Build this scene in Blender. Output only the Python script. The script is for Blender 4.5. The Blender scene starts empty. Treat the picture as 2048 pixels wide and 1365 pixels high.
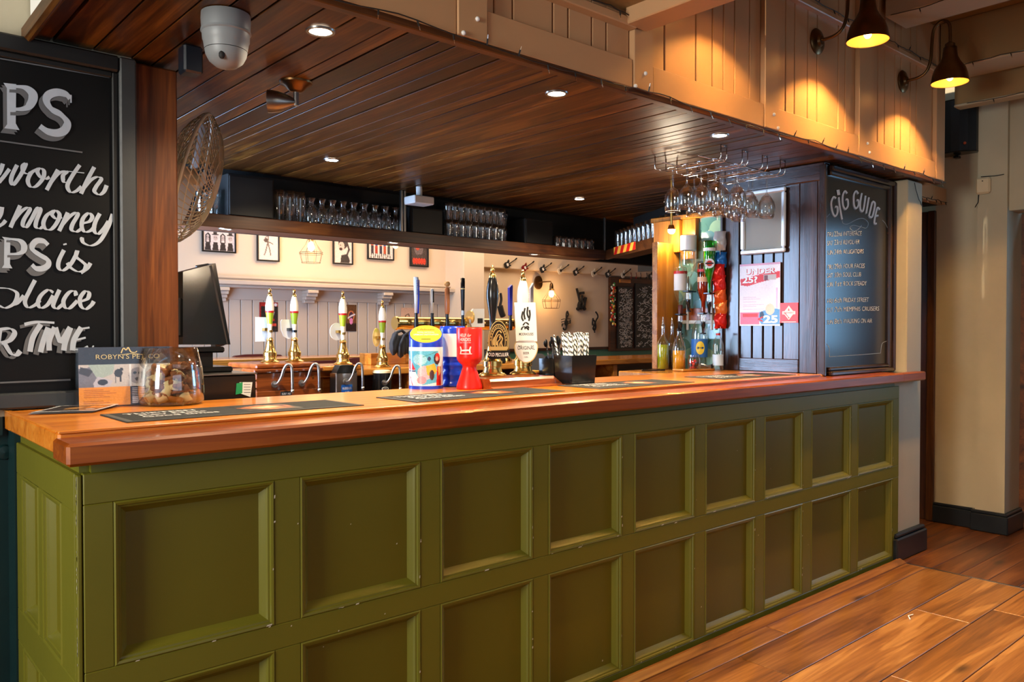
import bpy, math, random
import numpy as np
from mathutils import Vector, Matrix
random.seed(7)
SC = bpy.context.scene
COL = SC.collection
PI = math.pi
# ------------------------------------------------------------------ camera (pub floor z=0, camera stands at x=0,y=0)
HC = 1.37; FP = 1610.; AZ = math.radians(48.77); PITCH = math.atan((682.5-657.)/FP)
cam = bpy.data.cameras.new('camera'); cam.sensor_width = 36; cam.lens = 36*FP/2048; cam.clip_start = .05; cam.clip_end = 60
co = bpy.data.objects.new('camera', cam); COL.objects.link(co)
co.location = (0, 0, HC); co.rotation_euler = (PI/2-PITCH, 0, AZ-PI/2)
SC.camera = co
# ------------------------------------------------------------------ world, sun, daylight, exposure
def srgb(r, g, b):
    f = lambda c: ((c/255.+.055)/1.055)**2.4 if c > 10 else c/255./12.92
    return (f(r), f(g), f(b))
W = bpy.data.worlds.new('world'); SC.world = W; W.use_nodes = True
W.node_tree.nodes['Background'].inputs[0].default_value = (.55, .75, 1, 1)
W.node_tree.nodes['Background'].inputs[1].default_value = 1.0
SC.view_settings.view_transform = 'Standard'; SC.view_settings.look = 'None'
SC.view_settings.exposure = 0.0; SC.view_settings.gamma = 1; SC.view_settings.use_curve_mapping = False
SC.cycles.max_bounces = 7; SC.cycles.transparent_max_bounces = 24; SC.cycles.caustics_reflective = False; SC.cycles.caustics_refractive = False
SC.cycles.sample_clamp_indirect = 4; SC.cycles.use_denoising = True
def light(kind, name, loc, energy, col, rot=(0, 0, 0), size=.1, sy=None, spot=None, blend=.6, parent=None):
    l = bpy.data.lights.new(name, kind); l.energy = energy; l.color = col
    if kind == 'AREA':
        l.shape = 'RECTANGLE'; l.size = size; l.size_y = sy or size
    elif kind == 'SUN': l.angle = size
    else: l.shadow_soft_size = size
    if kind == 'SPOT': l.spot_size = spot; l.spot_blend = blend
    o = bpy.data.objects.new(name, l); COL.objects.link(o); o.location = loc; o.rotation_euler = rot
    if parent: o.parent = parent
    return o
def aim(o, d): o.rotation_euler = Vector(d).to_track_quat('-Z', 'Y').to_euler()
SUN = light('SUN', 'sun', (-6, 1, 4), 6.0, (1, .85, .64), size=math.radians(.7))
aim(SUN, (1, .0, -.30))
DAY = (.62, .80, 1.)
WARM = (1, .62, .28); WHITE = (1, .80, .55)
# daylight that enters by the real window openings of the walls behind and beside the camera
wl = light('AREA', 'daylight_left_window', (-2.48, 1.2, 1.85), 135, (1, .96, .86), size=.85, sy=1.4); aim(wl, (1, 0, 0))
wf = light('AREA', 'daylight_front_window', (1.2, -2.98, 1.6), 6, (.9, .95, 1), size=3.0, sy=1.5); aim(wf, (0, 1, 0))
wr = light('AREA', 'daylight_right_window', (6.56, .55, 1.95), 26, (.25, .60, 1.), size=.9, sy=1.5); aim(wr, (-1, 0, 0))
wb = light('AREA', 'daylight_far_window', (1.03, 4.6, 1.65), 110, (.45, .66, 1), size=1.1, sy=1.2); aim(wb, (1, 0, 0))

rl = light('AREA', 'room_warm_fill', (2.2, -.6, 2.52), 13, (1, .64, .34), size=2.4, sy=2.4)  # added warm fill below the unseen ceiling, stands for no actual fitting
# ------------------------------------------------------------------ helpers
_F = Vector((math.cos(AZ)*math.cos(PITCH), math.sin(AZ)*math.cos(PITCH), -math.sin(PITCH)))
_R = Vector((math.sin(AZ), -math.cos(AZ), 0)); _U = _R.cross(_F)
def P(px, py, X=None, Y=None, Z=None):
    """measured point of the photograph on a known real plane"""
    d = _F+_R*((px-1024)/FP)+_U*((682.5-py)/FP)
    t = X/d.x if X is not None else (Y/d.y if Y is not None else (Z-HC)/d.z)
    return Vector((d.x*t, d.y*t, HC+d.z*t))
class MB:
    def __init__(s): s.v = []; s.f = []; s.m = []
    def add(s, vs, fs, m=0):
        n = len(s.v); s.v += [tuple(v) for v in vs]
        s.f += [tuple(i+n for i in f) for f in fs]; s.m += [m]*len(fs); return s
    def box(s, x0, x1, y0, y1, z0, z1, m=0, M=None):
        vs = [Vector((x, y, z)) for x in (x0, x1) for y in (y0, y1) for z in (z0, z1)]
        if M: vs = [M@v for v in vs]
        return s.add(vs, [(0, 1, 3, 2), (4, 6, 7, 5), (0, 4, 5, 1), (2, 3, 7, 6), (0, 2, 6, 4), (1, 5, 7, 3)], m)
    def cbox(s, x0, x1, y0, y1, z0, z1, c=.004, m=0, M=None):
        """box with chamfered edges"""
        vs = []; 
        for (x, sx) in ((x0, 1), (x1, -1)):
            for (y, sy) in ((y0, 1), (y1, -1)):
                for (z, sz) in ((z0, 1), (z1, -1)):
                    vs += [(x, y+sy*c, z+sz*c), (x+sx*c, y, z+sz*c), (x+sx*c, y+sy*c, z)]
        if M: vs = [M@Vector(v) for v in vs]
        I = lambda i, j, k, a: ((i*2+j)*2+k)*3+a
        F = []
        for i in (0, 1):
            q = [I(i, 0, 0, 0), I(i, 1, 0, 0), I(i, 1, 1, 0), I(i, 0, 1, 0)]; F.append(q if i else q[::-1])
            q = [I(0, i, 0, 1), I(0, i, 1, 1), I(1, i, 1, 1), I(1, i, 0, 1)]; F.append(q if i else q[::-1])
            q = [I(0, 0, i, 2), I(1, 0, i, 2), I(1, 1, i, 2), I(0, 1, i, 2)]; F.append(q if i else q[::-1])
        for j in (0, 1):
            for k in (0, 1):
                F.append([I(0, j, k, 1), I(1, j, k, 1), I(1, j, k, 2), I(0, j, k, 2)])
                F.append([I(j, 0, k, 0), I(j, 1, k, 0), I(j, 1, k, 2), I(j, 0, k, 2)])
                F.append([I(j, k, 0, 0), I(j, k, 1, 0), I(j, k, 1, 1), I(j, k, 0, 1)])
        for i in (0, 1):
            for j in (0, 1):
                for k in (0, 1): F.append([I(i, j, k, 0), I(i, j, k, 1), I(i, j, k, 2)])
        return s.add(vs, F, m)
    def lathe(s, prof, c=(0, 0, 0), n=24, m=0, M=None, cap=True):
        """prof: (radius, height) list, turned about z"""
        vs = []; fs = []; k = len(prof)
        for i in range(n):
            a = 2*PI*i/n
            for r, z in prof: vs.append(Vector((r*math.cos(a), r*math.sin(a), z)))
        if M: vs = [M@v for v in vs]
        vs = [v+Vector(c) for v in vs]
        for i in range(n):
            j = (i+1) % n
            for q in range(k-1): fs.append((i*k+q, j*k+q, j*k+q+1, i*k+q+1))
        if cap:
            if prof[0][0] > 1e-5: fs.append(tuple(i*k for i in range(n))[::-1])
            if prof[-1][0] > 1e-5: fs.append(tuple(i*k+k-1 for i in range(n)))
        return s.add(vs, fs, m)
    def cyl(s, p0, p1, r0, r1=None, n=12, m=0):
        p0 = Vector(p0); p1 = Vector(p1); r1 = r0 if r1 is None else r1
        M = (p1-p0).to_track_quat('Z', 'Y').to_matrix().to_4x4()
        return s.lathe([(r0, 0), (r1, (p1-p0).length)], p0, n, m, M)
    def ball(s, c, r, n=12, m=0, sz=1., M=None):
        k = max(4, n//2); return s.lathe([(r*math.sin(PI*i/k), -r*sz*math.cos(PI*i/k)) for i in range(k+1)], c, n, m, M, cap=False)
    def tube(s, pts, r, n=6, m=0, closed=False):
        pts = [Vector(p) for p in pts]; N = len(pts); vs = []; fs = []
        ref = Vector((0, 0, 1))
        t0 = (pts[1]-pts[0]).normalized()
        if abs(t0.dot(ref)) > .9: ref = Vector((1, 0, 0))
        side = t0.cross(ref).normalized()
        for i, p in enumerate(pts):
            a = pts[i-1] if (i > 0 or closed) else p; b = pts[(i+1) % N] if (i < N-1 or closed) else p
            t = (b-a).normalized(); side = (side-t*side.dot(t)).normalized(); up = t.cross(side)
            rr = r[i] if isinstance(r, (list, tuple)) else r
            for q in range(n):
                an = 2*PI*q/n; vs.append(p+side*math.cos(an)*rr+up*math.sin(an)*rr)
        for i in range(N if closed else N-1):
            j = (i+1) % N
            for q in range(n): fs.append((i*n+q, i*n+(q+1) % n, j*n+(q+1) % n, j*n+q))
        if not closed: fs += [tuple(range(n))[::-1], tuple((N-1)*n+q for q in range(n))]
        return s.add(vs, fs, m)
    def prism(s, poly, fn, d0, d1, m=0):
        """poly: 2d outline; fn(u, v, w) -> point"""
        n = len(poly)
        vs = [fn(u, v, d0) for u, v in poly]+[fn(u, v, d1) for u, v in poly]
        fs = [tuple(range(n))[::-1], tuple(range(n, 2*n))]+[(i, (i+1) % n, (i+1) % n+n, i+n) for i in range(n)]
        return s.add(vs, fs, m)
    def build(s, name, mats, parent=None, smooth=False, **kw):
        me = bpy.data.meshes.new(name); me.from_pydata(s.v, [], s.f); me.update()
        if not isinstance(mats, (list, tuple)): mats = [mats]
        for m in mats: me.materials.append(m)
        me.polygons.foreach_set('material_index', s.m)
        o = bpy.data.objects.new(name, me); COL.objects.link(o)
        import bmesh
        if len(s.f) < 6000:
            b = bmesh.new(); b.from_mesh(me); bmesh.ops.recalc_face_normals(b, faces=b.faces); b.to_mesh(me); b.free()
        if smooth:
            me.polygons.foreach_set('use_smooth', [True]*len(s.f))
            if smooth != 'all':
                try: me.set_sharp_from_angle(angle=math.radians(38))
                except Exception: pass
        if parent is not None: o.parent = parent
        for k, v in kw.items(): o[k] = v
        return o
def thing(name, label, cat, loc=(0, 0, 0), rz=0, group=None):
    o = bpy.data.objects.new(name, None); COL.objects.link(o); o.empty_display_size = .05
    o.location = loc; o.rotation_euler = (0, 0, rz); o['label'] = label; o['category'] = cat
    if group: o['group'] = group
    return o
def struct(name, label=None):
    o = bpy.data.objects.new(name, None); COL.objects.link(o); o['kind'] = 'structure'
    if label: o['label'] = label
    return o
def tag(o, label, cat, group=None):
    o['label'] = label; o['category'] = cat
    if group: o['group'] = group
    return o
def dup(root, loc, rz=None, label=None, group=None, scale=None):
    r = root.copy(); COL.objects.link(r); r.location = loc
    if rz is not None: r.rotation_euler = (0, 0, rz)
    if scale: r.scale = scale
    if label: r['label'] = label
    if group: r['group'] = group
    for ch in list(root.children):
        c = ch.copy(); COL.objects.link(c); c.parent = r
        for g in list(ch.children):
            d = g.copy(); COL.objects.link(d); d.parent = c
    return r
# ------------------------------------------------------------------ materials
def nm(name):
    m = bpy.data.materials.new(name); m.use_nodes = True; nt = m.node_tree
    return m, nt, nt.nodes['Principled BSDF']
def mat(name, col, rough=.5, metal=0., var=.0, vs=8., bump=0., bs=60., emit=None, es=0., spec=.5, coat=0., coatr=.1, ior=None, sub=None):
    m, nt, b = nm(name); b.inputs['Roughness'].default_value = rough; b.inputs['Metallic'].default_value = metal
    b.inputs['Specular IOR Level'].default_value = spec; b.inputs['Coat Weight'].default_value = coat; b.inputs['Coat Roughness'].default_value = coatr
    b.inputs['Base Color'].default_value = (*col, 1)
    if emit: b.inputs['Emission Color'].default_value = (*emit, 1); b.inputs['Emission Strength'].default_value = es
    g = None
    if var or bump: g = nt.nodes.new('ShaderNodeNewGeometry')
    if var:
        n = nt.nodes.new('ShaderNodeTexNoise'); n.inputs['Scale'].default_value = vs; n.inputs['Detail'].default_value = 6; n.inputs['Roughness'].default_value = .6
        nt.links.new(g.outputs['Position'], n.inputs['Vector'])
        mx = nt.nodes.new('ShaderNodeMix'); mx.data_type = 'RGBA'
        mx.inputs[6].default_value = (*[c*(1-var) for c in col], 1); mx.inputs[7].default_value = (*[min(1, c*(1+var)) for c in col], 1)
        nt.links.new(n.outputs[0], mx.inputs[0]); nt.links.new(mx.outputs[2], b.inputs['Base Color'])
    if bump:
        n = nt.nodes.new('ShaderNodeTexNoise'); n.inputs['Scale'].default_value = bs; n.inputs['Detail'].default_value = 4
        nt.links.new(g.outputs['Position'], n.inputs['Vector'])
        bp = nt.nodes.new('ShaderNodeBump'); bp.inputs['Strength'].default_value = bump; bp.inputs['Distance'].default_value = .004
        nt.links.new(n.outputs[0], bp.inputs['Height']); nt.links.new(bp.outputs[0], b.inputs['Normal'])
    return m
def wood(name, dark, mid, light_, axis='X', scale=1., rough=.35, knots=.5, rnd=.35, coat=0., bump=.15, spec=.5, fine=1., swirl=.045):
    """grain runs along axis; every object gets its own shift of grain and tone"""
    m, nt, b = nm(name); L = nt.links.new; N = nt.nodes.new
    g = N('ShaderNodeNewGeometry'); oi = N('ShaderNodeObjectInfo')
    sc = N('ShaderNodeVectorMath'); sc.operation = 'SCALE'; sc.inputs[3].default_value = 37.
    cb = N('ShaderNodeCombineXYZ')
    for i in range(3): L(oi.outputs['Random'], cb.inputs[i])
    L(cb.outputs[0], sc.inputs[0])
    ad = N('ShaderNodeVectorMath'); ad.operation = 'ADD'; L(g.outputs['Position'], ad.inputs[0]); L(sc.outputs[0], ad.inputs[1])
    mp = N('ShaderNodeMapping'); L(ad.outputs[0], mp.inputs[0])
    s = [11*scale]*3; s['XYZ'.index(axis)] = 1.1*scale; mp.inputs['Scale'].default_value = s
    nb = N('ShaderNodeTexNoise'); nb.inputs['Scale'].default_value = 1.; nb.inputs['Detail'].default_value = 5; nb.inputs['Distortion'].default_value = 1.2
    L(mp.outputs[0], nb.inputs['Vector'])
    mf = N('ShaderNodeMapping'); L(ad.outputs[0], mf.inputs[0]); s2 = [110*scale*fine]*3; s2['XYZ'.index(axis)] = 3.5*scale; mf.inputs['Scale'].default_value = s2
    nf = N('ShaderNodeTexNoise'); nf.inputs['Scale'].default_value = 1.; nf.inputs['Detail'].default_value = 3; L(mf.outputs[0], nf.inputs['Vector'])
    wv = N('ShaderNodeMath'); wv.operation = 'MULTIPLY'; wv.inputs[1].default_value = 42.; L(nb.outputs[0], wv.inputs[0])
    sn = N('ShaderNodeMath'); sn.operation = 'SINE'; L(wv.outputs[0], sn.inputs[0])
    h = N('ShaderNodeMath'); h.operation = 'MULTIPLY_ADD'; h.inputs[1].default_value = swirl; h.inputs[2].default_value = 0.; L(sn.outputs[0], h.inputs[0])
    a1 = N('ShaderNodeMath'); a1.operation = 'ADD'; L(nb.outputs[0], a1.inputs[0]); L(h.outputs[0], a1.inputs[1])
    f2 = N('ShaderNodeMath'); f2.operation = 'MULTIPLY_ADD'; f2.inputs[1].default_value = .5; f2.inputs[2].default_value = -.25; L(nf.outputs[0], f2.inputs[0])
    a2 = N('ShaderNodeMath'); a2.operation = 'ADD'; L(a1.outputs[0], a2.inputs[0]); L(f2.outputs[0], a2.inputs[1])
    cr = N('ShaderNodeValToRGB'); L(a2.outputs[0], cr.inputs[0])
    e = cr.color_ramp.elements; e[0].position = .18; e[0].color = (*dark, 1); e[1].position = .82; e[1].color = (*light_, 1)
    k = cr.color_ramp.elements.new(.5); k.color = (*mid, 1)
    # per object tone
    tm = N('ShaderNodeMath'); tm.operation = 'MULTIPLY_ADD'; tm.inputs[1].default_value = rnd*2; tm.inputs[2].default_value = 1-rnd; L(oi.outputs['Random'], tm.inputs[0])
    vm = N('ShaderNodeVectorMath'); vm.operation = 'SCALE'; L(cr.outputs[0], vm.inputs[0]); L(tm.outputs[0], vm.inputs[3])
    out = vm.outputs[0]
    if knots:
        mk = N('ShaderNodeMapping'); L(ad.outputs[0], mk.inputs[0]); s3 = [9*scale]*3; s3['XYZ'.index(axis)] = 3.2*scale; mk.inputs['Scale'].default_value = s3
        vo = N('ShaderNodeTexVoronoi'); vo.inputs['Scale'].default_value = .8; L(mk.outputs[0], vo.inputs['Vector'])
        kr = N('ShaderNodeValToRGB'); L(vo.outputs['Distance'], kr.inputs[0]); kr.color_ramp.elements[0].position = .05; kr.color_ramp.elements[0].color = (1-knots, 1-knots, 1-knots, 1)
        kr.color_ramp.elements[1].position = .17; kr.color_ramp.elements[1].color = (1, 1, 1, 1)
        v2 = N('ShaderNodeVectorMath'); v2.operation = 'MULTIPLY'; L(out, v2.inputs[0]); L(kr.outputs[0], v2.inputs[1]); out = v2.outputs[0]
    L(out, b.inputs['Base Color'])
    b.inputs['Roughness'].default_value = rough; b.inputs['Coat Weight'].default_value = coat; b.inputs['Coat Roughness'].default_value = .12
    b.inputs['Specular IOR Level'].default_value = spec
    if bump:
        bp = N('ShaderNodeBump'); bp.inputs['Strength'].default_value = bump; bp.inputs['Distance'].default_value = .002
        L(a2.outputs[0], bp.inputs['Height']); L(bp.outputs[0], b.inputs['Normal'])
    return m
def glassmat(name, tint=(1, 1, 1), refl=.16, rough=.02, dens=1.):
    """thin glass: clear body with mirror-like edge reflections"""
    m = bpy.data.materials.new(name); m.use_nodes = True; nt = m.node_tree; nt.nodes.clear(); N = nt.nodes.new; L = nt.links.new
    o = N('ShaderNodeOutputMaterial'); mx = N('ShaderNodeMixShader'); t = N('ShaderNodeBsdfTransparent'); g = N('ShaderNodeBsdfGlossy')
    t.inputs[0].default_value = (*tint, 1); g.inputs[0].default_value = (1, 1, 1, 1); g.inputs['Roughness'].default_value = rough
    lw = N('ShaderNodeLayerWeight'); lw.inputs[0].default_value = refl
    cl = N('ShaderNodeMath'); cl.operation = 'MULTIPLY_ADD'; cl.inputs[1].default_value = .75*dens; cl.inputs[2].default_value = .065*dens; cl.use_clamp = True
    L(lw.outputs['Facing'], cl.inputs[0]); L(cl.outputs[0], mx.inputs[0]); L(t.outputs[0], mx.inputs[1]); L(g.outputs[0], mx.inputs[2]); L(mx.outputs[0], o.inputs[0])
    return m
def emis(name, col, s):
    m, nt, b = nm(name); b.inputs['Base Color'].default_value = (0, 0, 0, 1); b.inputs['Emission Color'].default_value = (*col, 1); b.inputs['Emission Strength'].default_value = s
    return m
def printmat(name, rough=.5, coat=0.):
    m, nt, b = nm(name); a = nt.nodes.new('ShaderNodeVertexColor'); a.layer_name = 'Col'
    nt.links.new(a.outputs[0], b.inputs['Base Color']); b.inputs['Roughness'].default_value = rough; b.inputs['Coat Weight'].default_value = coat
    return m
M = {}
M['green'] = mat('olive_gloss_paint', srgb(104, 102, 26), .38, var=.10, vs=3, bump=.10, bs=25, spec=.45)
M['greenpanel'] = mat('olive_panel_paint', srgb(98, 92, 18), .40, var=.10, vs=3, bump=.10, bs=18, spec=.4)
M['teal'] = mat('dark_teal_gloss_paint', srgb(14, 42, 44), .35, var=.2, bump=.1)
M['cream'] = mat('cream_gloss_paint', srgb(196, 154, 112), .36, var=.06, vs=4, bump=.12, bs=22, spec=.5)
M['plaster'] = mat('aged_white_plaster', srgb(184, 174, 148), .8, var=.10, vs=5, bump=.5, bs=14)
M['plaster2'] = mat('cream_rear_wall_paint', srgb(222, 204, 180), .75, var=.04, vs=3, bump=.2, bs=20)
M['dado'] = mat('beige_dado_paint', srgb(196, 182, 166), .5, var=.03)
M['offwhite'] = mat('off_white_ceiling_paint', srgb(190, 176, 148), .6, var=.08, vs=3, bump=.2, bs=12)
M['tanbeam'] = mat('tan_ceiling_paint', srgb(150, 120, 76), .6, var=.08, vs=3, bump=.2)
M['black'] = mat('black_satin_paint', (.010, .010, .010), .4, var=.2, spec=.3)
M['matt_black'] = mat('matt_black', (.006, .006, .006), .75)
M['slate'] = mat('dark_grey_frame_paint', (.03, .033, .035), .4, var=.25, vs=6, bump=.1)
M['board'] = mat('chalkboard', (.010, .010, .010), .20, var=.3, vs=5, spec=.5)
M['signboard'] = mat('signwriter_board', (.004, .004, .004), .4, var=.4, vs=3, spec=.2)
M['chalk'] = mat('chalk', (.78, .76, .72), .9)
M['paintwhite'] = mat('sign_paint_white', (.40, .45, .52), .5, var=.12, vs=30)
M['paintgrey'] = mat('sign_paint_grey', (.10, .105, .115), .5, var=.1, vs=30)
M['skirt'] = mat('black_skirting_paint', (.010, .014, .018), .3, var=.3)
M['brass'] = mat('polished_brass', (.86, .60, .20), .2, 1., bump=.03)
M['gold'] = mat('gilt', (.95, .68, .25), .32, .6)
M['bronze'] = mat('antique_bronze', (.16, .085, .035), .32, 1., var=.2, vs=20)
M['chrome'] = mat('chrome', (.72, .72, .74), .10, 1.)
M['steel'] = mat('brushed_steel', (.55, .54, .52), .28, 1., bump=.05, bs=200)
M['nickel'] = mat('satin_nickel', (.30, .29, .28), .30, 1.)
M['wire'] = mat('black_cable', (.012, .012, .012), .5)
M['white_plastic'] = mat('white_plastic', (.72, .72, .70), .35, var=.03)
M['cream_plastic'] = mat('cream_enamel', srgb(214, 194, 158), .4, var=.06)
M['detector'] = mat('grey_white_plastic', (.22, .235, .245), .45, var=.05)
M['black_plastic'] = mat('black_plastic', (.009, .009, .010), .16, var=.1)
M['grey_plastic'] = mat('charcoal_plastic', (.05, .055, .06), .35)
M['blue'] = mat('royal_blue_plastic', srgb(28, 66, 200), .25, spec=.5)
M['red'] = mat('red_plastic', srgb(226, 34, 26), .28)
M['white'] = mat('white_gloss', (.80, .80, .78), .3)
M['paper'] = mat('white_paper', (.80, .79, .76), .7)
M['ink'] = mat('black_ink', (.01, .01, .01), .7)
M['porcelain'] = mat('ivory_porcelain', (.82, .77, .66), .15, coat=.4)
M['lime'] = mat('lime_hop_print', srgb(150, 170, 40), .3)
M['redprint'] = mat('red_print', srgb(190, 30, 30), .4)
M['maroon'] = mat('maroon_leather', srgb(92, 36, 34), .4, var=.1, bump=.15)
M['darkblue'] = mat('navy_fabric', (.018, .024, .04), .8, bump=.6, bs=90)
M['glass'] = glassmat('clear_glass', (.97, .98, .98), .30)
M['glassd'] = glassmat('barware_glass', (.93, .95, .95), .42, dens=1.0)
M['bottleglass'] = glassmat('bottle_glass', (.93, .97, .95), .3)
M['worktop'] = wood('varnished_orange_hardwood', srgb(176, 92, 14), srgb(222, 130, 34), srgb(242, 162, 60), 'X', .9, .3, 0, .04, coat=.25, bump=.04)
M['nosing'] = wood('mahogany_nosing', srgb(100, 42, 4), srgb(140, 66, 8), srgb(172, 92, 16), 'X', .8, .32, 0, .05, coat=.22, bump=.03)
M['plankY'] = wood('dark_stained_pine_Y', srgb(28, 13, 3), srgb(78, 44, 13), srgb(136, 90, 34), 'Y', .9, .38, .75, .42, bump=.3, spec=.32)
M['plankX'] = wood('dark_stained_pine_X', srgb(28, 11, 3), srgb(66, 34, 12), srgb(98, 58, 24), 'X', .9, .36, .5, .3)
M['shelfunder'] = mat('reddish_shelf_underside', srgb(96, 56, 34), .65, var=.15, vs=6)
M['post'] = wood('redwood_post', srgb(50, 22, 6), srgb(92, 47, 15), srgb(126, 72, 28), 'Z', 1.2, .5, .8, .1, bump=.35, spec=.3)
M['floorwood'] = wood('oak_floorboards', srgb(66, 36, 12), srgb(136, 86, 36), srgb(184, 132, 70), 'X', .75, .34, .8, .16, bump=.3, coat=.12)
M['floordark'] = wood('dark_floorboards', srgb(50, 24, 8), srgb(104, 58, 24), srgb(140, 86, 40), 'X', .8, .36, .8, .2, bump=.3, coat=.1)
M['partition'] = wood('stained_partition_timber', srgb(22, 10, 8), srgb(52, 30, 24), srgb(84, 56, 46), 'Z', 1.4, .3, .3, .2, bump=.6, coat=.5)
M['partitionH'] = wood('stained_partition_rail', srgb(22, 10, 8), srgb(52, 30, 24), srgb(84, 56, 46), 'Y', 1.4, .27, .3, .2, bump=.6, coat=.5)
M['oakpanel'] = wood('golden_oak_panel', srgb(120, 66, 14), srgb(168, 104, 28), srgb(196, 132, 44), 'Z', 1., .3, 0, .05)
M['farwood'] = wood('honey_counter_wood', srgb(128, 72, 22), srgb(190, 120, 44), srgb(214, 150, 70), 'X', 1., .22, 0, .05, coat=.4)
M['boxwood'] = wood('red_brown_pump_box', srgb(74, 30, 10), srgb(128, 62, 22), srgb(160, 84, 34), 'X', 1.4, .28, 0, .05, coat=.4)
M['print'] = printmat('printed_colour', .45)
M['printgloss'] = printmat('printed_gloss', .25, .3)
# ------------------------------------------------------------------ drawing aids: flat prints, strokes and letters
class Cv:
    def __init__(s, w, h, bg=(255, 255, 255)):
        s.w = w; s.h = h; s.a = np.zeros((h, w, 3)); s.a[:] = bg
        s.Y, s.X = np.mgrid[0:h, 0:w]; s.X = s.X/(w-1.); s.Y = s.Y/(h-1.)   # y down
    def put(s, mk, c, k=1.): s.a[mk] = s.a[mk]*(1-k)+np.array(c)*k; return s
    def rect(s, x0, y0, x1, y1, c, k=1.): return s.put((s.X >= x0) & (s.X <= x1) & (s.Y >= y0) & (s.Y <= y1), c, k)
    def ell(s, x, y, rx, ry, c, k=1.): return s.put(((s.X-x)/rx)**2+((s.Y-y)/ry)**2 <= 1, c, k)
    def line(s, pts, r, c):
        asp = s.h/s.w
        for (x0, y0), (x1, y1) in zip(pts, pts[1:]):
            dx, dy = x1-x0, (y1-y0)*asp; L2 = dx*dx+dy*dy+1e-9
            t = np.clip(((s.X-x0)*dx+(s.Y-y0)*asp*dy)/L2, 0, 1)
            s.put((s.X-x0-t*dx)**2+((s.Y-y0)*asp-t*dy)**2 <= r*r, c)
        return s
    def poly(s, pts, c, k=1.):
        ins = np.zeros(s.X.shape, bool); n = len(pts)
        for i in range(n):
            x0, y0 = pts[i]; x1, y1 = pts[(i+1) % n]
            if y0 == y1: continue
            cr = ((s.Y < y0) != (s.Y < y1)) & (s.X < (x1-x0)*(s.Y-y0)/(y1-y0)+x0); ins ^= cr
        return s.put(ins, c, k)
    def noise(s, amt, seed=0, x0=0, y0=0, x1=1, y1=1):
        r = np.random.RandomState(seed).randn(s.h, s.w, 1)*amt; mk = (s.X >= x0) & (s.X <= x1) & (s.Y >= y0) & (s.Y <= y1); s.a[mk] += r[mk]; return s
def decal(name, cv, fn, parent=None, material=None, **kw):
    """cv drawn on a real surface; fn(u, v) with v from the bottom"""
    h, w = cv.h, cv.w; vs = [fn(i/(w-1.), 1-j/(h-1.)) for j in range(h) for i in range(w)]
    fs = [(j*w+i, (j+1)*w+i, (j+1)*w+i+1, j*w+i+1) for j in range(h-1) for i in range(w-1)]
    me = bpy.data.meshes.new(name); me.from_pydata([tuple(v) for v in vs], [], fs)
    a = np.clip(cv.a, 0, 255)/255.; a = np.where(a > .04045, ((a+.055)/1.055)**2.4, a/12.92)
    c = np.ones((h*w, 4)); c[:, :3] = a.reshape(-1, 3)
    ca = me.color_attributes.new('Col', 'FLOAT_COLOR', 'POINT'); ca.data.foreach_set('color', c.ravel())
    me.materials.append(material or M['print'])
    o = bpy.data.objects.new(name, me); COL.objects.link(o)
    if parent is not None: o.parent = parent
    for k, v in kw.items(): o[k] = v
    return o
def catmull(pts, k=7):
    if len(pts) < 3:
        (a, b) = pts; return [(a[0]+(b[0]-a[0])*i/k, a[1]+(b[1]-a[1])*i/k) for i in range(k+1)]
    q = [pts[0]]+list(pts)+[pts[-1]]; out = []
    for i in range(1, len(q)-2):
        p0, p1, p2, p3 = q[i-1], q[i], q[i+1], q[i+2]
        for s in range(k):
            t = s/k; out.append(tuple(.5*((2*p1[d])+(-p0[d]+p2[d])*t+(2*p0[d]-5*p1[d]+4*p2[d]-p3[d])*t*t+(-p0[d]+3*p1[d]-3*p2[d]+p3[d])*t**3) for d in (0, 1)))
    out.append(tuple(pts[-1])); return out
def stroke(mb, pts, fn, W=1., w0=.3, nib=(1, .25), k=7, m=0):
    """broad-nib brush stroke; W full width across the nib, w0 hairline"""
    c = catmull(pts, k); n = len(c); nl = math.hypot(*nib); nx, ny = nib[0]/nl, nib[1]/nl; vs = []
    for i in range(n):
        a = c[max(0, i-1)]; b = c[min(n-1, i+1)]; dx, dy = b[0]-a[0], b[1]-a[1]; l = math.hypot(dx, dy) or 1; dx /= l; dy /= l
        w = (w0+abs(dx*ny-dy*nx)*W)/2
        vs += [fn(c[i][0]-dy*w, c[i][1]+dx*w), fn(c[i][0]+dy*w, c[i][1]-dx*w)]
    mb.add(vs, [(2*i, 2*i+1, 2*i+3, 2*i+2) for i in range(n-1)], m)
_tc = {}
def textgeo(s, bold=0.):
    key = (s, bold)
    if key in _tc: return _tc[key]
    cu = bpy.data.curves.new('t', 'FONT'); cu.body = s; cu.size = 1.; cu.offset = bold; cu.resolution_u = 3
    o = bpy.data.objects.new('t', cu); me = o.to_mesh()
    r = ([(v.co.x, v.co.y) for v in me.vertices], [tuple(p.vertices) for p in me.polygons]); o.to_mesh_clear(); bpy.data.objects.remove(o); bpy.data.curves.remove(cu)
    _tc[key] = r; return r
def text(mb, s, h, fn, x=0, y=0, align='L', bold=0., shear=0., wscale=1., width=None, m=0, rot=0.):
    """letters of cap height h; fn(u, v) -> point"""
    vs, fs = textgeo(s, bold)
    if not vs: return
    k = h/.69; w = max(v[0] for v in vs)
    if width: wscale = width/(w*k)
    off = {'L': 0, 'C': -w*k*wscale/2, 'R': -w*k*wscale}[align]; c, si = math.cos(rot), math.sin(rot); pts = []
    for a, b in vs:
        u = a*k*wscale+off+b*k*shear; v = b*k; pts.append(fn(x+u*c-v*si, y+u*si+v*c))
    mb.add(pts, fs, m)
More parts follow.
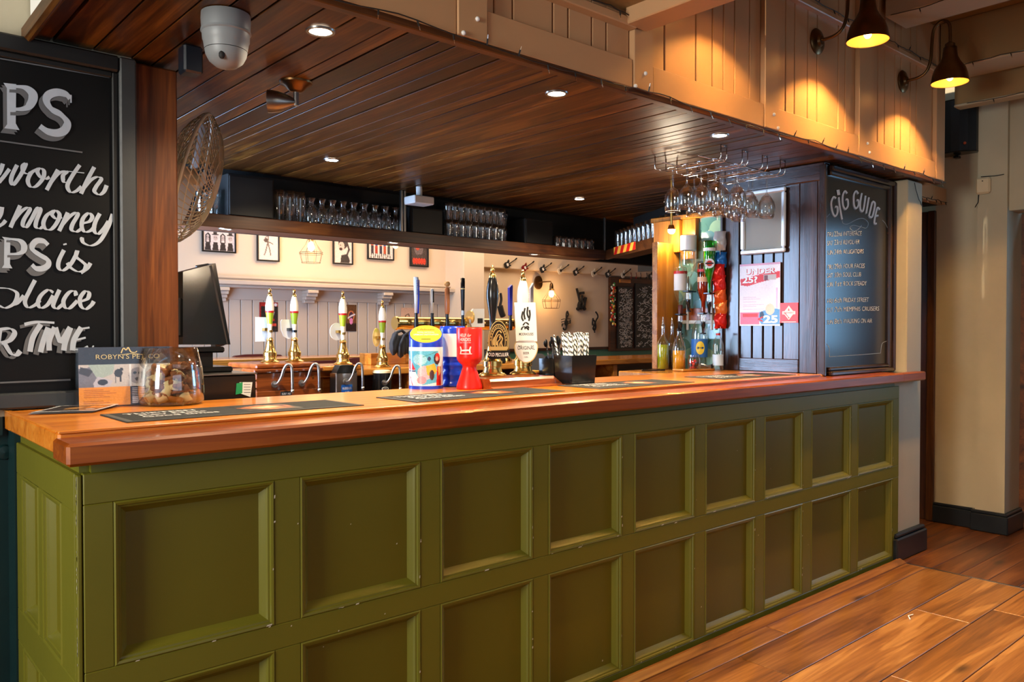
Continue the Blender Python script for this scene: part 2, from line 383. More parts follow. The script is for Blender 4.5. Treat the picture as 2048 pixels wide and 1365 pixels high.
def plane(o, ux, uy, d=0.):
    """flat surface mapping"""
    o = Vector(o); ux = Vector(ux); uy = Vector(uy); n = ux.cross(uy).normalized()
    return lambda u, v, w=0.: o+ux*u+uy*v+n*(w+d)
# ================================================================== THE SETTING
ZT = 1.12; YF = 2.06
# ---- floor: boards run along the bar
fl = struct('floor')
MB().box(-2.5, 8.5, -3, 7.2, -.08, -.022).build('subfloor', M['floordark'], fl)
rows = [2.02, 1.885, 1.645, 1.39, 1.18, .93, .70, .45, .2]
joints = {0: [3.3], 1: [2.9], 2: [4.05], 3: [3.2, 4.33], 4: [2.9, 4.05], 5: [3.7], 6: [3.0, 4.4], 7: [3.5]}
g_ = .0022
for i in range(len(rows)-1):
    xs = [1.6]+joints.get(i, [])+[4.80]
    for a, b in zip(xs, xs[1:]):
        MB().cbox(a+g_, b-g_, rows[i+1]+g_, rows[i]-g_, -.022, 0, .0018).build('floorboard', M['floorwood'], fl)
yy = 3.6; k = 0
while yy > .1:
    w = .145
    MB().cbox(4.815, 6.6, yy-w+.0015, yy-.0015, -.022, 0, .0018).build('floorboard', M['floordark'], fl); yy -= w; k += 1
MB().box(4.80, 4.815, .1, 2.03, -.022, .001).build('threshold_strip', M['nickel'], fl)
# slip moulding where the boards meet the bar
MB().lathe([(.022, 0), (.018, .012), (.0, .016)], (.385, 2.88, 1.03), 16, M=Matrix.Rotation(PI/2, 4, 'X')).build('round_cover', M['teal'], wl_, True) if False else None
s = MB(); s.prism([(0, 0), (-.045, 0), (-.045, .006), (-.012, .022), (0, .022)], lambda u, v, w: Vector((w, 2.04+u, v)), .5, 4.80).build('slip_moulding', M['floorwood'], struct('trim_1'))
# ---- wall behind the sign (left)
wl_ = struct('wall_left')
MB().box(-2.5, .825, 2.87, 2.99, 1.10, 3.1).build('plaster', M['plaster'], wl_)
MB().box(-2.5, .52, 2.88, 2.99, 0, 1.06).box(-2.5, .46, 2.88, 2.99, 1.06, 1.10).build('lower_panelling', M['teal'], wl_)
MB().box(-2.5, .445, 2.855, 2.88, 1.045, 1.10).build('dado_rail', M['teal'], wl_)
_v = P(8, 905, Y=2.88); MB().lathe([(.024, 0), (.020, .014), (.0, .018)], (_v.x, 2.88, _v.z), 16, M=Matrix.Rotation(PI/2, 4, 'X')).build('round_cover', M['teal'], wl_, True)
# ---- rooms behind the camera: walls with window openings
def wallgrid(name, fn, L, Hh, op, m, th=.12):
    s_ = struct(name); mb = MB(); xs = [0]
    for (a, b, c, d) in op:
        mb.add(*boxv(fn, xs[-1], a, 0, Hh, th)); mb.add(*boxv(fn, a, b, 0, c, th)); mb.add(*boxv(fn, a, b, d, Hh, th)); xs.append(b)
    mb.add(*boxv(fn, xs[-1], L, 0, Hh, th)); mb.build('wall_surface', m, s_); return s_
def boxv(fn, a, b, c, d, th):
    vs = [fn(u, v, w) for u in (a, b) for v in (c, d) for w in (0, th)]
    return vs, [(0, 1, 3, 2), (4, 6, 7, 5), (0, 4, 5, 1), (2, 3, 7, 6), (0, 2, 6, 4), (1, 5, 7, 3)]
wallgrid('wall_street', lambda u, v, w: Vector((-2.5-w, -3+u, v)), 5.9, 3.1, [(1.55, 4.95, .7, 2.35)], M['plaster'])
wallgrid('wall_front', lambda u, v, w: Vector((-2.5+u, -3-w, v)), 9.1, 3.1, [(2.1, 5.3, .8, 2.4)], M['plaster'])
# glazing bars cut the low sun into the streaks that lie along the bar front
wn = struct('window_1')
for y0, y1 in ((-1.45, -1.40), (-.6, -.52), (.35, .42), (1.66, 1.875)):
    MB().box(-2.58, -2.5, y0, y1, .7, 2.35).build('glazing_bar', M['white'], wn)
MB().box(-2.58, -2.5, -1.45, 1.95, .70, .78).build('sill', M['white'], wn)
# ---- main ceilings
c1 = struct('ceiling')
MB().box(2.36, 6.7, -3, 2.05, 3.22, 3.3).build('plaster', M['tanbeam'], c1)
MB().box(-2.5, 2.36, -3, 2.0, 2.56, 2.66).build('lower_ceiling', M['tanbeam'], c1)
MB().box(-2.5, .9, 2.0, 2.99, 3.1, 3.2).build('corner_ceiling', M['offwhite'], c1)
MB().box(.8, 5.2, 2.05, 7.2, 2.66, 2.74).box(5.2, 8.5, 3.6, 7.2, 2.66, 2.74).build('rear_room_ceiling', M['offwhite'], c1)
MB().cbox(2.30, 2.42, -3, 1.985, 2.50, 3.22).build('beam', M['cream'], c1)
MB().cbox(3.30, 3.46, -3, 1.985, 3.06, 3.22).build('beam', M['tanbeam'], c1)
MB().cbox(4.45, 4.71, -3, 1.985, 3.07, 3.22).build('beam', M['offwhite'], c1)
MB().cbox(5.20, 5.47, -3, 1.985, 2.95, 3.22).build('beam', M['tanbeam'], c1)
MB().cbox(5.55, 5.70, -3, 2.03, 2.80, 3.22).build('beam', M['tanbeam'], c1)
MB().cbox(5.20, 5.48, -3, 1.985, 2.936, 2.95).build('beam_soffit_board', M['offwhite'], c1)
MB().cbox(5.54, 5.64, -3, 2.03, 2.785, 2.80).build('beam_soffit_board', M['offwhite'], c1)
# ---- bar canopy: tongue and groove soffit
ZS = 2.27
cp = struct('ceiling_canopy')
xs = [.515]; rr = random.Random(3)
while xs[-1] < 5.90:
    xs.append(xs[-1]+rr.choice([.062, .075, .088, .1, .118]))
xs = [x for x in xs if x < 5.1]+[5.14]+[5.14+.1*i for i in range(1, 8)]
for a, b in zip(xs, xs[1:]):
    g = rr.choice([.0022, .003, .004, .006]); dz = rr.uniform(0, .003)
    MB().cbox(a+g, b-g, 2.03 if a < 5.13 else 2.55, 4.50, ZS+dz, ZS+.018, .001).build('plank', M['plankY'], cp)
MB().box(.515, 5.16, 2.03, 4.9, ZS+.018, ZS+.03).box(5.16, 5.9, 2.5, 4.9, ZS+.018, ZS+.03).build('backing', M['matt_black'], cp)
MB().cbox(.515, 5.27, 2.0, 2.035, ZS-.012, ZS+.02, .003).build('edge_board', M['plankX'], cp)
MB().cbox(.505, .53, 2.03, 2.87, ZS-.03, ZS+.03, .01).build('end_board', M['plankY'], cp)
MB().box(.8, 5.9, 4.68, 4.74, 1.94, 2.66).build("rear_upstand", M['matt_black'], cp)
MB().box(.8, 5.6, 4.50, 4.86, 2.30, 2.34).build('rear_soffit', M['matt_black'], cp)
MB().box(.53, .545, 2.0, 2.86, 2.30, 3.1).build('end_cladding', M['paper'], cp)
# lower passage soffit beyond the bar end
pc = struct('ceiling_passage')
for i in range(6): MB().cbox(5.16, 6.0, 2.30+i*.16, 2.30+(i+1)*.16-.004, 2.235, 2.25, .002).build('plank', M['plankX'], pc)
MB().cbox(5.16, 6.0, 2.24, 2.30, 2.235, 2.345, .004).build('passage_fascia', M['cream'], pc)
MB().box(5.16, 6.0, 2.30, 3.6, 2.25, 3.2).build('void_lining', M['plaster'], pc)
# ---- fascia over the bar
fa = struct('trim_2')
def fx(px): return P(px, 200, Y=2.0).x
MB().cbox(.515, fx(913), 1.998, 2.03, ZS+.01, 2.56, .003).build('board', M['cream'], fa)
for a, b, top in ((913, 973, 2.56), (1265, 1304, 3.22), (1527, 1556, 3.22), (1716, 1742, 3.22), (1871, 1888, 3.22)):
    MB().cbox(fx(a)+.001, fx(b)-.001, 1.992, 2.03, ZS+.01, top, .003).build('stile', M['cream'], fa)
for a, b in ((973, 1265), (1304, 1527), (1556, 1716), (1742, 1871)):
    MB().cbox(fx(a)+.001, fx(b)-.001, 1.997, 2.03, ZS+.01, 2.385, .003).build('rail', M['cream'], fa)
secs = [((973, 995, 1032, 1112, 1143, 1190, 1219, 1265), 2.56), ((1304, 1335, 1398, 1431, 1453, 1475, 1505, 1527), 3.22),
        ((1556, 1577, 1595, 1621, 1640, 1682, 1696, 1716), 3.22), ((1742, 1761, 1775, 1795, 1807, 1826, 1838, 1871), 3.22)]
for s_, top in secs:
    for a, b in zip(s_, s_[1:]):
        MB().cbox(fx(a)+.003, fx(b)-.003, 2.016, 2.032, 2.37, top, .003).build('cladding_board', M['cream'], fa)
MB().box(.515, fx(1888), 2.030, 2.045, ZS+.02, 3.22).build('fascia_backing', M['cream'], fa)
MB().box(5.28, 5.30, 2.0, 2.30, ZS, 3.22).build('return_board', M['cream'], fa)
MB().cbox(fx(973), fx(1265), 1.975, 2.02, 2.497, 2.53, .004).build('cornice_batten', M['cream'], fa)
MB().cbox(fx(1556), fx(1888), 1.985, 2.02, 2.92, 2.95, .004).build('batten', M['cream'], fa)
for px, py in ((955, 38), (927, 66), (1291, 147), (1271, 172), (1548, 229), (1556, 256), (1735, 287), (1739, 305)):
    q = P(px, py, Y=1.99); MB().ball(q, .008, 10).build('screw_cap', M['white'], fa, True)
# ---- right end of the bar: timber partition, white pillar
pt = struct('wall_partition')
PX = 4.15
def py_(px): return P(px, 600, X=PX).y
MB().cbox(PX, PX+.05, py_(1478)+.002, py_(1447), ZT, ZS, .004).build('stile', M['partition'], pt)
for a, b in ((1598, 1635), (1565, 1598)):
    MB().cbox(PX+(.0 if a == 1598 else .006), PX+.05, py_(b)+.002, py_(a)-.001, ZT, ZS, .004).build('stile', M['partition'], pt)
MB().cbox(PX-.008, PX+.05, 2.165, py_(1635)-.001, ZT, ZS, .004).build('corner_post', M['partition'], pt)
for a, b in ((1478, 1502), (1502, 1524), (1524, 1545), (1545, 1565)):
    MB().cbox(PX+.012, PX+.035, py_(b)+.005, py_(a)-.004, 1.19, 2.2, .003).build('board', M['partition'], pt)
MB().box(PX+.03, PX+.045, 2.17, py_(1447)-.005, ZT, ZS).build('backing', M['matt_black'], pt)
MB().cbox(PX, PX+.04, py_(1597), py_(1478), ZT, 1.197, .004).build('bottom_rail', M['partitionH'], pt)
MB().cbox(PX-.02, PX+.05, 2.165, 2.83, 2.17, ZS, .006).build('top_rail', M['partitionH'], pt)
MB().box(PX+.05, 4.9, 2.19, 2.83, 0, ZS).box(PX+.05, 4.3, 2.83, 3.3, 0, 2.05).build('core', M['matt_black'], pt)
MB().box(5.86, 5.9, 2.5, 4.9, 1.9, 2.6).build('core', M['matt_black'], pt)
pl = struct('wall_pillar')
MB().cbox(4.96, 5.17, 2.07, 2.5, 1.1, 2.262, .006).build('shaft', M['plaster'], pl)
MB().cbox(4.80, 5.17, 2.07, 2.5, 0, 1.1, .006).build('shaft', M['plaster'], pl)
MB().cbox(4.775, 5.20, 2.035, 2.52, 0, .135, .008).cbox(4.785, 5.19, 2.045, 2.52, .135, .16, .008).build('baseboard_right', M['skirt'], None, kind='structure')
# ---- right wall with doorway
wr_ = struct('wall_right')
MB().box(6.0, 6.2, 2.03, 2.31, 0, 3.22).box(6.0, 6.2, 2.31, 3.6, 2.3, 3.22).build('plaster', M['plaster'], wr_)
MB().box(5.965, 6.25, 1.85, 2.03, 0, 3.22).build('pier', M['plaster'], wr_)
MB().box(6.0, 6.2, .55, 1.85, 2.15, 3.22).build('over_door', M['plaster'], wr_)
MB().box(6.25, 6.27, 1.3, 1.85, 0, 2.15).build('door_recess', M['floordark'], wr_)
MB().box(6.6, 6.7, -3, 3.6, 0, .8).box(6.6, 6.7, -3, 3.6, 2.4, 3.22).box(6.6, 6.7, 1.3, 3.6, .8, 2.4).box(6.6, 6.7, -3, -.2, .8, 2.4).build('outer_wall', M['plaster'], wr_)
b = MB()
b.cbox(5.975, 6.0, 2.05, 2.31, 0, .12, .006).cbox(5.982, 6.0, 2.05, 2.31, .12, .14, .005)
b.cbox(5.935, 6.27, 1.82, 2.05, 0, .12, .006).cbox(5.945, 6.26, 1.83, 2.05, .12, .14, .005)
b.build('baseboard_passage', M['skirt'], None, kind='structure')
dr = struct('door_1')
dk = wood('dark_oak_door', srgb(38, 20, 6), srgb(78, 44, 14), srgb(104, 64, 24), 'Z', 1., .35, 0, .05)
MB().cbox(6.01, 6.05, 2.31, 3.2, 0, 2.2, .004).build('door_panel', dk, dr)
MB().cbox(5.98, 6.06, 2.305, 2.36, 0, 2.2, .006).build('door_frame', dk, dr)
MB().box(6.0, 6.08, 3.2, 3.6, 0, 2.3).build('side_lining', dk, dr)
MB().box(4.9, 6.2, 3.55, 3.62, 0, 2.3).build('passage_lining', M['floordark'], dr)
# ---- rear room walls
YR = 6.5
rw = struct('wall_rear')
MB().box(.8, 8.6, YR, YR+.1, 0, 2.7).build('wall_surface', M['plaster2'], rw)
X0, X1 = .9, 4.82
y = P(433, 601, Y=YR).z
ds = 2.3
while ds < 4.80:
    MB().cbox(ds+.003, min(ds+.1, 4.81)-.003, YR-.022, YR, 0, 1.61, .004).build('dado_board', M['dado'], rw); ds += .1
MB().cbox(.9, 4.9, YR-.03, YR, 1.605, 1.72, .004).build('frieze_rail', M['dado'], rw)
MB().box(.95, 2.3, YR-.02, YR, 0, 1.61).build('dado_board', M['dado'], rw)
# shelf on corbels
ms = thing('mantel_shelf', 'long beige painted wall shelf on stepped corbels above the rear dado', 'shelf', (0, 0, 0))
MB().cbox(2.2, 4.84, YR-.16, YR, 1.722, 1.76, .006).cbox(2.2, 4.84, YR-.13, YR, 1.70, 1.722, .006).cbox(2.2, 4.84, YR-.09, YR, 1.76, 1.80, .02).build('shelf_board', M['dado'], ms)
for px in (443, 622, 772):
    q = P(px, 590, Y=YR-.1); m_ = MB()
    for i, (d, z) in enumerate(((.12, 0), (.10, -.028), (.07, -.056), (.045, -.084))): m_.cbox(q.x-.05, q.x+.05, YR-.03-d, YR-.028, 1.672+z, 1.70+z, .004)
    m_.build('corbel', M['dado'], ms)
rp = struct('wall_pier_rear')
MB().cbox(4.81, 5.07, 6.2, YR+.05, 0, 2.7, .006).build('pier', M['plaster2'], rp)
rb = struct('trim_3')
MB().cbox(5.07, 8.6, 6.44, YR, 2.0, 2.25, .006).build('beam_board', M['plaster2'], rb)
MB().cbox(5.07, 8.6, 6.40, YR, 2.25, 2.7, .006).build('beam_board', M['plaster2'], rb)
MB().box(5.07, 8.6, YR-.006, YR, 1.04, 1.12).build('green_dado', mat('sage_green_paint', srgb(78, 134, 108), .5), rb)
MB().box(5.07, 8.6, YR-.02, YR, 1.12, 1.15).build('dado_cap', M['plankX'], rb)
MB().box(5.07, 8.6, YR-.004, YR, 0, 1.04).build('lower_wall', M['floordark'], rb)
MB().box(.8, .92, 2.99, 4.0, 0, 2.7).box(.8, .92, 5.2, 6.6, 0, 2.7).box(.8, .92, 4.0, 5.2, 0, 1.05).box(.8, .92, 4.0, 5.2, 2.25, 2.7).build('wall_island', M['plaster2'], None, kind='structure')
MB().box(8.5, 8.6, 2.0, 7.2, 0, 2.7).box(6.2, 8.6, 3.6, 3.7, 0, 2.7).build('wall_far_end', M['plaster2'], None, kind='structure')
# ================================================================== BAR COUNTER
bc = thing('bar_counter', 'long olive green panelled bar front under the orange wooden worktop', 'bar counter')
cols = [(.545, .949), (1.025, 1.428), (1.504, 1.903), (1.978, 2.375), (2.446, 2.842), (2.918, 3.309), (3.386, 3.739), (3.823, 4.248), (4.322, 4.760)]
rz_ = [(.565, .957), (.036, .492)]
rz_ = [(.562, .957), (.035, .494)]
def panelset(mk, cols, rows, xa, xb, parent):
    """mk(u, v, depth): face map. Rails, stiles, mouldings and recessed panels, each a piece"""
    ed = [xa]+[c for ab in cols for c in ab]+[xb]
    def bb(u0, u1, v0, v1, d0, d1, name, m, c=.002):
        mb = MB(); mb.cbox(u0, u1, d0, d1, v0, v1, c); mb.v = [tuple(mk(v[0], v[2], v[1])) for v in mb.v]; mb.build(name, m, parent)
    bb(xa, xb, rows[0][1], 1.030, 0, .022, 'top_rail', M['green']); bb(xa, xb, rows[1][1], rows[0][0], 0, .022, 'middle_rail', M['green']); bb(xa, xb, 0, rows[1][0], 0, .022, 'bottom_rail', M['green'])
    for i in range(0, len(ed), 2):
        for (v0, v1) in rows: bb(ed[i], ed[i+1], v0, v1, .0002, .022, 'stile', M['green'])
    for (a, b_) in cols:
        for (v0, v1) in rows:
            bb(a, b_, v0, v1, .026, .034, 'panel', M['greenpanel'], .0005)
            prof = [(0, .001), (.004, -.002), (.010, .0), (.012, .005), (.017, .006), (.021, .012), (.029, .021), (.034, .0262)]
            mb = MB(); n = len(prof); vs = []
            for (cx, cy, sx, sy) in ((a, v0, 1, 1), (b_, v0, -1, 1), (b_, v1, -1, -1), (a, v1, 1, -1)):
                for (o_, d_) in prof: vs.append(mk(cx+sx*o_, cy+sy*o_, d_))
            fs = [(i*n+q, ((i+1) % 4)*n+q, ((i+1) % 4)*n+q+1, i*n+q+1) for i in range(4) for q in range(n-1)]
            mb.add(vs, fs).build('moulding', M['green'], parent, 'all' if False else False)
panelset(lambda u, v, d: Vector((u, YF+d, v)), cols, rz_, .480, 4.84, bc)
panelset(lambda u, v, d: Vector((.466+d, u, v)), [(2.215, 2.425), (2.475, 2.690)], [(.536, .940), (.035, .440)], 2.085, 2.77, bc)
MB().cbox(.466, .478, 2.062, 2.084, 0, 1.028, .003).build('corner_strip', M['green'], bc)
MB().box(.49, 4.84, YF+.036, YF+.06, 0, 1.05).box(.50, .52, 2.1, 2.87, 0, 1.05).build('carcass', M['green'], bc)
MB().box(.50, 4.84, YF+.012, YF+.04, 1.03, 1.062).box(.478, .50, 2.09, 2.80, 1.028, 1.062).build('cap_strip', M['green'], bc)
rr = random.Random(5); mb = MB()
for i in range(110):                                               # chips of bare paint on edges and mouldings
    c = rr.choice(cols); z0, z1 = rr.choice(rz_); t = rr.random()
    if t < .5: x, z, d = c[1]-rr.uniform(0, .006), rr.uniform(z0, z1), -.0023
    elif t < .8: x, z, d = rr.uniform(*c), z0+rr.uniform(0, .006), -.0023
    else: x, z, d = rr.uniform(.55, 4.7), rr.uniform(.04, 1.), (-.0006)
    if t >= .8 and any(a < x < b_ for a, b_ in cols) and any(a < z < b_ for a, b_ in rz_): d = .0255
    w, h = (rr.uniform(.001, .003), rr.uniform(.002, .006)) if t < .5 else (rr.uniform(.002, .012), rr.uniform(.001, .0025)) if t < .8 else (rr.uniform(.001, .003),)*2
    mb.add([(x-w, YF+d, z-h), (x+w*.8, YF+d, z-h*.7), (x+w, YF+d, z+h), (x-w*.6, YF+d, z+h*.8)], [(0, 1, 2, 3)])
for i in range(60):
    z = rr.uniform(.1, 1.02); h = rr.uniform(.002, .010); mb.add([(.4657, 2.0635, z-h), (.4657, 2.0655+rr.random()*.002, z), (.4657, 2.0635, z+h)], [(0, 1, 2)])
mb.build('paint_chips', mat('bare_paint_chip', (.62, .60, .48), .7), bc, kind='stuff')
hb = MB()
for i in range(9):
    a = i*.7; hb.add([(3.66+.012*i-.02, YF+.0255, .04), (3.675+.012*i-.02, YF+.0253, .052+.018*abs(math.sin(a*2))), (3.69+.012*i-.02, YF+.0255, .04)], [(0, 1, 2)])
hb.build('splintered_hole', mat('exposed_board', (.10, .03, .01), .9, var=.5, vs=60), bc)
# worktop
wt = thing('worktop', 'thick varnished orange wooden worktop with a mahogany nosing on the long bar', 'worktop')
MB().cbox(.45, 4.150, 2.162, 2.80, 1.062, ZT, .006).build('top_board', M['worktop'], wt)
MB().cbox(.452, .80, 2.80, 2.868, 1.062, ZT, .003).build('top_board', M['worktop'], wt)
MB().cbox(.45, 4.1, 2.157, 2.176, ZT-.004, ZT+.0035, .0015).build('edge_bead', M['worktop'], wt)
MB().cbox(.4485, .462, 2.18, 2.868, ZT-.002, ZT+.002, .001).build('edge_bead', M['worktop'], wt)
MB().cbox(.436, 4.795, 2.012, 2.152, 1.056, 1.109, .007).cbox(4.785, 5.10, 2.012, 2.069, 1.056, 1.109, .007).build('nosing', M['nosing'], wt)
MB().cbox(4.15, 4.795, 2.14, 2.19, 1.056, 1.109, .002).build('nosing_fillet', M['nosing'], wt)
MB().cbox(3.59, 4.15, 2.80, 3.15, 1.072, ZT-.001, .006).build('ledge', M['farwood'], wt)
MB().box(3.62, 4.13, 2.84, 3.12, .2, 1.07).build('ledge_support', M['matt_black'], wt)
MB().box(.6, 4.1, 2.70, 2.76, .1, 1.06).build('back_carcass', M['matt_black'], wt)
# timber post
MB().box(.462, .50, 2.775, 2.88, 0, 1.06).build('side_board', M['teal'], bc)
tp = thing('timber_post', 'knotty red-brown square timber post beside the black lettered board', 'post', (.897, 2.93, ZT))
MB().cbox(-.071, .070, -.083, .06, 0, 1.135, .006).build('shaft', M['post'], tp)
# ================================================================== THE LETTERED BOARD (left)
SY = 2.838
def sg(px, py): return P(px, py, Y=SY)
sb = thing('lettered_board', 'big black signwritten board with white brush lettering beside the timber post', 'sign')
xr, xi = P(272, 400, Y=2.83).x, P(238, 400, Y=2.83).x
zt, zi, zb, zbi = P(272, 122, Y=2.83).z, P(238, 147, Y=2.83).z, 1.125, P(60, 785, Y=2.83).z
MB().box(-1.3, xi+.01, 2.842, 2.87, zbi-.01, zi+.01).build('panel', M['signboard'], sb)
MB().cbox(xi, xr, 2.812, 2.87, zb, zt, .006).build('frame_side', M['slate'], sb)
MB().cbox(-1.3, xi, 2.812, 2.87, zi, zt, .006).build('frame_top', M['black'], sb)
MB().cbox(-1.3, xi, 2.812, 2.87, zb, zbi, .006).build('frame_bottom', M['slate'], sb)
MB().cbox(xi-.018, xi, 2.828, 2.85, zbi, zi, .003).cbox(-1.3, xi-.018, 2.828, 2.85, zi-.018, zi, .003).build('frame_bead', M['black'], sb)
def C1(pts): return [(x/5.25, 140+y/5.25) for x, y in pts]
def C2(pts): return [(x/5.25, 380+y/5.25) for x, y in pts]
def C3(pts): return [(x/4.55, 550+y/4.55) for x, y in pts]
wh, gr = MB(), MB()
off = lambda p, dx, dy: [(x+dx, y+dy) for x, y in p]
f0 = lambda d: (lambda u, v: P(u, v, Y=SY-d))
_sc = [0]
def st(pts, W=8, w0=1.6, nib=(1, .15), m=wh, d=.0010):
    _sc[0] += 1; c_ = [0]; base = d+(_sc[0] % 7)*.00012+(.0012 if m is wh else 0)
    def f_(u, v): c_[0] += 1; return P(u, v, Y=SY-base-(c_[0]//2)*1.2e-6)
    stroke(m, pts, f_, W, w0, nib, 8)
# border and rules
for a, b, w in (((0, 117), (219, 155), 2.6), ((0, 282), (165, 305), 3), ((229, 168), (231, 700), 5), ((0, 766), (141, 760), 3.4)):
    st([a, ((a[0]+b[0])/2, (a[1]+b[1])/2), b], 0, w, m=gr)
# big PS
def solid(poly, m, d): m.prism(poly, lambda u, v, w: P(u, v, Y=SY-w), d-.0004, d)
stem1 = C1([(35, 135), (170, 150), (165, 560), (205, 632), (45, 612), (75, 570), (72, 190)])
bowl1 = C1([(140, 172), (260, 185), (335, 240), (345, 310), (300, 385), (230, 410), (150, 412)])
S1 = C1([(738, 300), (690, 255), (600, 235), (510, 265), (490, 330), (540, 410), (640, 470), (705, 550), (680, 630), (600, 662), (500, 645), (418, 590)])
for m, dx, dy, d in ((gr, -8, 9, .0006), (gr, -4, 4.5, .0005), (wh, 0, 0, .0010)):
    solid(off(stem1, dx, dy), m, d); st(off(bowl1, dx, dy), 13, 6, (1, .05), m, d+.0001); st(off(S1, dx, dy), 9, 9, (.7, .7), m, d+.0001)
    st(off(C1([(745, 262), (745, 345)]), dx, dy), 0, 3, m=m, d=d+.0001)
for p in ([(30, 985), (10, 1050), (-15, 1100)], [(-10, 1180), (40, 1120), (100, 1040)], [(180, 998), (130, 1100), (115, 1170), (140, 1205), (200, 1130), (250, 1040), (270, 985), (238, 1010), (245, 1070), (290, 1092), (320, 1080)],
          [(400, 1038), (330, 1080), (292, 1160), (320, 1225), (380, 1220), (450, 1140), (462, 1065), (425, 1035), (392, 1065), (425, 1125), (480, 1145), (520, 1125)],
          [(608, 1048), (545, 1160), (490, 1262)], [(520, 1200), (590, 1110), (650, 1070), (702, 1068), (662, 1110), (668, 1170), (700, 1183)],
          [(838, 998), (760, 1110), (708, 1215), (740, 1283), (800, 1272), (855, 1225)], [(720, 1065), (885, 1083)],
          [(990, 1020), (920, 1150), (850, 1300)], [(880, 1240), (950, 1160), (1020, 1125), (1062, 1148), (1010, 1225), (992, 1275), (1040, 1310), (1090, 1280), (1120, 1212)]): st(C1(p), 7.4, 1.5)
for p in ([(22, 180), (10, 250), (-15, 300)], [(-15, 385), (30, 355), (60, 320)], [(212, 165), (160, 280), (110, 395)], [(130, 340), (215, 235), (285, 188), (312, 210), (252, 310), (240, 372), (278, 388), (330, 310), (392, 195), (425, 212), (384, 320), (376, 385), (418, 405), (470, 370)],
          [(560, 222), (490, 270), (455, 350), (480, 410), (540, 412), (600, 340), (625, 262), (585, 218), (545, 255), (590, 303), (650, 285)], [(712, 238), (670, 330), (620, 432)], [(650, 370), (720, 290), (790, 242), (816, 262), (762, 360), (752, 418), (800, 440), (850, 412)],
          [(870, 352), (940, 330), (968, 282), (930, 246), (872, 300), (858, 385), (890, 440), (950, 428), (1000, 378)], [(1048, 248), (1000, 340), (988, 425), (1030, 462), (1095, 400), (1140, 330)], [(1185, 255), (1130, 400), (1050, 535), (960, 585), (880, 558), (860, 512), (882, 508)],
          [(672, 632), (620, 740), (614, 815), (660, 846), (735, 790), (795, 690), (812, 638), (800, 700), (860, 752), (900, 795), (880, 845), (815, 858), (740, 815), (708, 765)], [(850, 872), (915, 825), (950, 768)],
          [(-5, 1030), (100, 1040), (180, 1090), (150, 1190), (60, 1240), (-10, 1215)], [(110, 1215), (180, 1190), (250, 1110)], [(368, 948), (310, 1060), (262, 1170), (295, 1235), (365, 1212), (420, 1160)],
          [(560, 1080), (505, 1052), (430, 1110), (398, 1190), (430, 1240), (500, 1205), (560, 1110)], [(625, 1050), (575, 1160), (560, 1220), (600, 1247), (660, 1200)], [(800, 1112), (782, 1065), (725, 1078), (668, 1160), (680, 1230), (732, 1242), (812, 1165)],
          [(850, 1172), (920, 1142), (935, 1085), (893, 1068), (840, 1140), (850, 1220), (900, 1252), (960, 1210), (985, 1170)]): st(C2(p), 7.4, 1.5)
st(C2([(680, 563), (684, 580)]), 0, 7)
stem2 = C2([(20, 492), (108, 505), (105, 780), (130, 825), (20, 820), (42, 785), (45, 520)]); bowl2 = C2([(90, 515), (200, 530), (250, 580), (245, 640), (190, 670), (100, 675)])
S2 = C2([(505, 580), (460, 540), (390, 535), (345, 575), (345, 630), (420, 685), (500, 735), (505, 790), (450, 825), (380, 825), (335, 785)])
for m, dx, dy, d in ((gr, -9, 9, .0006), (gr, -4.5, 4.5, .0005), (wh, 0, 0, .0010)):
    solid(off(stem2, dx, dy), m, d); st(off(bowl2, dx, dy), 9, 4, (1, .05), m, d+.0001); st(off(S2, dx, dy), 5, 7.5, (.7, .7), m, d+.0001)
for p in ([(-5, 505), (-30, 690)], [(-15, 500), (90, 490), (132, 530), (90, 595), (10, 622)], [(40, 620), (100, 715), (150, 728), (185, 692)], [(222, 452), (340, 430), (495, 437)], [(372, 450), (300, 570), (272, 700)], [(440, 480), (395, 600), (368, 705)],
          [(500, 478), (450, 590), (448, 690)], [(505, 480), (535, 580), (560, 605), (640, 478)], [(642, 480), (595, 610), (580, 690)], [(740, 478), (675, 590), (660, 690)], [(735, 492), (815, 480)], [(700, 592), (780, 572)], [(668, 680), (745, 678), (800, 652)]):
    q = C3(p); k_ = 9 if p[0] not in ((735, 492), (700, 592), (668, 680)) else 3
    st(q, k_, 2.4, (1, .3)); st(off(q, -9, 5), k_, 2.4, (1, .3), gr, .0006)
st(C3([(838, 655), (850, 662)]), 0, 7); st(off(C3([(838, 655), (850, 662)]), -7, 4), 0, 7, m=gr, d=.0006)
wh.build('lettering', M['paintwhite'], sb); gr.build('lettering_shadow', M['paintgrey'], sb)
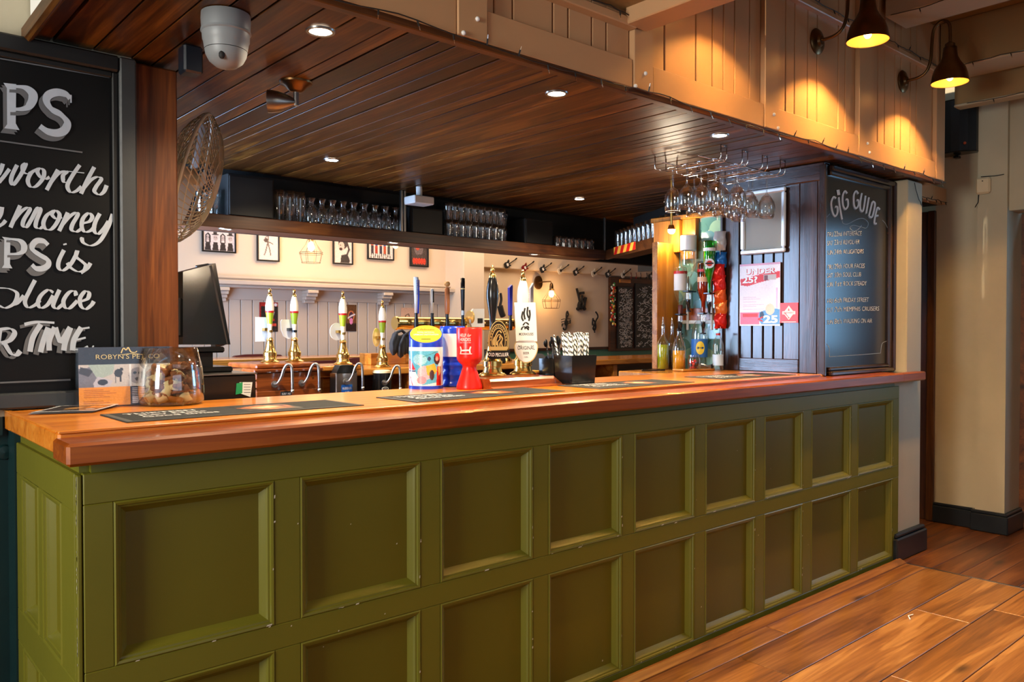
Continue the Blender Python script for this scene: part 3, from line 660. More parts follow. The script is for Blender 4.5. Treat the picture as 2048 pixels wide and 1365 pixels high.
# ================================================================== THINGS ON THE WORKTOP
# pet-care leaflet holder
lh = thing('leaflet_holder', 'clear leaflet holder with black and orange pet care leaflet behind the glass bowl', 'leaflet holder', (.632, 2.765, ZT), -.10)
cv = Cv(150, 100, (240, 150, 40))
cv.rect(0, 0, 1, .30, (34, 26, 30)).rect(0, .30, 1, .68, (205, 195, 190)); cv.poly([(0, .36), (.12, .34), (.3, .62), (.28, .68), (0, .68)], (120, 116, 128)); cv.poly([(.02, .33), (.16, .40), (.1, .5), (0, .44)], (60, 52, 56))
cv.poly([(.1, .3), (.38, .3), (.36, .46), (.2, .55)], (170, 186, 178)).ell(.24, .60, .08, .07, (62, 60, 72)).poly([(.15, .62), (.2, .5), (.36, .58), (.32, .68), (.16, .68)], (196, 192, 206)).ell(.25, .60, .055, .05, (40, 40, 50))
cv.ell(.42, .45, .045, .07, (50, 44, 44)).rect(.385, .46, .395, .62, (50, 44, 44)).rect(.435, .46, .45, .6, (50, 44, 44)).ell(.455, .385, .02, .03, (50, 44, 44)); cv.ell(.63, .5, .1, .14, (150, 140, 140)).ell(.60, .45, .02, .025, (30, 26, 28)).ell(.66, .45, .02, .025, (30, 26, 28)).ell(.63, .56, .03, .03, (60, 52, 52)).rect(.54, .3, .56, .68, (240, 240, 240))
cv.rect(.545, .68, 1, 1, (38, 34, 48))
for i in range(9): cv.rect(.57, .71+i*.031, .95, .724+i*.031, (220, 214, 224))
for i in range(8): cv.rect(.05, .72+i*.032, .26+.13*((i*7) % 3)/2, .728+i*.032, (180, 92, 30))
cv.noise(6, 1)
decal('leaflet', cv, lambda u, v: Vector((.004+u*.27, .012+v*.012, .004+v*.186)), lh, M['printgloss'])
lt = MB(); fl_ = plane((.05, .0125+.001, .152), (1, 0, 0), (0, .0645, .998), .0015)
text(lt, "ROBYN'S PET CO", .0145, fl_, width=.19); lt.build('lettering', M['gold'], lh)
lg = MB(); stroke(lg, [(.075, .018), (.082, .034), (.090, .028), (.096, .036), (.104, .022), (.116, .020), (.122, .024)], fl_, .002, .002); stroke(lg, [(.066, .012), (.1, .016), (.13, .014)], fl_, .001, .0015); lg.build('animal_emblem', M['gold'], lh)
MB().box(0, .278, .0, .003, 0, .190, M=None).box(0, .278, .030, .033, 0, .190).box(0, .278, 0, .05, 0, .003).box(-.003, 0, 0, .033, 0, .19).build('acrylic_sleeve', glassmat('acrylic', (.98, .98, .98), .1, .05, .35), lh)
# leaflets lying flat
ls = [(.467, 2.66), (.625, 2.60), (.715, 2.80), (.555, 2.86)]
ctr = Vector((.59, 2.73)); UX = Vector((.165, -.06)); UY = Vector((.085, .20))
for i in range(4):
    dz = .0016+i*.0019; cvl = Cv(60, 60, (246, 247, 250))
    if i == 3: cvl.rect(.06, .08, .55, .9, (60, 48, 42)).ell(.45, .5, .14, .2, (190, 140, 80)).rect(.55, .08, .94, .9, (44, 36, 38)).rect(.62, .2, .9, .5, (228, 140, 50)).ell(.8, .7, .08, .06, (230, 225, 220)).noise(8, 3)
    o0 = Vector((.475+.002*i, 2.655-.002*i))
    t = decal('leaflet', cvl, lambda u, v, dz=dz, o0=o0: Vector((o0.x+.155*u+.115*v, o0.y-.062*u+.175*v, ZT+dz+.010*(4*(v-.5)**2-.5*v)*0+.004*(v-.5)**2)), None, M['printgloss'])
    tag(t, 'glossy white-edged leaflet lying in the small fan at the worktop corner' if i < 3 else 'topmost glossy leaflet with dark photo lying flat on worktop corner', 'leaflet', 'leaflets lying on the worktop')
# glass bowl of dog treats
BX, BY = .925, 2.62
BX, BY = .900, 2.728
gb = tag(MB().lathe([(.0, .004), (.092, .004), (.101, .012), (.1035, .04), (.1025, .07), (.097, .12), (.082, .186), (.0795, .186), (.094, .12), (.0995, .07), (.1005, .04), (.098, .018), (.088, .012), (0, .012)], (0, 0, 0), 48, cap=False).build('glass_bowl', M['glassd'], None, 'all'), 'wide clear tapering glass bowl half full of dog treats', 'bowl')
gb.location = (BX, BY, ZT)
rr = random.Random(11)
bone_m = mat('brown_bone_biscuit', srgb(150, 84, 34), .7, var=.25, vs=40, bump=.4); cream_m = mat('cream_biscuit', srgb(236, 208, 152), .7, var=.12, vs=60, bump=.3); mar_m = mat('dark_marrow_filling', srgb(150, 96, 80), .9, var=.3, vs=90)
def bone():
    b = MB(); b.cyl((-.022, 0, 0), (.022, 0, 0), .0062, n=8)
    for s_ in (-1, 1):
        for q in (-1, 1): b.ball((s_*.024, q*.006, 0), .0082, 8)
    return b.build('bone_treat', bone_m, None, 'all')
def tubeb():
    r = thing('marrow_treat', 'x', 'dog treat')
    b = MB(); n = 10; b.lathe([(.0085, -.012), (.0135, -.012), (.0135, .012), (.0085, .012), (.0085, -.012)], n=12, cap=False); b.build('biscuit_ring', cream_m, r, True)
    MB().cyl((0, 0, -.011), (0, 0, .011), .0086, n=10).build('filling', mar_m, r); return r
b0 = bone(); tag(b0, 'brown bone shaped dog biscuit in the glass bowl', 'dog treat', 'brown bone biscuits in the glass bowl'); t0 = tubeb(); t0['label'] = 'cream ring shaped dog biscuit in the glass bowl'; t0['group'] = 'cream ring biscuits in the glass bowl'
def_first = {'b': True, 't': True}
for lay in range(5):
    R_ = .083-.004*lay; z = .024+lay*.0215
    for (rad, n) in ((R_*.93, 10), (R_*.56, 6), (.001, 1)):
        for i in range(n):
            if lay == 4 and (rr.random() < .35): continue
            a = 2*PI*i/n+rr.uniform(-.15, .15)+lay; rad_ = rad-.014 if rad > .06 else rad
            k_ = 'b' if rr.random() < .62 else 't'; src = b0 if k_ == 'b' else t0
            loc = (BX+rad_*math.cos(a), BY+rad_*math.sin(a), ZT+z+rr.uniform(-.003, .004)+(.012 if lay == 4 and math.cos(a+.9) > .2 else 0))
            if def_first[k_]: o = src; o.location = loc; def_first[k_] = False
            else: o = dup(src, loc)
            o.rotation_euler = (rr.uniform(-.5, .5), rr.uniform(-.4, .4), a+PI/2+rr.uniform(-.5, .5)) if k_ == 'b' else (rr.uniform(0, 1.6), rr.uniform(-.6, .6), rr.uniform(0, 6)); o.scale = (1.28,)*3
# bar runners
mat_m = mat('dark_rubber_backed_felt', (.022, .024, .024), .85, var=.3, vs=60, bump=.3, bs=300)
RN = [((.632, 2.262), (.720, .004), 'nearest the glass bowl'), ((1.540, 2.240), (.720, .018), 'in front of the charity tins'), ((2.442, 2.238), (.640, -.002), 'in front of the black straw caddy'), ((3.352, 2.255), (.61, -.03), 'nearest the gig guide board')]
for i, (o_, d_, lb) in enumerate(RN):
    r = thing('bar_runner', 'dark felt bar runner with orange picture '+lb, 'bar mat', (o_[0], o_[1], ZT), math.atan2(d_[1], d_[0]), 'bar runners along the worktop')
    L_ = math.hypot(*d_); MB().cbox(0, L_, 0, .252, 0, .0028, .001).build('felt', mat_m, r)
    q = plane((0, 0, .0029), (1, 0, 0), (0, 1, 0)); tx = MB()
    text(tx, 'THIRTEEN', .030, q, .05, .188, bold=.015, width=.20); text(tx, 'Rev Nets', .030, q, .075, .138, bold=.015, width=.19); text(tx, 'Good times', .030, q, .07, .090, bold=.015, width=.215)
    tx.build('lettering', M['paper'], r)
    cv = Cv(30, 16, (12, 13, 13)); cv.poly([(0, .4), (.5, .1), (1, .3), (.9, .8), (.4, .9)], (196, 110, 60)); cv.poly([(.2, .5), (.6, .3), (.8, .5), (.5, .7)], (236, 190, 150)).ell(.85, .5, .08, .3, (120, 60, 40)).noise(20, i)
    decal('picture', cv, lambda u, v: Vector((L_*.50+u*L_*.24, .05+v*.17, .0031)), r)
    MB().box(.004, L_-.004, .003, .010, .0028, .0031).box(.004, .02, .01, .242, .0028, .0031).box(L_-.012, L_-.004, .01, .242, .0028, .0031).build('rubber_edge', mat('rubber_edge', (.10, .10, .095), .6, var=.5, vs=300), r)
# charity tins
lbp = P(852, 777, Z=ZT); LBX, LBY = lbp.x, lbp.y
lf = thing('charity_tin', 'round charity tin with slanted yellow top and lifeboat crew picture', 'charity tin', (LBX, LBY, ZT), 0); lf.scale = (1.38,)*3
R0 = .0505; va = math.atan2(LBY, LBX)   # view azimuth
hlow, hhigh = .136, .190
ph0 = va+PI                              # side facing the room is the low side of the slant
def slant(a): return (hlow+hhigh)/2-(hhigh-hlow)/2*math.cos(a-ph0)
n = 48; b = MB(); vs = []; fs = []
for i in range(n):
    a = 2*PI*i/n
    for z in (0, .008): vs.append((R0*1.02*math.cos(a), R0*1.02*math.sin(a), z))
    vs.append((R0*math.cos(a), R0*math.sin(a), .009)); vs.append((R0*math.cos(a), R0*math.sin(a), slant(a)))
for i in range(n):
    j = (i+1) % n
    for q in range(3): fs.append((i*4+q, j*4+q, j*4+q+1, i*4+q+1))
fs += [tuple(i*4 for i in range(n))[::-1], tuple(i*4+3 for i in range(n))]
b.add(vs, fs).build('tin_body', M['blue'], lf, True)
yel = mat('yellow_gloss_label', srgb(250, 205, 60), .35)
def topm(u, v, w=0):   # u across, v up the slanted face, ellipse coordinates
    rx = Vector((math.sin(va), -math.cos(va), 0)); dp = Vector((math.cos(va), math.sin(va), 0))
    p = rx*u+dp*v; return Vector((p.x, p.y, (hlow+hhigh)/2+(hhigh-hlow)/2*v/R0+.0008+w))
b = MB(); b.prism([(R0*.94*math.cos(2*PI*i/40), R0*.94*math.sin(2*PI*i/40)) for i in range(40)], topm, 0, .001); b.build('yellow_top_label', yel, lf)
tx = MB(); tx2 = MB(); q = lambda u, v: topm(u, v, .0014)
text(tx, 'Lifeboats', .011, q, 0, .018, 'C', .01, width=.052); text(tx2, 'ROYAL NATIONAL', .007, q, 0, .004, 'C', .012, width=.052); text(tx2, 'LIFEBOAT INSTITUTION', .007, q, 0, -.009, 'C', .012, width=.075); tx2.build('lettering', M['paper'], lf)
tx.build('lettering', mat('red_brown_print', srgb(160, 70, 40), .5), lf)
MB().prism([(-.014, -.032), (.014, -.032), (.014, -.029), (-.014, -.029)], topm, .001, .0016).build('coin_slot', M['ink'], lf)
cv = Cv(110, 90, (244, 244, 246)); cv.rect(0, 0, 1, .09, (248, 248, 250)).poly([(.0, .10), (.75, .10), (.75, .9), (.44, .98), (.28, .6)], (88, 178, 214)).ell(.38, .32, .14, .14, (190, 228, 240), .6)
cv.poly([(.10, .32), (.2, .38), (.30, .58), (.16, .60), (.10, .56)], (214, 48, 50)).poly([(.1, .3), (.2, .33), (.2, .37), (.1, .34)], (40, 50, 110)).poly([(.1, .6), (.29, .6), (.3, .63), (.1, .64)], (40, 50, 110)); cv.line([(.15, .76), (.22, .98)], .012, (210, 40, 44))
cv.ell(.48, .66, .14, .18, (232, 178, 190)).ell(.42, .85, .09, .1, (214, 150, 164)).poly([(.5, .48), (.66, .42), (.72, .62), (.6, .78), (.52, .7)], (236, 180, 60)).ell(.61, .72, .05, .13, (70, 44, 44)); cv.ell(.72, .3, .075, .15, (60, 44, 48)).ell(.73, .25, .05, .10, (216, 62, 54)).ell(.715, .30, .03, .06, (232, 168, 150))
cv.poly([(.72, .5), (.82, .5), (.84, 1), (.7, 1)], (190, 36, 30)).poly([(.74, .52), (.8, .5), (.82, .66), (.76, .74)], (240, 190, 70)).ell(.56, .3, .03, .06, (50, 60, 90)).line([(.45, .25), (.7, .12)], .008, (70, 150, 160)); cv.line([(.36, .42), (.46, .56)], .012, (240, 190, 196)); cv.rect(.86, .1, 1, 1, (236, 238, 244)).noise(9, 5)
decal('wrap_label', cv, lambda u, v: Vector((R0*1.012*math.cos(ph0-1.6+u*3.2), R0*1.012*math.sin(ph0-1.6+u*3.2), .010+v*.115)), lf, M['printgloss'])
bp2 = P(905, 775, Z=ZT)
bt = thing('charity_tin', 'tall blue charity tin with white label and ribbed blue base behind red tin', 'charity tin', (bp2.x+.03, bp2.y+.04, ZT)); bt.scale = (1.32,)*3
pr = [(.036, 0), (.040, .004), (.036, .014), (.030, .024), (.038, .036), (.039, .044), (.030, .054), (.038, .066), (.039, .074), (.032, .084), (.040, .092), (.041, .186), (.040, .196), (0, .197)]
MB().lathe(pr, n=32).build('tin_body', M['blue'], bt, 'all')
MB().lathe([(.0415, .098), (.0417, .098), (.0417, .172), (.0415, .172)], n=32, cap=False).build('white_label', M['white'], bt, True)
hp = P(938, 779, Z=ZT); va2 = math.atan2(hp.y, hp.x)
ht = thing('charity_tin', 'red goblet shaped charity tin with white lettering on the worktop', 'charity tin', (hp.x+.01, hp.y+.01, ZT)); ht.scale = (1.33,)*3
MB().lathe([(.0395, 0), (.0405, .004), (.0395, .012), (.026, .052), (.0215, .066), (.0225, .074), (.034, .084), (.0385, .092), (.0395, .10), (.0400, .186), (.0375, .190), (.0365, .186), (0, .184)], n=40).build('tin_body', M['red'], ht, 'all')
def hm(u, v): a = va2+PI-.25+u/.0402; return Vector((.0406*math.cos(a), .0406*math.sin(a), .10+v))
def hmf(u, v): return hm(u, v)
tx = MB(); text(tx, 'HELP', .0095, hm, -.022, .062, width=.022, bold=.008); text(tx, 'for', .0095, hm, .003, .062, shear=.25, width=.011); text(tx, 'HEROES', .0095, hm, -.022, .049, width=.036, bold=.008); text(tx, 'Support for our wounded', .003, hm, -.022, .043, width=.036)
stroke(tx, [(-.022, .010), (.018, .010)], hm, 0, .0022); stroke(tx, [(-.014, .020), (.006, .021), (.012, .020)], hm, 0, .0045); stroke(tx, [(-.019, .012), (-.017, .022), (-.020, .032)], hm, 0, .0042); stroke(tx, [(.012, .012), (.011, .022), (.014, .032)], hm, 0, .0042)
tx.build('lettering', M['paper'], ht)
# hand pumps on their plinth (near counter)
pp = thing('pump_plinth', 'low polished red-brown wooden plinth under the two tall beer pumps', 'plinth', (0, 0, ZT))
b = MB(); prf = [(2.50, 0), (2.50, .004), (2.516, .010), (2.518, .032), (2.526, .042), (2.70, .042), (2.70, 0)]
n_ = len(prf); vs = [(2.09, y, z) for y, z in prf]+[(2.455, y, z) for y, z in prf]+[(2.50, y if i < 3 else y+.004, z*.35) for i, (y, z) in enumerate(prf)]
fs = [(i+k*n_, (i+1) % n_+k*n_, (i+1) % n_+(k+1)*n_, i+(k+1)*n_) for k in (0, 1) for i in range(n_)]+[tuple(range(n_))[::-1], tuple(2*n_+i for i in range(n_))]
b.add(vs, fs).build('plinth_block', M['boxwood'], pp)
def pump_handle(prof, sc): return [(r*sc, z*sc) for r, z in prof]
def pump_base(parent, s=1.):
    MB().lathe([(.062*s, 0), (.064*s, .004*s), (.060*s, .008*s), (.045*s, .016*s), (.040*s, .030*s), (.0395*s, .040*s), (.044*s, .043*s), (.044*s, .066*s), (.040*s, .070*s), (.036*s, .080*s), (.026*s, .110*s), (.020*s, .140*s), (.024*s, .150*s), (.020*s, .158*s), (.018*s, .165*s), (0, .166*s)], n=32).build('brass_base', M['brass'], parent, True)
def pump_top(parent, m, s=1., z0=.165):
    MB().lathe([(.012*s, z0*s), (.014*s, (z0+.03)*s), (.013*s, (z0+.07)*s), (.015*s, (z0+.10)*s), (.023*s, (z0+.15)*s), (.0285*s, (z0+.185)*s), (.029*s, (z0+.21)*s), (.025*s, (z0+.245)*s), (.017*s, (z0+.275)*s), (.015*s, (z0+.28)*s)], n=28).build('handle', m, parent, 'all')
    MB().lathe([(.016*s, (z0+.278)*s), (.016*s, (z0+.288)*s), (.011*s, (z0+.297)*s), (.006*s, (z0+.302)*s), (.0095*s, (z0+.309)*s), (.0095*s, (z0+.316)*s), (.005*s, (z0+.322)*s), (.0065*s, (z0+.327)*s), (.004*s, (z0+.333)*s), (0, (z0+.334)*s)], n=20).build('brass_finial', M['brass'], parent, True)
q1 = P(985, 752, Z=ZT+.042); q2 = P(1046, 749, Z=ZT+.042); s_op = .97
op = thing('beer_pump', 'tall black handled beer pump with gold and black oval clip', 'beer pump', q1, 0)
pump_base(op, s_op); pump_top(op, M['black_plastic'], s_op)
va3 = math.atan2(q1.y, q1.x); rx = Vector((math.sin(va3), -math.cos(va3), 0)); nn = Vector((-math.cos(va3), -math.sin(va3), 0))
def clipm(cx, z0, off_, tilt=0.): return lambda u, v, w=0: rx*(cx+u)+nn*(off_+w)+Vector((0, 0, z0+v))
cm = clipm(.026, .088*s_op, .050)
oval = [(.0465*math.sin(t)*(1 if math.cos(t) > -.2 else .96), .066+.066*(-math.cos(t))) for t in [2*PI*i/36 for i in range(36)]]
oval = [(.045*math.sin(t), .062+(.094 if math.cos(t) < 0 else .062)*(-math.cos(t))) for t in [2*PI*i/36 for i in range(36)]]
MB().prism(oval, cm, -.006, 0).build('clip_back', M['gold'], op)
MB().prism([(u*.93, .002+v*.966) for u, v in oval], cm, 0, .0012).build('clip_face', mat('dark_brown_enamel', (.018, .011, .006), .3), op)
_cm = cm; cm = lambda u, v, w=0: _cm(u*1.06, v*1.22, w)
g = MB()
ring = [(.033*math.sin(t), .058+.055*(-math.cos(t))) for t in [2*PI*i/30*.5+PI*.5 for i in range(31)]]
for k_, (rx_, rz2) in enumerate(((.036, .060), (.0275, .047))):
    pts = [(rx_*math.cos(t), .054+rz2*math.sin(t)) for t in [-.35+PI*1.22*i/24 for i in range(25)]]
    stroke(g, pts, lambda u, v: cm(u, v, .0018), 0, .0026, k=2)
txs = 'THEAKSTON'
for i in range(15):
    t = .1+2.95*i/14; u, v = .0318*math.cos(PI-t), .054+.0535*math.sin(PI-t); g.add([cm(u-.0014, v-.003, .0018), cm(u+.0012, v-.0028, .0018), cm(u+.0014, v+.003, .0018), cm(u-.001, v+.0028, .0018)], [(0, 1, 2, 3)])
for p in ([(-.014, .034), (-.016, .06), (-.006, .084), (.004, .092), (.012, .084)], [(-.008, .04), (-.010, .06), (0, .078), (.010, .074)], [(.016, .036), (.012, .05), (.016, .064), (.008, .074)], [(-.002, .036), (-.004, .052), (.006, .062), (.004, .072)], [(.006, .036), (.006, .046), (.012, .056)], [(-.020, .040), (-.022, .056), (-.016, .07)]):
    stroke(g, p, lambda u, v: cm(u, v, .0019), .0034, .0020, k=4)
g.prism([(-.040, .030), (-.030, .022), (.030, .022), (.040, .030), (.034, .036), (-.034, .036)], cm, .0012, .0024)
g.build('gold_relief', M['gold'], op)
MB().prism([(-.044, -.002), (-.030, -.010), (.030, -.006), (.046, .004), (.047, .026), (.030, .020), (-.030, .018), (-.045, .022)], cm, -.002, .003).build('name_banner', M['black'], op)
tx = MB(); text(tx, 'OLD PECULIER', .012, lambda u, v: cm(u, v+.03*u*u*30, .0036), 0, .001, 'C', .015, width=.083); tx.build('lettering', M['paper'], op)
ob = thing('beer_pump', 'tall white handled beer pump with white clip lettered ORIGINAL', 'beer pump', q2, 0)
pump_base(ob, .95); pump_top(ob, M['porcelain'], .95)
cb0 = clipm(.012, .052, .048); cb = lambda u, v, w=0: cb0(u*1.15, v*1.22, w)
MB().prism([(.0465*math.sin(t), .062+.062*(-math.cos(t))) if math.cos(t) > 0 else (.0465*math.sin(t), .062+.030*(-math.cos(t))) for t in [2*PI*i/36 for i in range(36)]], cb, -.005, 0).build('clip_rim', M['gold'], ob)
MB().prism([(.043*math.sin(t), .062+.058*(-math.cos(t))) if math.cos(t) > 0 else (.043*math.sin(t), .062+.028*(-math.cos(t))) for t in [2*PI*i/36 for i in range(36)]], cb, 0, .001).build('clip_face', M['white'], ob)
MB().prism([(-.039, .080), (.043, .080), (.036, .222), (-.046, .222)], cb, .001, .004).build('name_card', M['paper'], ob)
tx = MB(); text(tx, 'ORIGINAL', .0125, lambda u, v: cb(u, v, .0016), 0, .050, 'C', .004, width=.068); text(tx, 'BEER', .0085, lambda u, v: cb(u, v, .0016), 0, .033, 'C', .004, width=.024); text(tx, '- 4.0% -', .005, lambda u, v: cb(u, v, .0016), 0, .020, 'C')
text(tx, 'MOORHOUSES', .0095, lambda u, v: cb(u, v, .0046), 0, .102, 'C', .01, width=.056)
for p in ([(-.012, .156), (-.016, .140), (-.010, .130)], [(-.004, .165), (-.008, .150), (-.004, .134)], [(.006, .168), (.004, .150), (.010, .138)], [(.012, .160), (.014, .146), (.010, .130)], [(-.012, .118), (-.002, .126), (.010, .120)], [(-.018, .106), (-.012, .114), (0, .112), (.010, .106)], [(-.006, .108), (.004, .116), (.010, .110)]):
    stroke(tx, [(a_*1.05, .122+(b_-.106)*1.35) for a_, b_ in p], lambda u, v: cb(u, v, .0046), .004, .0030, k=4)
stroke(tx, [(-.030, .066), (-.024, .062), (-.018, .066)], lambda u, v: cb(u, v, .0016), 0, .0015); stroke(tx, [(.018, .066), (.024, .062), (.030, .066)], lambda u, v: cb(u, v, .0016), 0, .0015)
tx.build('lettering', M['ink'], ob)
MB().prism([(-.030, .100-.018), (.030, .100-.018), (.030, .101-.018), (-.030, .101-.018)], cb, .004, .0045).build('hair_line', M['paintgrey'], ob)
# straw and spoon caddy
cd = thing('bar_caddy', 'black plastic bar caddy holding striped straws and black spoons', 'caddy', (2.522, 2.478, ZT), 0)
def openbox(mb, x0, x1, y0, y1, z1, fl=.012, t=.0025):
    o_ = [(x0+fl, y0+fl), (x1-fl, y0+fl), (x1-fl, y1-fl), (x0+fl, y1-fl)]; T = [(x0, y0), (x1, y0), (x1, y1), (x0, y1)]; Ti = [(x0+t, y0+t), (x1-t, y0+t), (x1-t, y1-t), (x0+t, y1-t)]; Oi = [(x0+fl+t, y0+fl+t), (x1-fl-t, y0+fl+t), (x1-fl-t, y1-fl-t), (x0+fl+t, y1-fl-t)]
    vs = [(x, y, 0) for x, y in o_]+[(x, y, z1) for x, y in T]+[(x, y, z1) for x, y in Ti]+[(x, y, .004) for x, y in Oi]
    mb.add(vs, [(0, 3, 2, 1)]+[(i+4*k, (i+1) % 4+4*k, (i+1) % 4+4*k+4, i+4*k+4) for k in range(3) for i in range(4)]+[(12, 13, 14, 15)])
b = MB(); openbox(b, -.004, .154, -.004, .112, .130, .007); b.build('straw_bin', M['black_plastic'], cd)
b = MB(); openbox(b, .0, .12, .116, .212, .112, .002); b.build('spoon_bin', M['black_plastic'], cd)
b = MB()
for sy in (.232, .330): b.prism([(.045, 0), (.165, 0), (.165, .085), (.155, .112), (.132, .128), (.078, .128), (.055, .112), (.045, .085)], lambda u, v, w, sy=sy: Vector((u, sy+w, v)), 0, .004)
b.box(.045, .165, .215, .330, 0, .006).build('napkin_rack', M['grey_plastic'], cd)
cdm = Matrix.Translation(cd.location)
# striped straws
sw = mat('white_paper_straw', (.8, .8, .78), .6); m_, nt_, b_ = nm('black_white_spiral_straw')
tc = nt_.nodes.new('ShaderNodeTexCoord'); sp = nt_.nodes.new('ShaderNodeSeparateXYZ'); at2 = nt_.nodes.new('ShaderNodeMath'); at2.operation = 'ARCTAN2'; nt_.links.new(tc.outputs['Object'], sp.inputs[0]); nt_.links.new(sp.outputs[1], at2.inputs[0]); nt_.links.new(sp.outputs[0], at2.inputs[1])
ma = nt_.nodes.new('ShaderNodeMath'); ma.operation = 'MULTIPLY_ADD'; ma.inputs[1].default_value = 260.; nt_.links.new(sp.outputs[2], ma.inputs[0]); nt_.links.new(at2.outputs[0], ma.inputs[2])
sn = nt_.nodes.new('ShaderNodeMath'); sn.operation = 'SINE'; nt_.links.new(ma.outputs[0], sn.inputs[0]); gt = nt_.nodes.new('ShaderNodeMath'); gt.operation = 'GREATER_THAN'; gt.inputs[1].default_value = .25; nt_.links.new(sn.outputs[0], gt.inputs[0])
mx = nt_.nodes.new('ShaderNodeMix'); mx.data_type = 'RGBA'; mx.inputs[6].default_value = (.85, .84, .8, 1); mx.inputs[7].default_value = (.01, .01, .01, 1); nt_.links.new(gt.outputs[0], mx.inputs[0]); nt_.links.new(mx.outputs[2], b_.inputs['Base Color']); b_.inputs['Roughness'].default_value = .5
rr = random.Random(2)
st0 = MB().lathe([(.0037, 0), (.0037, .216), (.0028, .216), (.0028, 0)], n=8, cap=False).build('paper_straw', m_, None, 'all')
tag(st0, 'black and white spiral striped paper straw standing in the black caddy', 'straw', 'striped paper straws in the caddy')
for i in range(46):
    x, y = rr.uniform(.03, .125), rr.uniform(.02, .09); o = st0 if i == 0 else dup(st0, (0, 0, 0))
    o.location = cdm @ Vector((x, y, .008)); lean = (x-.055)*2.2+rr.uniform(-.10, .12); o.rotation_euler = (rr.uniform(-.18, .08), lean, rr.uniform(0, 6) if False else 0); o.location.z += rr.uniform(-.004, .010)
sp0 = MB(); sp0.tube([(0, 0, 0), (0, 0, .12)], .0016, 6); sp0.ball((0, 0, 0), .0001, 4)
bl = MB(); bl.cyl((0, 0, 0), (0, 0, .150), .0020, .0017, 6)
k2 = Matrix.Translation((0, 0, .163)) @ Matrix.Diagonal((1, .3, 1.35, 1)); bl.ball((0, 0, 0), .0115, 12, M=k2)
spn = bl.build('plastic_spoon', M['black_plastic'], None, 'all'); tag(spn, 'long black plastic stirring spoon standing in the black caddy', 'spoon', 'black spoons in the caddy')
for i in range(24):
    o = spn if i == 0 else dup(spn, (0, 0, 0)); x, y = rr.uniform(.045, .115), rr.uniform(.125, .195)
    o.location = cdm @ Vector((x, y, .008)); o.rotation_euler = (rr.uniform(-.22, .10), rr.uniform(-.30, .16), rr.uniform(-.2, .7)); s_ = rr.uniform(1.05, 1.18); o.scale = (s_, s_, s_)
# beer mats stack beside caddy
bq = P(1079, 753, Z=ZT)
bmm = [mat('beer_mat_card_%d' % i, c, .8) for i, c in enumerate([srgb(236, 176, 70), srgb(200, 110, 90), srgb(226, 214, 200), srgb(160, 60, 50)])]
for i in range(12):
    o = MB().cbox(-.045, .045, -.045, .045, 0, .0042, .0008).build('beer_mat', bmm[0 if i > 9 else 1+i % 3], None)
    o.location = (2.508+.001*math.sin(i*9), 2.752, ZT+.0046*i); o.rotation_euler = (0, 0, .1*math.sin(i*3)); tag(o, 'square card beer mat in the stack behind the white beer pump', 'beer mat', 'beer mats stacked behind the pump')
# ================================================================== INSIDE THE ISLAND AND THE REAR COUNTER
def prof_pint(h=.150, r=.044, rb=.030): return [(0, .004), (rb-.003, .004), (rb-.0025, .010), (r-.006, h*.68), (r-.0045, h*.76), (r-.003, h), (r, h), (r-.0015, h*.76), (r-.0035, h*.66), (rb, .002), (rb-.003, 0), (0, 0)]
def glassobj(name, prof, n=20): return MB().lathe([(max(r, 0), z) for r, z in prof], n=n, cap=False).build(name, M['glassd'], None, 'all')
# till on its black base
tb = thing('till_cabinet', 'black steel cabinet under the till with green and white labels', 'cabinet')
tz = P(512, 745, Y=3.30).z
tx0, tx1 = 1.05, P(512, 770, Y=2.95).x
tz = P(512, 749, Y=2.95).z
MB().cbox(tx0, tx1, 2.95, 3.42, .85, tz, .004).build('cabinet_body', M['black_plastic'], tb)
MB().cbox(tx0-.01, tx1+.004, 2.945, 3.43, tz, tz+.006, .002).build('top_lip', M['nickel'], tb)
gl = mat('green_sticker', srgb(30, 150, 90), .5)
q = plane(P(479, 765, Y=2.9485), (1, 0, 0), (0, 0, 1), .0008)
MB().prism([(-.012, -.004), (.012, .0), (.010, -.042), (-.016, -.046)], q, 0, .0004).build('green_label', gl, tb)
MB().prism([(.0, .0), (.050, -.002), (.042, -.058), (-.004, -.040)], q, .0001, .0003).build('white_label', M['paper'], tb)
tx = MB(); [tx.prism([(.016, -.008-.010*i), (.042, -.009-.010*i), (.042, -.011-.010*i), (.016, -.010-.010*i)], q, .0004, .0006) for i in range(4)]; tx.build('lettering', M['paintgrey'], tb)
ti = thing('till_monitor', 'black till screen on a stand seen from behind beside timber post', 'till', (1.02, 3.12, tz+.006))
# screen leans: top edge nearer post; built as slab between measured corners
p1, p2, p3, p4 = P(352, 545, Y=3.10), P(418, 528, Y=3.22), P(448, 690, Y=3.26), P(352, 690, Y=3.08)
loc = Vector(ti.location)
def slab(mb, c4, th, m=0):
    n_ = (c4[1]-c4[0]).cross(c4[3]-c4[0]).normalized()*th; vs = [c-loc for c in c4]+[c-loc+n_ for c in c4]
    mb.add(vs, [(0, 1, 2, 3), (7, 6, 5, 4)]+[(i, (i+1) % 4, (i+1) % 4+4, i+4) for i in range(4)], m)
b = MB(); slab(b, [p1, p2, p3, p4], -.03); b.build('screen_back', M['black_plastic'], ti)
b = MB(); e1, e2, e3, e4 = P(416, 527, Y=3.215), P(424, 532, Y=3.17), P(456, 688, Y=3.22), P(447, 692, Y=3.255); slab(b, [e1, e2, e3, e4], -.05); b.build('screen_bezel', M['grey_plastic'], ti)
b = MB(); slab(b, [P(352, 600, Y=3.06), P(385, 585, Y=3.12), P(392, 668, Y=3.13), P(352, 672, Y=3.05)], .03); b.build('cable_cover', M['matt_black'], ti)
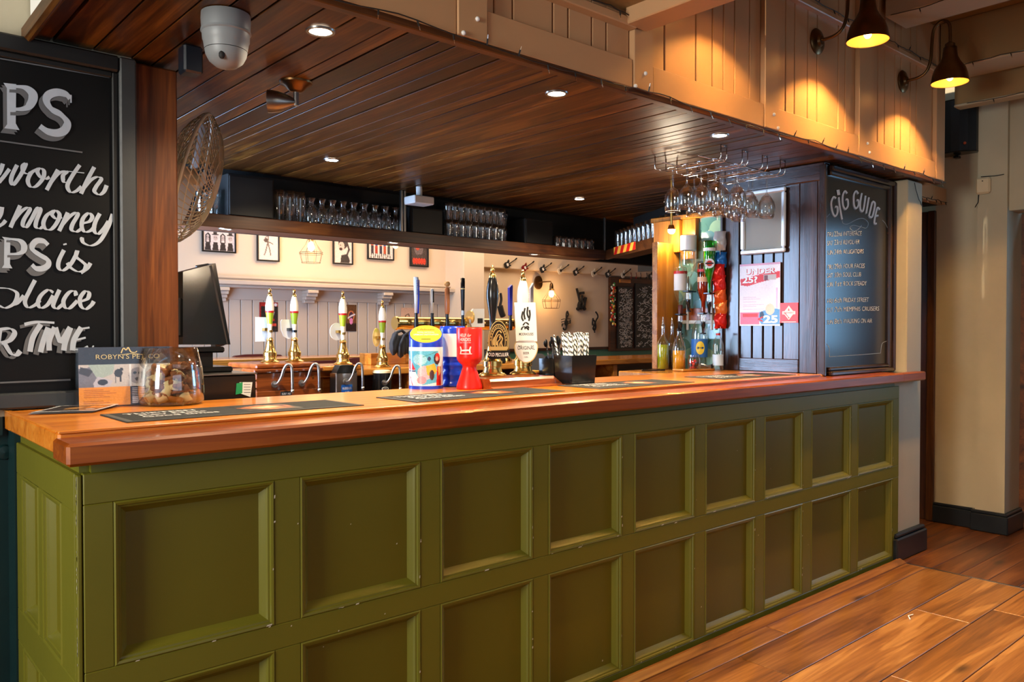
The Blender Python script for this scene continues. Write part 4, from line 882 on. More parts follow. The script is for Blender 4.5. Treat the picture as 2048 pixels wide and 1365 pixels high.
b = MB(); slab(b, [P(374, 548, Y=3.115), P(385, 542, Y=3.13), P(380, 556, Y=3.12), P(372, 568, Y=3.11)], .002); b.build('sticker', M['paper'], ti)
MB().cbox(.02, .20, -.04, .10, .075, .098, .006).box(.05, .16, -.02, .08, .02, .08).cbox(.0, .22, -.07, .13, 0, .022, .006).build('stand', M['black_plastic'], ti)
MB().lathe([(.0, 0), (.012, 0), (.013, .018), (0, .018)], (0, 0, 0), 14).build('drinks_top', M['blue'], None, True)
o = bpy.data.objects['drinks_top']; w_ = P(433, 742, Z=tz+.006); o.location = (w_.x, min(w_.y, 3.36), tz+.006); tag(o, 'tiny blue bottle cap lying on the black till cabinet', 'bottle cap')
# rear counter
ZR = 1.10
rc = thing('rear_counter', 'long honey coloured wooden counter across the far side of island bar', 'bar counter')
MB().cbox(1.0, 6.8, 4.66, 5.30, ZR-.045, ZR, .006).build('top_board', M['farwood'], rc)
MB().box(1.0, 6.8, 5.0, 5.25, 0, ZR-.05).build('front_carcass', M['plankX'], rc)
MB().box(1.0, 6.8, 4.72, 5.0, .72, .74).build('shelf', M['plankX'], rc)
for x in (2.50, 3.15, 3.9, 4.6, 5.3): MB().cbox(x, x+.05, 4.70, 5.0, 0, ZR-.05, .003).build('upright', M['farwood'], rc)
# pump box with two pumps (seen from behind)
xa, xb_ = P(512, 760, Y=4.50).x, P(640, 760, Y=4.50).x
px_ = thing('pump_box', 'red-brown wooden pump box with two bent steel spouts at rear counter', 'pump box')
zb_ = P(560, 745, Y=4.50).z
MB().cbox(xa, xb_, 4.50, 4.64, .80, zb_, .004).build('box_front', M['boxwood'], px_)
MB().cbox(xa-.02, xb_+.012, 4.48, 4.66, zb_, zb_+.022, .006).cbox(xa+.0, xb_-.01, 4.50, 4.92, zb_+.022, zb_+.05, .008).build('box_top', M['boxwood'], px_)
MB().cbox(xa, xb_, 4.492, 4.50, .80, 1.0, .002).build('lower_board', M['boxwood'], px_)
for px, py in ((511, 762), (511, 778), (636, 755), (636, 771), (636, 786), (626, 754)):
    v = P(px, py, Y=4.497); MB().cyl((v.x, 4.501, v.z), (v.x, 4.494, v.z), .007, .005, 10).build('brass_screw', M['brass'], px_)
def spout(parent, px, py, Y, s=1.):
    v = P(px, py, Y=Y); b = MB(); b.cyl((v.x, Y+.004, v.z), (v.x, Y-.008, v.z), .022*s, .020*s, 16); b.build('rosette', M['steel'], parent, True)
    c = [(0, 0, 0), (.006, -.03, .004), (.020, -.05, .04), (.030, -.06, .09), (.045, -.07, .118), (.060, -.08, .118), (.070, -.085, .10), (.072, -.086, .0), (.072, -.086, -.03)]
    b = MB(); pts = []
    for i in range(len(c)-1):
        for k in range(4): pts.append(Vector(c[i]).lerp(Vector(c[i+1]), k/4))
    pts.append(Vector(c[-1]))
    for _ in range(2): pts = [pts[0]]+[(pts[i-1]+pts[i]*2+pts[i+1])/4 for i in range(1, len(pts)-1)]+[pts[-1]]
    b.tube([Vector((v.x, Y, v.z))+p*s for p in pts], .0085*s, 10); e = Vector((v.x, Y, v.z))+pts[-1]*s; b.cyl(e, e-Vector((0, 0, .022*s)), .0105*s, .0095*s, 12)
    b.build('spout', M['steel'], parent, 'all')
spout(px_, 549, 769, 4.50); spout(px_, 603, 767, 4.50)
tg = MB(); v = P(572, 788, Y=4.4915); MB().cbox(v.x-.035, v.x+.035, 4.489, 4.492, v.z-.014, v.z+.014, .003).build('name_plate', M['ink'], px_)
text(tg, 'GUEST ALE', .010, plane((v.x, 4.4888, v.z-.005), (1, 0, 0), (0, 0, 1)), 0, 0, 'C', .01, width=.055); tg.build('lettering', M['paper'], px_)
def rear_pump(px, pyb, Y, zb, s, lab, clip, cols):
    v = P(px, pyb, Y=Y); r = thing('hand_pump', lab, 'beer pump', (v.x, Y, zb), 0, 'hand pumps on the rear counter'); pump_base(r, s)
    z0 = .165
    MB().lathe([(.013*s, z0*s), (.014*s, (z0+.06)*s), (.016*s, (z0+.09)*s)], n=24, cap=False).build('ceramic_sleeve', M['porcelain'], r, 'all')
    MB().lathe([(.016*s, (z0+.09)*s), (.020*s, (z0+.12)*s), (.026*s, (z0+.165)*s)], n=24, cap=False).build('green_band', M['lime'], r, 'all')
    MB().lathe([(.026*s, (z0+.165)*s), (.0285*s, (z0+.19)*s), (.028*s, (z0+.215)*s), (.023*s, (z0+.245)*s), (.015*s, (z0+.275)*s)], n=24, cap=False).build('handle', M['porcelain'], r, 'all')
    MB().lathe([(.0272*s, (z0+.165)*s), (.0288*s, (z0+.178)*s)], n=24, cap=False).build('red_print_band', M['redprint'], r, 'all')
    MB().lathe([(.0155*s, (z0+.274)*s), (.0155*s, (z0+.284)*s), (.010*s, (z0+.292)*s), (.006*s, (z0+.298)*s), (.0105*s, (z0+.308)*s), (.0105*s, (z0+.316)*s), (.004*s, (z0+.326)*s), (0, (z0+.328)*s)], n=16).build('brass_finial', M['brass'], r, True)
    MB().cyl((0, 0, (z0+.035)*s), (0, 0, (z0+.05)*s), .019*s, n=16).build('collar', M['brass'] if clip != 'shield' else M['black_plastic'], r, True)
    cx, cz = (-.022, (z0+.055)*s); dp = .04
    if clip == 'card': poly = [(-.052, -.075), (.042, -.075), (.042, .075), (-.052, .075)]
    elif clip == 'shield': poly = [(-.05, .05), (-.042, .062), (.048, .062), (.05, .03), (.04, -.02), (.012, -.06), (0, -.062), (-.03, -.045), (-.047, -.005)]
    elif clip == 'round': poly = [(.052*math.cos(t), .058*math.sin(t)) for t in [2*PI*i/28 for i in range(28)]]
    else: poly = [(.03*math.cos(t), .065*math.sin(t)) for t in [2*PI*i/28 for i in range(28)]]
    MB().prism(poly, lambda u, w, d: Vector((cx+u, dp+d, cz+w)), 0, .004).build('pump_clip_back', M['white'] if clip != 'oval' else M['gold'], r)
    MB().box(cx-.01, .004, .0, dp, cz-.01, cz+.008).build('clip_bracket', M['ink'] if clip == 'shield' else M['brass'], r)
    return r
zt_ = zb_+.05
rear_pump(540, 735, 4.72, zt_, .93, 'rear hand pump with a square white clip, leftmost on pump box', 'card', 0)
rear_pump(589, 733, 4.72, zt_, .93, 'rear hand pump with shield shaped white clip on the pump box', 'shield', 0)
b = MB(); b.cbox(P(640, 735, Y=4.62).x, P(720, 735, Y=4.62).x, 4.58, 4.95, ZR, ZR+.03, .005); o = b.build('pump_riser', M['farwood'], None); tag(o, 'honey wood riser block under the middle rear hand pump', 'riser block')
rear_pump(686, 730, 4.78, ZR+.03, .99, 'rear hand pump with a round white clip beside pump box', 'round', 0)
rear_pump(765, 735, 4.80, ZR, .94, 'rear hand pump with a gold oval clip beside the dark bag', 'oval', 0)
# keg founts
kf = thing('keg_fount', 'grey steel keg fount with small blue label and bent steel spout', 'beer fount')
x0, x1 = P(672, 760, Y=4.50).x, P(715, 760, Y=4.50).x
MB().cbox(x0, x1, 4.50, 4.58, .82, P(690, 746, Y=4.5).z, .005).build('fount_body', M['steel'], kf)
MB().prism([(x0+.004, 0), (x1-.004, 0), (x1-.03, .095), (x0+.03, .095)], lambda u, v, w: Vector((u, 4.50+w, P(690, 746, Y=4.5).z+v*.5)), 0, .07).build('fount_top', M['black'], kf)
lz = P(694, 785, Y=4.498); MB().box(lz.x-.038, lz.x+.038, 4.4975, 4.50, lz.z-.035, lz.z+.048).build('blue_label', mat('blue_label', srgb(30, 96, 190), .4), kf)
tx = MB(); text(tx, 'RUDDLES', .014, plane((lz.x, 4.4970, lz.z+.018), (1, 0, 0), (0, 0, 1)), 0, 0, 'C', .01, width=.064); text(tx, 'ALES', .010, plane((lz.x, 4.4970, lz.z-.004), (1, 0, 0), (0, 0, 1)), 0, 0, 'C', .01); tx.build('lettering', M['paper'], kf)
spout(kf, 692, 764, 4.50, .98)
k2_ = thing('keg_fount', 'black oval keg fount with cream top and small oval badge', 'beer fount')
v = P(769, 760, Y=4.55); Ms = Matrix.Diagonal((1.15, .8, 1, 1))
MB().lathe([(.062, .80), (.064, 1.02), (.062, 1.075)], (v.x, 4.58, 0), 24, M=None).build('fount_body', M['black_plastic'], k2_, True)
MB().lathe([(.063, 1.075), (.060, 1.088), (.045, 1.094), (0, 1.094)], (v.x, 4.58, 0), 24).build('cream_cap', M['cream_plastic'], k2_, True)
ov = P(770, 778, Y=4.515); MB().prism([(.026*math.cos(2*PI*i/20), .013*math.sin(2*PI*i/20)) for i in range(20)], lambda u, w, d: Vector((ov.x+u, 4.514-d, ov.z+w)), 0, .003).build('badge_rim', M['white'], k2_)
MB().prism([(.021*math.cos(2*PI*i/20), .009*math.sin(2*PI*i/20)) for i in range(20)], lambda u, w, d: Vector((ov.x+u, 4.511-d, ov.z+w)), 0, .001).build('badge_face', M['ink'], k2_)
tx = MB(); text(tx, 'COOL', .008, plane((ov.x, 4.5095, ov.z-.004), (1, 0, 0), (0, 0, 1)), 0, 0, 'C', .01, width=.028); tx.build('lettering', M['paper'], k2_)
spout(k2_, 769, 766, 4.52, .95)
# brass T fonts
def tfont(xa, xb, Y, z, xs_, label, handles):
    t = thing('brass_font', label, 'beer font')
    MB().cyl((xa, Y, z), (xb, Y, z), .047, n=24).build('cross_tube', M['brass'], t, True)
    for x, s_ in ((xa, -1), (xb, 1)): MB().cyl((x, Y, z), (x+s_*.012, Y, z), .052, .048, 24).build('end_cap', M['brass'], t, True)
    for x in xs_: MB().lathe([(.06, ZR), (.055, ZR+.02), (.035, ZR+.04), (.032, z-.05), (.036, z-.03)], (x, Y, 0), 20).build('column', M['brass'], t, True)
    for x in [xa+(xb-xa)*(.22+.28*i) for i in range(3)]: MB().ball((x, Y-.046, z+.01), .008, 8).build('light_stud', M['gold'], t, True)
    for (px, top, kind) in handles:
        x = P(px, 640, Y=Y-.05).x; zt = P(px, top, Y=Y-.05).z; zb = z+.01
        MB().cyl((x, Y-.045, z-.005), (x, Y-.09, z-.005), .014, n=12).build('tap_barrel', M['nickel'], t, True)
        MB().lathe([(.014, -.05), (.018, -.03), (.016, .02), (.011, .055), (.013, .075)], (x, Y-.085, z), 14).build('tap_lever', M['black_plastic'], t, True)
        zz = z+.07; h = zt-zz; c = (x, Y-.085, zz)
        if kind == 'white': 
            MB().lathe([(.012, 0), (.015, h*.4), (.020, h*.9), (.019, h), (0, h)], c, 18).build('tap_handle', M['white'], t, 'all'); MB().prism([(.004, .0), (.012, 0), (.017, h*.92), (.012, h*.92)], lambda u, v, w: Vector((x+u, Y-.085-.0195-w, zz+v)), -.006, 0).build('blue_stripe', M['blue'], t)
            tx = MB(); text(tx, "FOSTER'S", .013, lambda u, v: Vector((x-.002-v+.004, Y-.085-.0215, zz+h*.52+u)), width=h*.40, bold=.01); tx.build('lettering', M['blue'], t)
        elif kind == 'chrome': MB().lathe([(.011, 0), (.011, h*.4), (.016, h*.5), (.015, h*.95), (.009, h), (0, h)], c, 18).build('tap_handle', M['porcelain'], t, 'all'); MB().box(x-.005, x+.005, Y-.102, Y-.098, zz+h*.45, zz+h*.9).build('black_stripe', M['ink'], t)
        elif kind == 'copper': MB().lathe([(.015, 0), (.019, h*.06), (.019, h*.74), (.012, h*.78), (.012, h*.80)], c, 8).build('tap_handle', mat('copper_wood', srgb(196, 118, 66), .35), t, True); MB().ball((x, Y-.085, zz+h*.9), .022, 16).build('ball_finial', mat('turned_ball', srgb(226, 166, 96), .25), t, 'all')
        elif kind == 'black': MB().lathe([(.010, -.02), (.012, h*.1), (.013, h*.12), (.017, h*.70), (.017, h*.98), (0, h)], c, 18).build('tap_handle', M['black_plastic'], t, 'all'); MB().lathe([(.0178, h*.68), (.0178, h*.705)], c, 18, cap=False).build('gold_ring', M['gold'], t, True); MB().lathe([(.0145, h*-.02), (.0145, h*.1)], c, 18, cap=False).build('chrome_collar', M['chrome'], t, True)
        elif kind == 'blue': MB().prism([(-.012, 0), (.012, 0), (.019, h*.95), (.012, h), (-.016, h*.90)], lambda u, v, w: Vector((x+u, Y-.095+w, zz+v)), 0, .025).build('tap_handle', mat('cobalt_handle', srgb(58, 62, 190), .3), t)
        else: MB().prism([(-.013, 0), (.013, 0), (.018, h), (-.020, h*.78)], lambda u, v, w: Vector((x+u, Y-.095+w, zz+v)), 0, .025).build('tap_handle', M['white'], t)
    return t
zT = P(850, 655, Y=5.0).z+.03
tfont(P(792, 650, Y=5.0).x, P(925, 650, Y=5.0).x, 5.0, zT, [P(850, 650, Y=5.).x, P(905, 650, Y=5.).x], 'brass bar font carrying four tall tap handles above the charity tins', [(827, 555, 'white'), (859, 578, 'chrome'), (889, 562, 'copper'), (920, 556, 'black')])
tfont(P(945, 650, Y=5.0).x, P(1022, 650, Y=5.0).x, 5.0, zT-.005, [P(1010, 650, Y=5.).x], 'brass bar font with a blue and white tap handle behind beer pumps', [(1015, 570, 'blue'), (1064, 566, 'slim')][:1])
# lens seen from the back
ln = thing('font_lens', 'white backed round font badge beside the black pump handle', 'font badge', (0, 0, 0))
v = P(955, 635, Y=4.93); 
MB().prism([(-.068, -.045), (-.055, -.075), (.07, -.078), (.07, .068), (-.04, .066), (-.062, .04)], lambda u, w, d: Vector((v.x+u, 4.93+d, v.z+w)), 0, .02).build('badge_back', M['white'], ln)
MB().box(v.x-.0, v.x+.05, 4.925, 4.93, v.z-.045, v.z-.008).build('fixing_plate', M['ink'], ln)
MB().cyl((v.x-.066, 4.952, v.z), (v.x-.05, 4.952, v.z), .052, n=20).build('gilt_edge', M['gold'], ln)
MB().box(v.x-.01, v.x+.03, 4.945, 4.96, ZR, v.z-.06).build('badge_stem', M['brass'], ln)
wh_ = thing('tap_handle_white', 'slim white tap handle standing between white beer pump and cage lamp', 'tap handle')
v = P(1064, 566, Y=4.9); MB().prism([(-.015, -.55), (.012, -.55), (.018, 0), (-.016, -.045)], lambda u, w, d: Vector((v.x+u, 4.9+d, v.z+w)), 0, .022).build('handle_blade', M['white'], wh_); MB().lathe([(.03, ZR), (.028, ZR+.03), (.014, ZR+.05), (.012, v.z-.5)], (v.x, 4.911, 0), 14).build('column', M['brass'], wh_, True)
# dark bag hanging from the font
bg = thing('dark_bag', 'crumpled navy fabric bag hanging below the brass font', 'bag')
v = P(805, 685, Y=4.88); b = MB(); rr = random.Random(4)
for i in range(9): b.ball((v.x-.075+.02*i+rr.uniform(-.01, .01), 4.88+rr.uniform(-.01, .01), v.z-.02+rr.uniform(-.02, .02)), .034, 10, sz=2.2+rr.uniform(-.3, .3))
b.build('bag_body', M['darkblue'], bg, 'all')
b = MB(); b.tube([(v.x-.09, 4.86, v.z-.09), (v.x-.10, 4.85, v.z), (v.x-.07, 4.85, v.z+.07), (v.x-.02, 4.86, v.z+.085), (v.x+.03, 4.86, v.z+.05)], .011, 8); b.tube([(v.x-.05, 4.84, v.z-.10), (v.x-.055, 4.83, v.z-.02), (v.x-.02, 4.83, v.z+.05), (v.x+.05, 4.85, v.z+.08)], .009, 8); b.build('bag_strap', M['darkblue'], bg, 'all')
# box of slats and dark bin behind the pumps
v = P(1000, 735, Y=4.7); b = MB().cbox(v.x-.08, v.x+.05, 4.68, 4.8, ZR, ZR+.10, .01).build('counter_bin', M['matt_black'], None); tag(b, 'squat black counter bin glimpsed between the two tall beer pumps', 'bin')
v = P(1175, 742, Y=4.45); b = MB().cbox(v.x-.12, v.x+.07, 4.45, 4.7, .98, 1.05, .004).build('metal_tray', M['grey_plastic'], None); tag(b, 'pale grey metal unit glimpsed under the rear counter right of caddy', 'tray')
b['label'] = 'grey metal unit glimpsed under the rear counter right of caddy'
v0, v1 = P(730, 712, Y=5.2), P(816, 712, Y=5.2); o = MB().cbox(v0.x, v1.x, 5.12, 5.28, ZR, ZR+.085, .004).build('wooden_crate', M['farwood'], None); tag(o, 'low honey wooden crate on the rear counter under the dark bag', 'crate')
# high table and chair backs beyond
ht_ = thing('high_table', 'dark topped high table in the rear room behind the pump box', 'table')
zz = P(560, 715, Y=5.9).z
MB().cbox(1.3, 3.6, 5.75, 6.15, zz-.05, zz, .006).build('table_top', M['farwood'], ht_)
for x in (1.4, 2.5, 3.5): MB().box(x, x+.06, 5.9, 5.96, 0, zz-.05).build('leg', M['plankX'], ht_)
for i, (px, py, Y, w, lb) in enumerate(((400+118, 709, 6.17, .22, 'maroon leather chair back beyond the high table'), (530, 722, 5.62, .16, 'maroon leather chair back just behind the pump box'), (470, 735, 5.45, .16, 'maroon leather chair back beside the black till cabinet'), (650, 722, 5.62, .17, 'maroon leather chair back left of the round white pump clip'), (900-180, 716, 5.6, .12, 'dark leather chair back behind the bent steel spout'))):
    v = P(px, py, Y=Y); c = thing('chair', lb, 'chair', (v.x, Y, 0), 0, 'maroon chairs in the rear room')
    MB().prism([(-w, -.30), (w, -.30), (w, -.03), (w*.85, -.008), (w*.45, 0), (-w*.45, 0), (-w*.85, -.008), (-w, -.03)], lambda u, vv, d: Vector((u, d+.02*abs(u), v.z+vv)), 0, .045).build('backrest', M['maroon'], c)
    MB().cbox(-w, w, 0, .30, .62, .70, .02).build('seat', M['maroon'], c)
    for sx in (-w+.02, w-.05):
        for sy in (.0, .27): MB().box(sx, sx+.03, sy, sy+.03, 0, .63).build('leg', M['plankX'], c)
# ---- shelf over the rear counter
sh = thing('glass_shelf', 'long dark stained wooden shelf hung under canopy for stacked glasses', 'shelf')
Z1, Z0 = 1.995, 1.926
MB().cbox(1.05, 4.86, 4.40, 4.425, Z0, Z1+.005, .004).build('fascia', M['plankX'], sh)
MB().box(1.05, 4.86, 4.425, 4.68, Z0+.02, Z1-.02).build('shelf_board', M['plankX'], sh)
MB().box(1.05, 4.86, 4.425, 4.62, Z0+.004, Z0+.018).build('underside', M['shelfunder'], sh)
A = Vector((4.86, 4.40)); B_ = Vector((4.20, 3.16)); D = (B_-A).normalized(); Nn = Vector((-D.y, D.x)); Ln = (B_-A).length
if Nn.x < 0: Nn = -Nn
def dg(u, w, z): q_ = A+D*u+Nn*w; return (q_.x, q_.y, z)
def dbox(mb, u0, u1, w0, w1, z0, z1): vs = [dg(u, w, z) for u in (u0, u1) for w in (w0, w1) for z in (z0, z1)]; return mb.add(vs, [(0, 1, 3, 2), (4, 6, 7, 5), (0, 4, 5, 1), (2, 3, 7, 6), (0, 2, 6, 4), (1, 5, 7, 3)])
dbox(MB(), -.01, Ln, 0, .025, Z0, Z1+.005).build('fascia', M['plankX'], sh)
dbox(MB(), -.1, Ln, .025, .24, Z0+.02, Z1-.02).build('shelf_board', M['plankX'], sh)
dbox(MB(), 0, Ln+.02, .24, .26, Z1-.02, 2.27).build('end_back', M['matt_black'], sh)
for x in (P(1213, 470, Y=4.42).x, P(806, 430, Y=4.42).x, P(812, 430, Y=4.42).x): MB().cbox(x-.008, x+.008, 4.43, 4.45, Z1, 2.27, .002).build('hanger_rod', M['nickel'], sh)
# hazard strip
hz = thing('hazard_strip', 'red and yellow striped hazard tape on the shelf corner', 'tape')
def hzf(u, v, d=0): x, y, z = dg(u, -.001-d, Z0+.02+v); return Vector((x, y, z))
L0, L1 = Ln*.14, Ln*.46
MB().prism([(L0, 0), (L1, 0), (L1, .058), (L0, .058)], hzf, 0, .001).build('yellow_tape', mat('yellow_tape', srgb(250, 190, 70), .4), hz)
b = MB(); w_ = (L1-L0)/7.
for i in (0, 2, 4, 6): b.prism([(L0+w_*i+.0, 0), (min(L1, L0+w_*(i+1)), 0), (min(L1, L0+w_*(i+1.6)), .058), (min(L1, L0+w_*(i+.6)), .058)], hzf, .001, .0014)
b.build('red_stripe', mat('red_tape', srgb(214, 30, 24), .4), hz, kind='stuff')
# boxes on the shelf
for (a, b_, t, nmn, lb) in ((455, 548, 346, 'speaker_box', 'matt black box on the glass shelf beside the fan'), (822, 886, 412, 'speaker_box', 'matt black box on glass shelf behind white detector'), (1050, 1106, 436, 'speaker_box', 'matt black box standing alone near the shelf corner')):
    x0, x1 = P(a, 450, Y=4.44).x, P(b_, 450, Y=4.44).x; z1 = P(a, t, Y=4.44).z; r = thing(nmn, lb, 'speaker')
    MB().cbox(x0, x1, 4.44, 4.66, Z1, min(z1, 2.255), .006).build('cabinet', M['matt_black'], r); MB().cbox(x0+.01, x1-.01, 4.434, 4.442, Z1+.012, min(z1, 2.255)-.012, .002).build('grille', M['black'], r)
dt = thing('movement_detector', 'small white box fixed to the canopy above the shelf', 'detector')
x0, x1 = P(829, 400, Y=4.2).x, P(869, 400, Y=4.2).x; z_ = P(850, 392, Y=4.2).z; MB().cbox(x0, x1, 4.2, 4.32, z_-.05, z_, .006).build('housing', M['white_plastic'], dt); MB().cyl(((x0+x1)/2, 4.26, z_), ((x0+x1)/2, 4.26, 2.275), .02).build('mount', M['white_plastic'], dt)
# glasses on the shelf
pint = glassobj('pint_glass', prof_pint(.155, .041, .030)); tall = glassobj('tall_pint_glass', prof_pint(.190, .042, .034))
caraf = glassobj('carafe', [(0, .004), (.036, .004), (.0405, .02), (.0405, .075), (.034, .098), (.018, .115), (.0165, .14), (.027, .165), (.030, .168), (.028, .164), (.0185, .14), (.020, .116), (.036, .10), (.043, .078), (.043, .015), (.038, 0), (0, 0)])
short = glassobj('tumbler', prof_pint(.088, .036, .030), 16)
half = glassobj('slim_glass', prof_pint(.150, .032, .027), 16)
used = set()
def put(src, px, Y, z, lab, cat, grp, flip=False):
    v = P(px, 470, Y=Y)
    if src.name not in used: used.add(src.name); o = src
    else: o = src.copy(); COL.objects.link(o)
    o.location = (v.x, Y, z); tag(o, lab, cat, grp); return o
for px in (405, 428): put(pint, px, 4.50, Z1, 'pint glass on the shelf behind the fan cage', 'glass', 'pint glasses behind the fan')
for i, px in enumerate((557, 578, 599)): put(tall, px, 4.50, Z1, 'tall straight pint glass left of the carafes on shelf', 'glass', 'tall glasses beside the carafes')
for i in range(3): put(pint, 576+22*i, 4.59, Z1, 'pint glass in the back row behind tall glasses', 'glass', 'pint glasses behind the tall glasses')
for i in range(9): put(caraf, 622+21.2*i, 4.50+.0*(i % 2), Z1, 'small necked glass carafe in the row on the shelf', 'carafe', 'glass carafes on the shelf')
for i in range(8): put(pint, 634+20*i, 4.595, Z1, 'pint glass in the row behind the carafes', 'glass', 'pint glasses behind the carafes')
hp_ = .118; stack = glassobj('stacking_glass', prof_pint(.118, .037, .028), 16)
for lv in range(2):
    for row in range(2):
        for i in range(9): put(stack, 896+13.2*i+row*5, 4.47+.085*row, Z1+lv*.120, 'pint glass in the %s layer of stacked glasses near middle box' % ('upper' if lv else 'lower'), 'glass', 'pint glasses stacked in the %s layer' % ('upper' if lv else 'lower'))
for row in range(2):
    for i in range(6): put(short, 1114+12.5*i+row*4, 4.47+.085*row, Z1, 'short tumbler right of the lone black box', 'glass', 'tumblers near the shelf corner')
put(pint, 1192, 4.50, Z1, 'single pint glass at right end of the tumblers', 'glass', None) if False else None
for row in range(2):
    for i in range(14):
        u = Ln*(.08+.062*i); x, y, z = dg(u, .07+.085*row, Z1); 
        if 'slim_glass' not in used: used.add('slim_glass'); o = half
        else: o = half.copy(); COL.objects.link(o)
        o.location = (x, y, z); tag(o, 'slim tall glass on the angled shelf above hazard tape', 'glass', 'slim glasses on the angled shelf')
# ================================================================== REAR WALL THINGS
def frame(px0, py0, px1, py1, Y, lb, cv, fw=.012, nmn='framed_drawing', mt=None, cat='picture', zc=None):
    a, b_ = P(px0, py1, Y=Y), P(px1, py1, Y=Y); t = P((px0+px1)/2, py0, Y=Y).z; z0 = (a.z+b_.z)/2
    r = thing(nmn, lb, cat); x0, x1 = a.x, b_.x
    m_ = mt or M['black']
    if fw:
        MB().cbox(x0, x1, Y, Y+.02, z0, z0+fw, .002).cbox(x0, x1, Y, Y+.02, t-fw, t, .002).cbox(x0, x0+fw, Y, Y+.02, z0+fw, t-fw, .002).cbox(x1-fw, x1, Y, Y+.02, z0+fw, t-fw, .002).build('frame', m_, r)
    decal('drawing', cv, lambda u, v: Vector((x0+fw+(x1-x0-2*fw)*u, Y+.010, z0+fw+(t-z0-2*fw)*v)), r)
    return r
def guy(c, x, s=.16, col=(40, 34, 34), hat=True, y=.35):
    c.ell(x, y, s*.55, s*.9, (196, 180, 176)).ell(x-.03, y-.02, .014, .02, col).ell(x+.03, y-.02, .014, .02, col).line([(x-.03, y+.08), (x+.04, y+.08)], .008, col)
    c.poly([(x-s*.8, 1), (x-s*.5, y+.2), (x+s*.5, y+.2), (x+s*.8, 1)], col)
    if hat: c.ell(x, y-.15, s*.9, .03, col).rect(x-s*.45, y-.28, x+s*.45, y-.14, col)
    else: c.line([(x-s*.5, y+.2), (x-s*.5, y-.1), (x, y-.2), (x+s*.5, y-.1), (x+s*.5, y+.2)], .02, col)
PB = (226, 214, 210)
c = Cv(60, 44, PB); [guy(c, .14+.24*i, .13, (50, 42, 42), i in (1, 3), .42) for i in range(4)]; c.noise(8, 1)
frame(405, 455, 473, 505, YR-.03, 'landscape framed drawing of four musicians in hats nearest the till', c)
c = Cv(36, 60, PB); c.ell(.5, .14, .14, .09, (70, 60, 60)).ell(.5, .15, .08, .06, (220, 200, 196)).line([(.5, .25), (.48, .5), (.36, .78), (.3, .86)], .03, (110, 98, 96)).line([(.48, .5), (.58, .72), (.62, .86)], .03, (110, 98, 96)).line([(.36, .44), (.74, .54)], .02, (80, 66, 60)).ell(.38, .44, .1, .06, (90, 74, 70)).line([(.5, .28), (.3, .42)], .02, (120, 104, 100)); c.noise(6, 2)
frame(515, 447, 560, 523, YR-.03, 'tall framed drawing of a dancing guitarist left of the cage lamp', c)
c = Cv(40, 56, PB); c.ell(.5, .3, .26, .2, (60, 52, 54)).rect(.3, .02, .72, .2, (44, 38, 40)).ell(.5, .12, .36, .03, (44, 38, 40)).ell(.42, .4, .17, .16, (214, 190, 184)).ell(.38, .50, .09, .05, (60, 30, 32)).ell(.36, .36, .03, .025, (30, 26, 28)).poly([(.35, 1), (.4, .72), (.75, .66), (.9, .9), (.85, 1)], (50, 44, 46)); c.line([(.7, .2), (.85, .5), (.75, .66)], .05, (60, 52, 54)); c.noise(8, 3)
frame(667, 468, 707, 529, YR-.03, 'framed caricature of a shouting singer in top hat right of lamp', c)
c = Cv(56, 40, PB); [c.ell(.15+.17*i, .25, .07, .11, [(196, 90, 60), (60, 80, 140), (200, 110, 70), (60, 90, 160), (70, 110, 70)][i]).rect(.10+.17*i, .35, .21+.17*i, .75, [(60, 50, 60), (170, 60, 40), (50, 50, 70), (180, 80, 50), (60, 60, 60)][i]).line([(.12+.17*i, .75), (.10+.17*i, .98)], .014, (40, 30, 30)).line([(.19+.17*i, .75), (.21+.17*i, .98)], .014, (40, 30, 30)) for i in range(5)]; c.noise(10, 4)
frame(736, 476, 789, 520, YR-.03, 'framed colour picture of five marching figures left of the bare bulb', c)
c = Cv(40, 50, (70, 58, 56)); c.poly([(.1, .1), (.5, .3), (.8, .08), (.7, .5), (.3, .55)], (110, 96, 98)).ell(.4, .25, .12, .1, (180, 70, 50)); [c.ell(.18+.16*i, .82, .09, .14, (206, 64, 44)) for i in range(5)]; c.noise(14, 5)
frame(821, 482, 858, 534, YR-.03, 'dark framed picture with red lower band beside the rear wall pier', c, fw=.014)
c = Cv(40, 56, (30, 22, 22)); c.rect(0, 0, 1, .14, (170, 34, 26)).rect(0, 0, .1, 1, (150, 30, 24)).ell(.6, .35, .2, .14, (210, 206, 210)).rect(.3, .55, .8, .63, (180, 40, 30)).rect(.55, .72, .9, .80, (190, 60, 44)).ell(.88, .08, .08, .05, (230, 226, 226)).noise(14, 6)
frame(520, 605, 557, 664, YR-.036, 'red and black gig poster on the dado behind the leftmost rear pump', c, fw=0, nmn='gig_poster', cat='poster')
c = Cv(40, 56, (104, 66, 36)); c.rect(0, .7, 1, 1, (44, 26, 24)).ell(.5, .42, .3, .2, (210, 120, 70)).ell(.5, .42, .22, .15, (70, 40, 60)).ell(.5, .62, .16, .12, (220, 130, 180)).line([(.2, .5), (.5, .42), (.85, .36)], .04, (226, 220, 226)).ell(.95, .04, .04, .03, (20, 20, 20)).noise(14, 7)
frame(693, 610, 714, 663, YR-.036, 'brown poster with round pink emblem behind the rear round clip', c, fw=0, nmn='gig_poster', cat='poster')
c = Cv(40, 50, (216, 176, 150)); c.line([(.2, .75), (.25, .4), (.4, .3), (.5, .7)], .02, (60, 40, 34)); c.noise(5, 8)
frame(803, 616, 841, 655, YR-.036, 'pale poster on dado above the dark bag', c, fw=0, nmn='gig_poster', cat='poster')
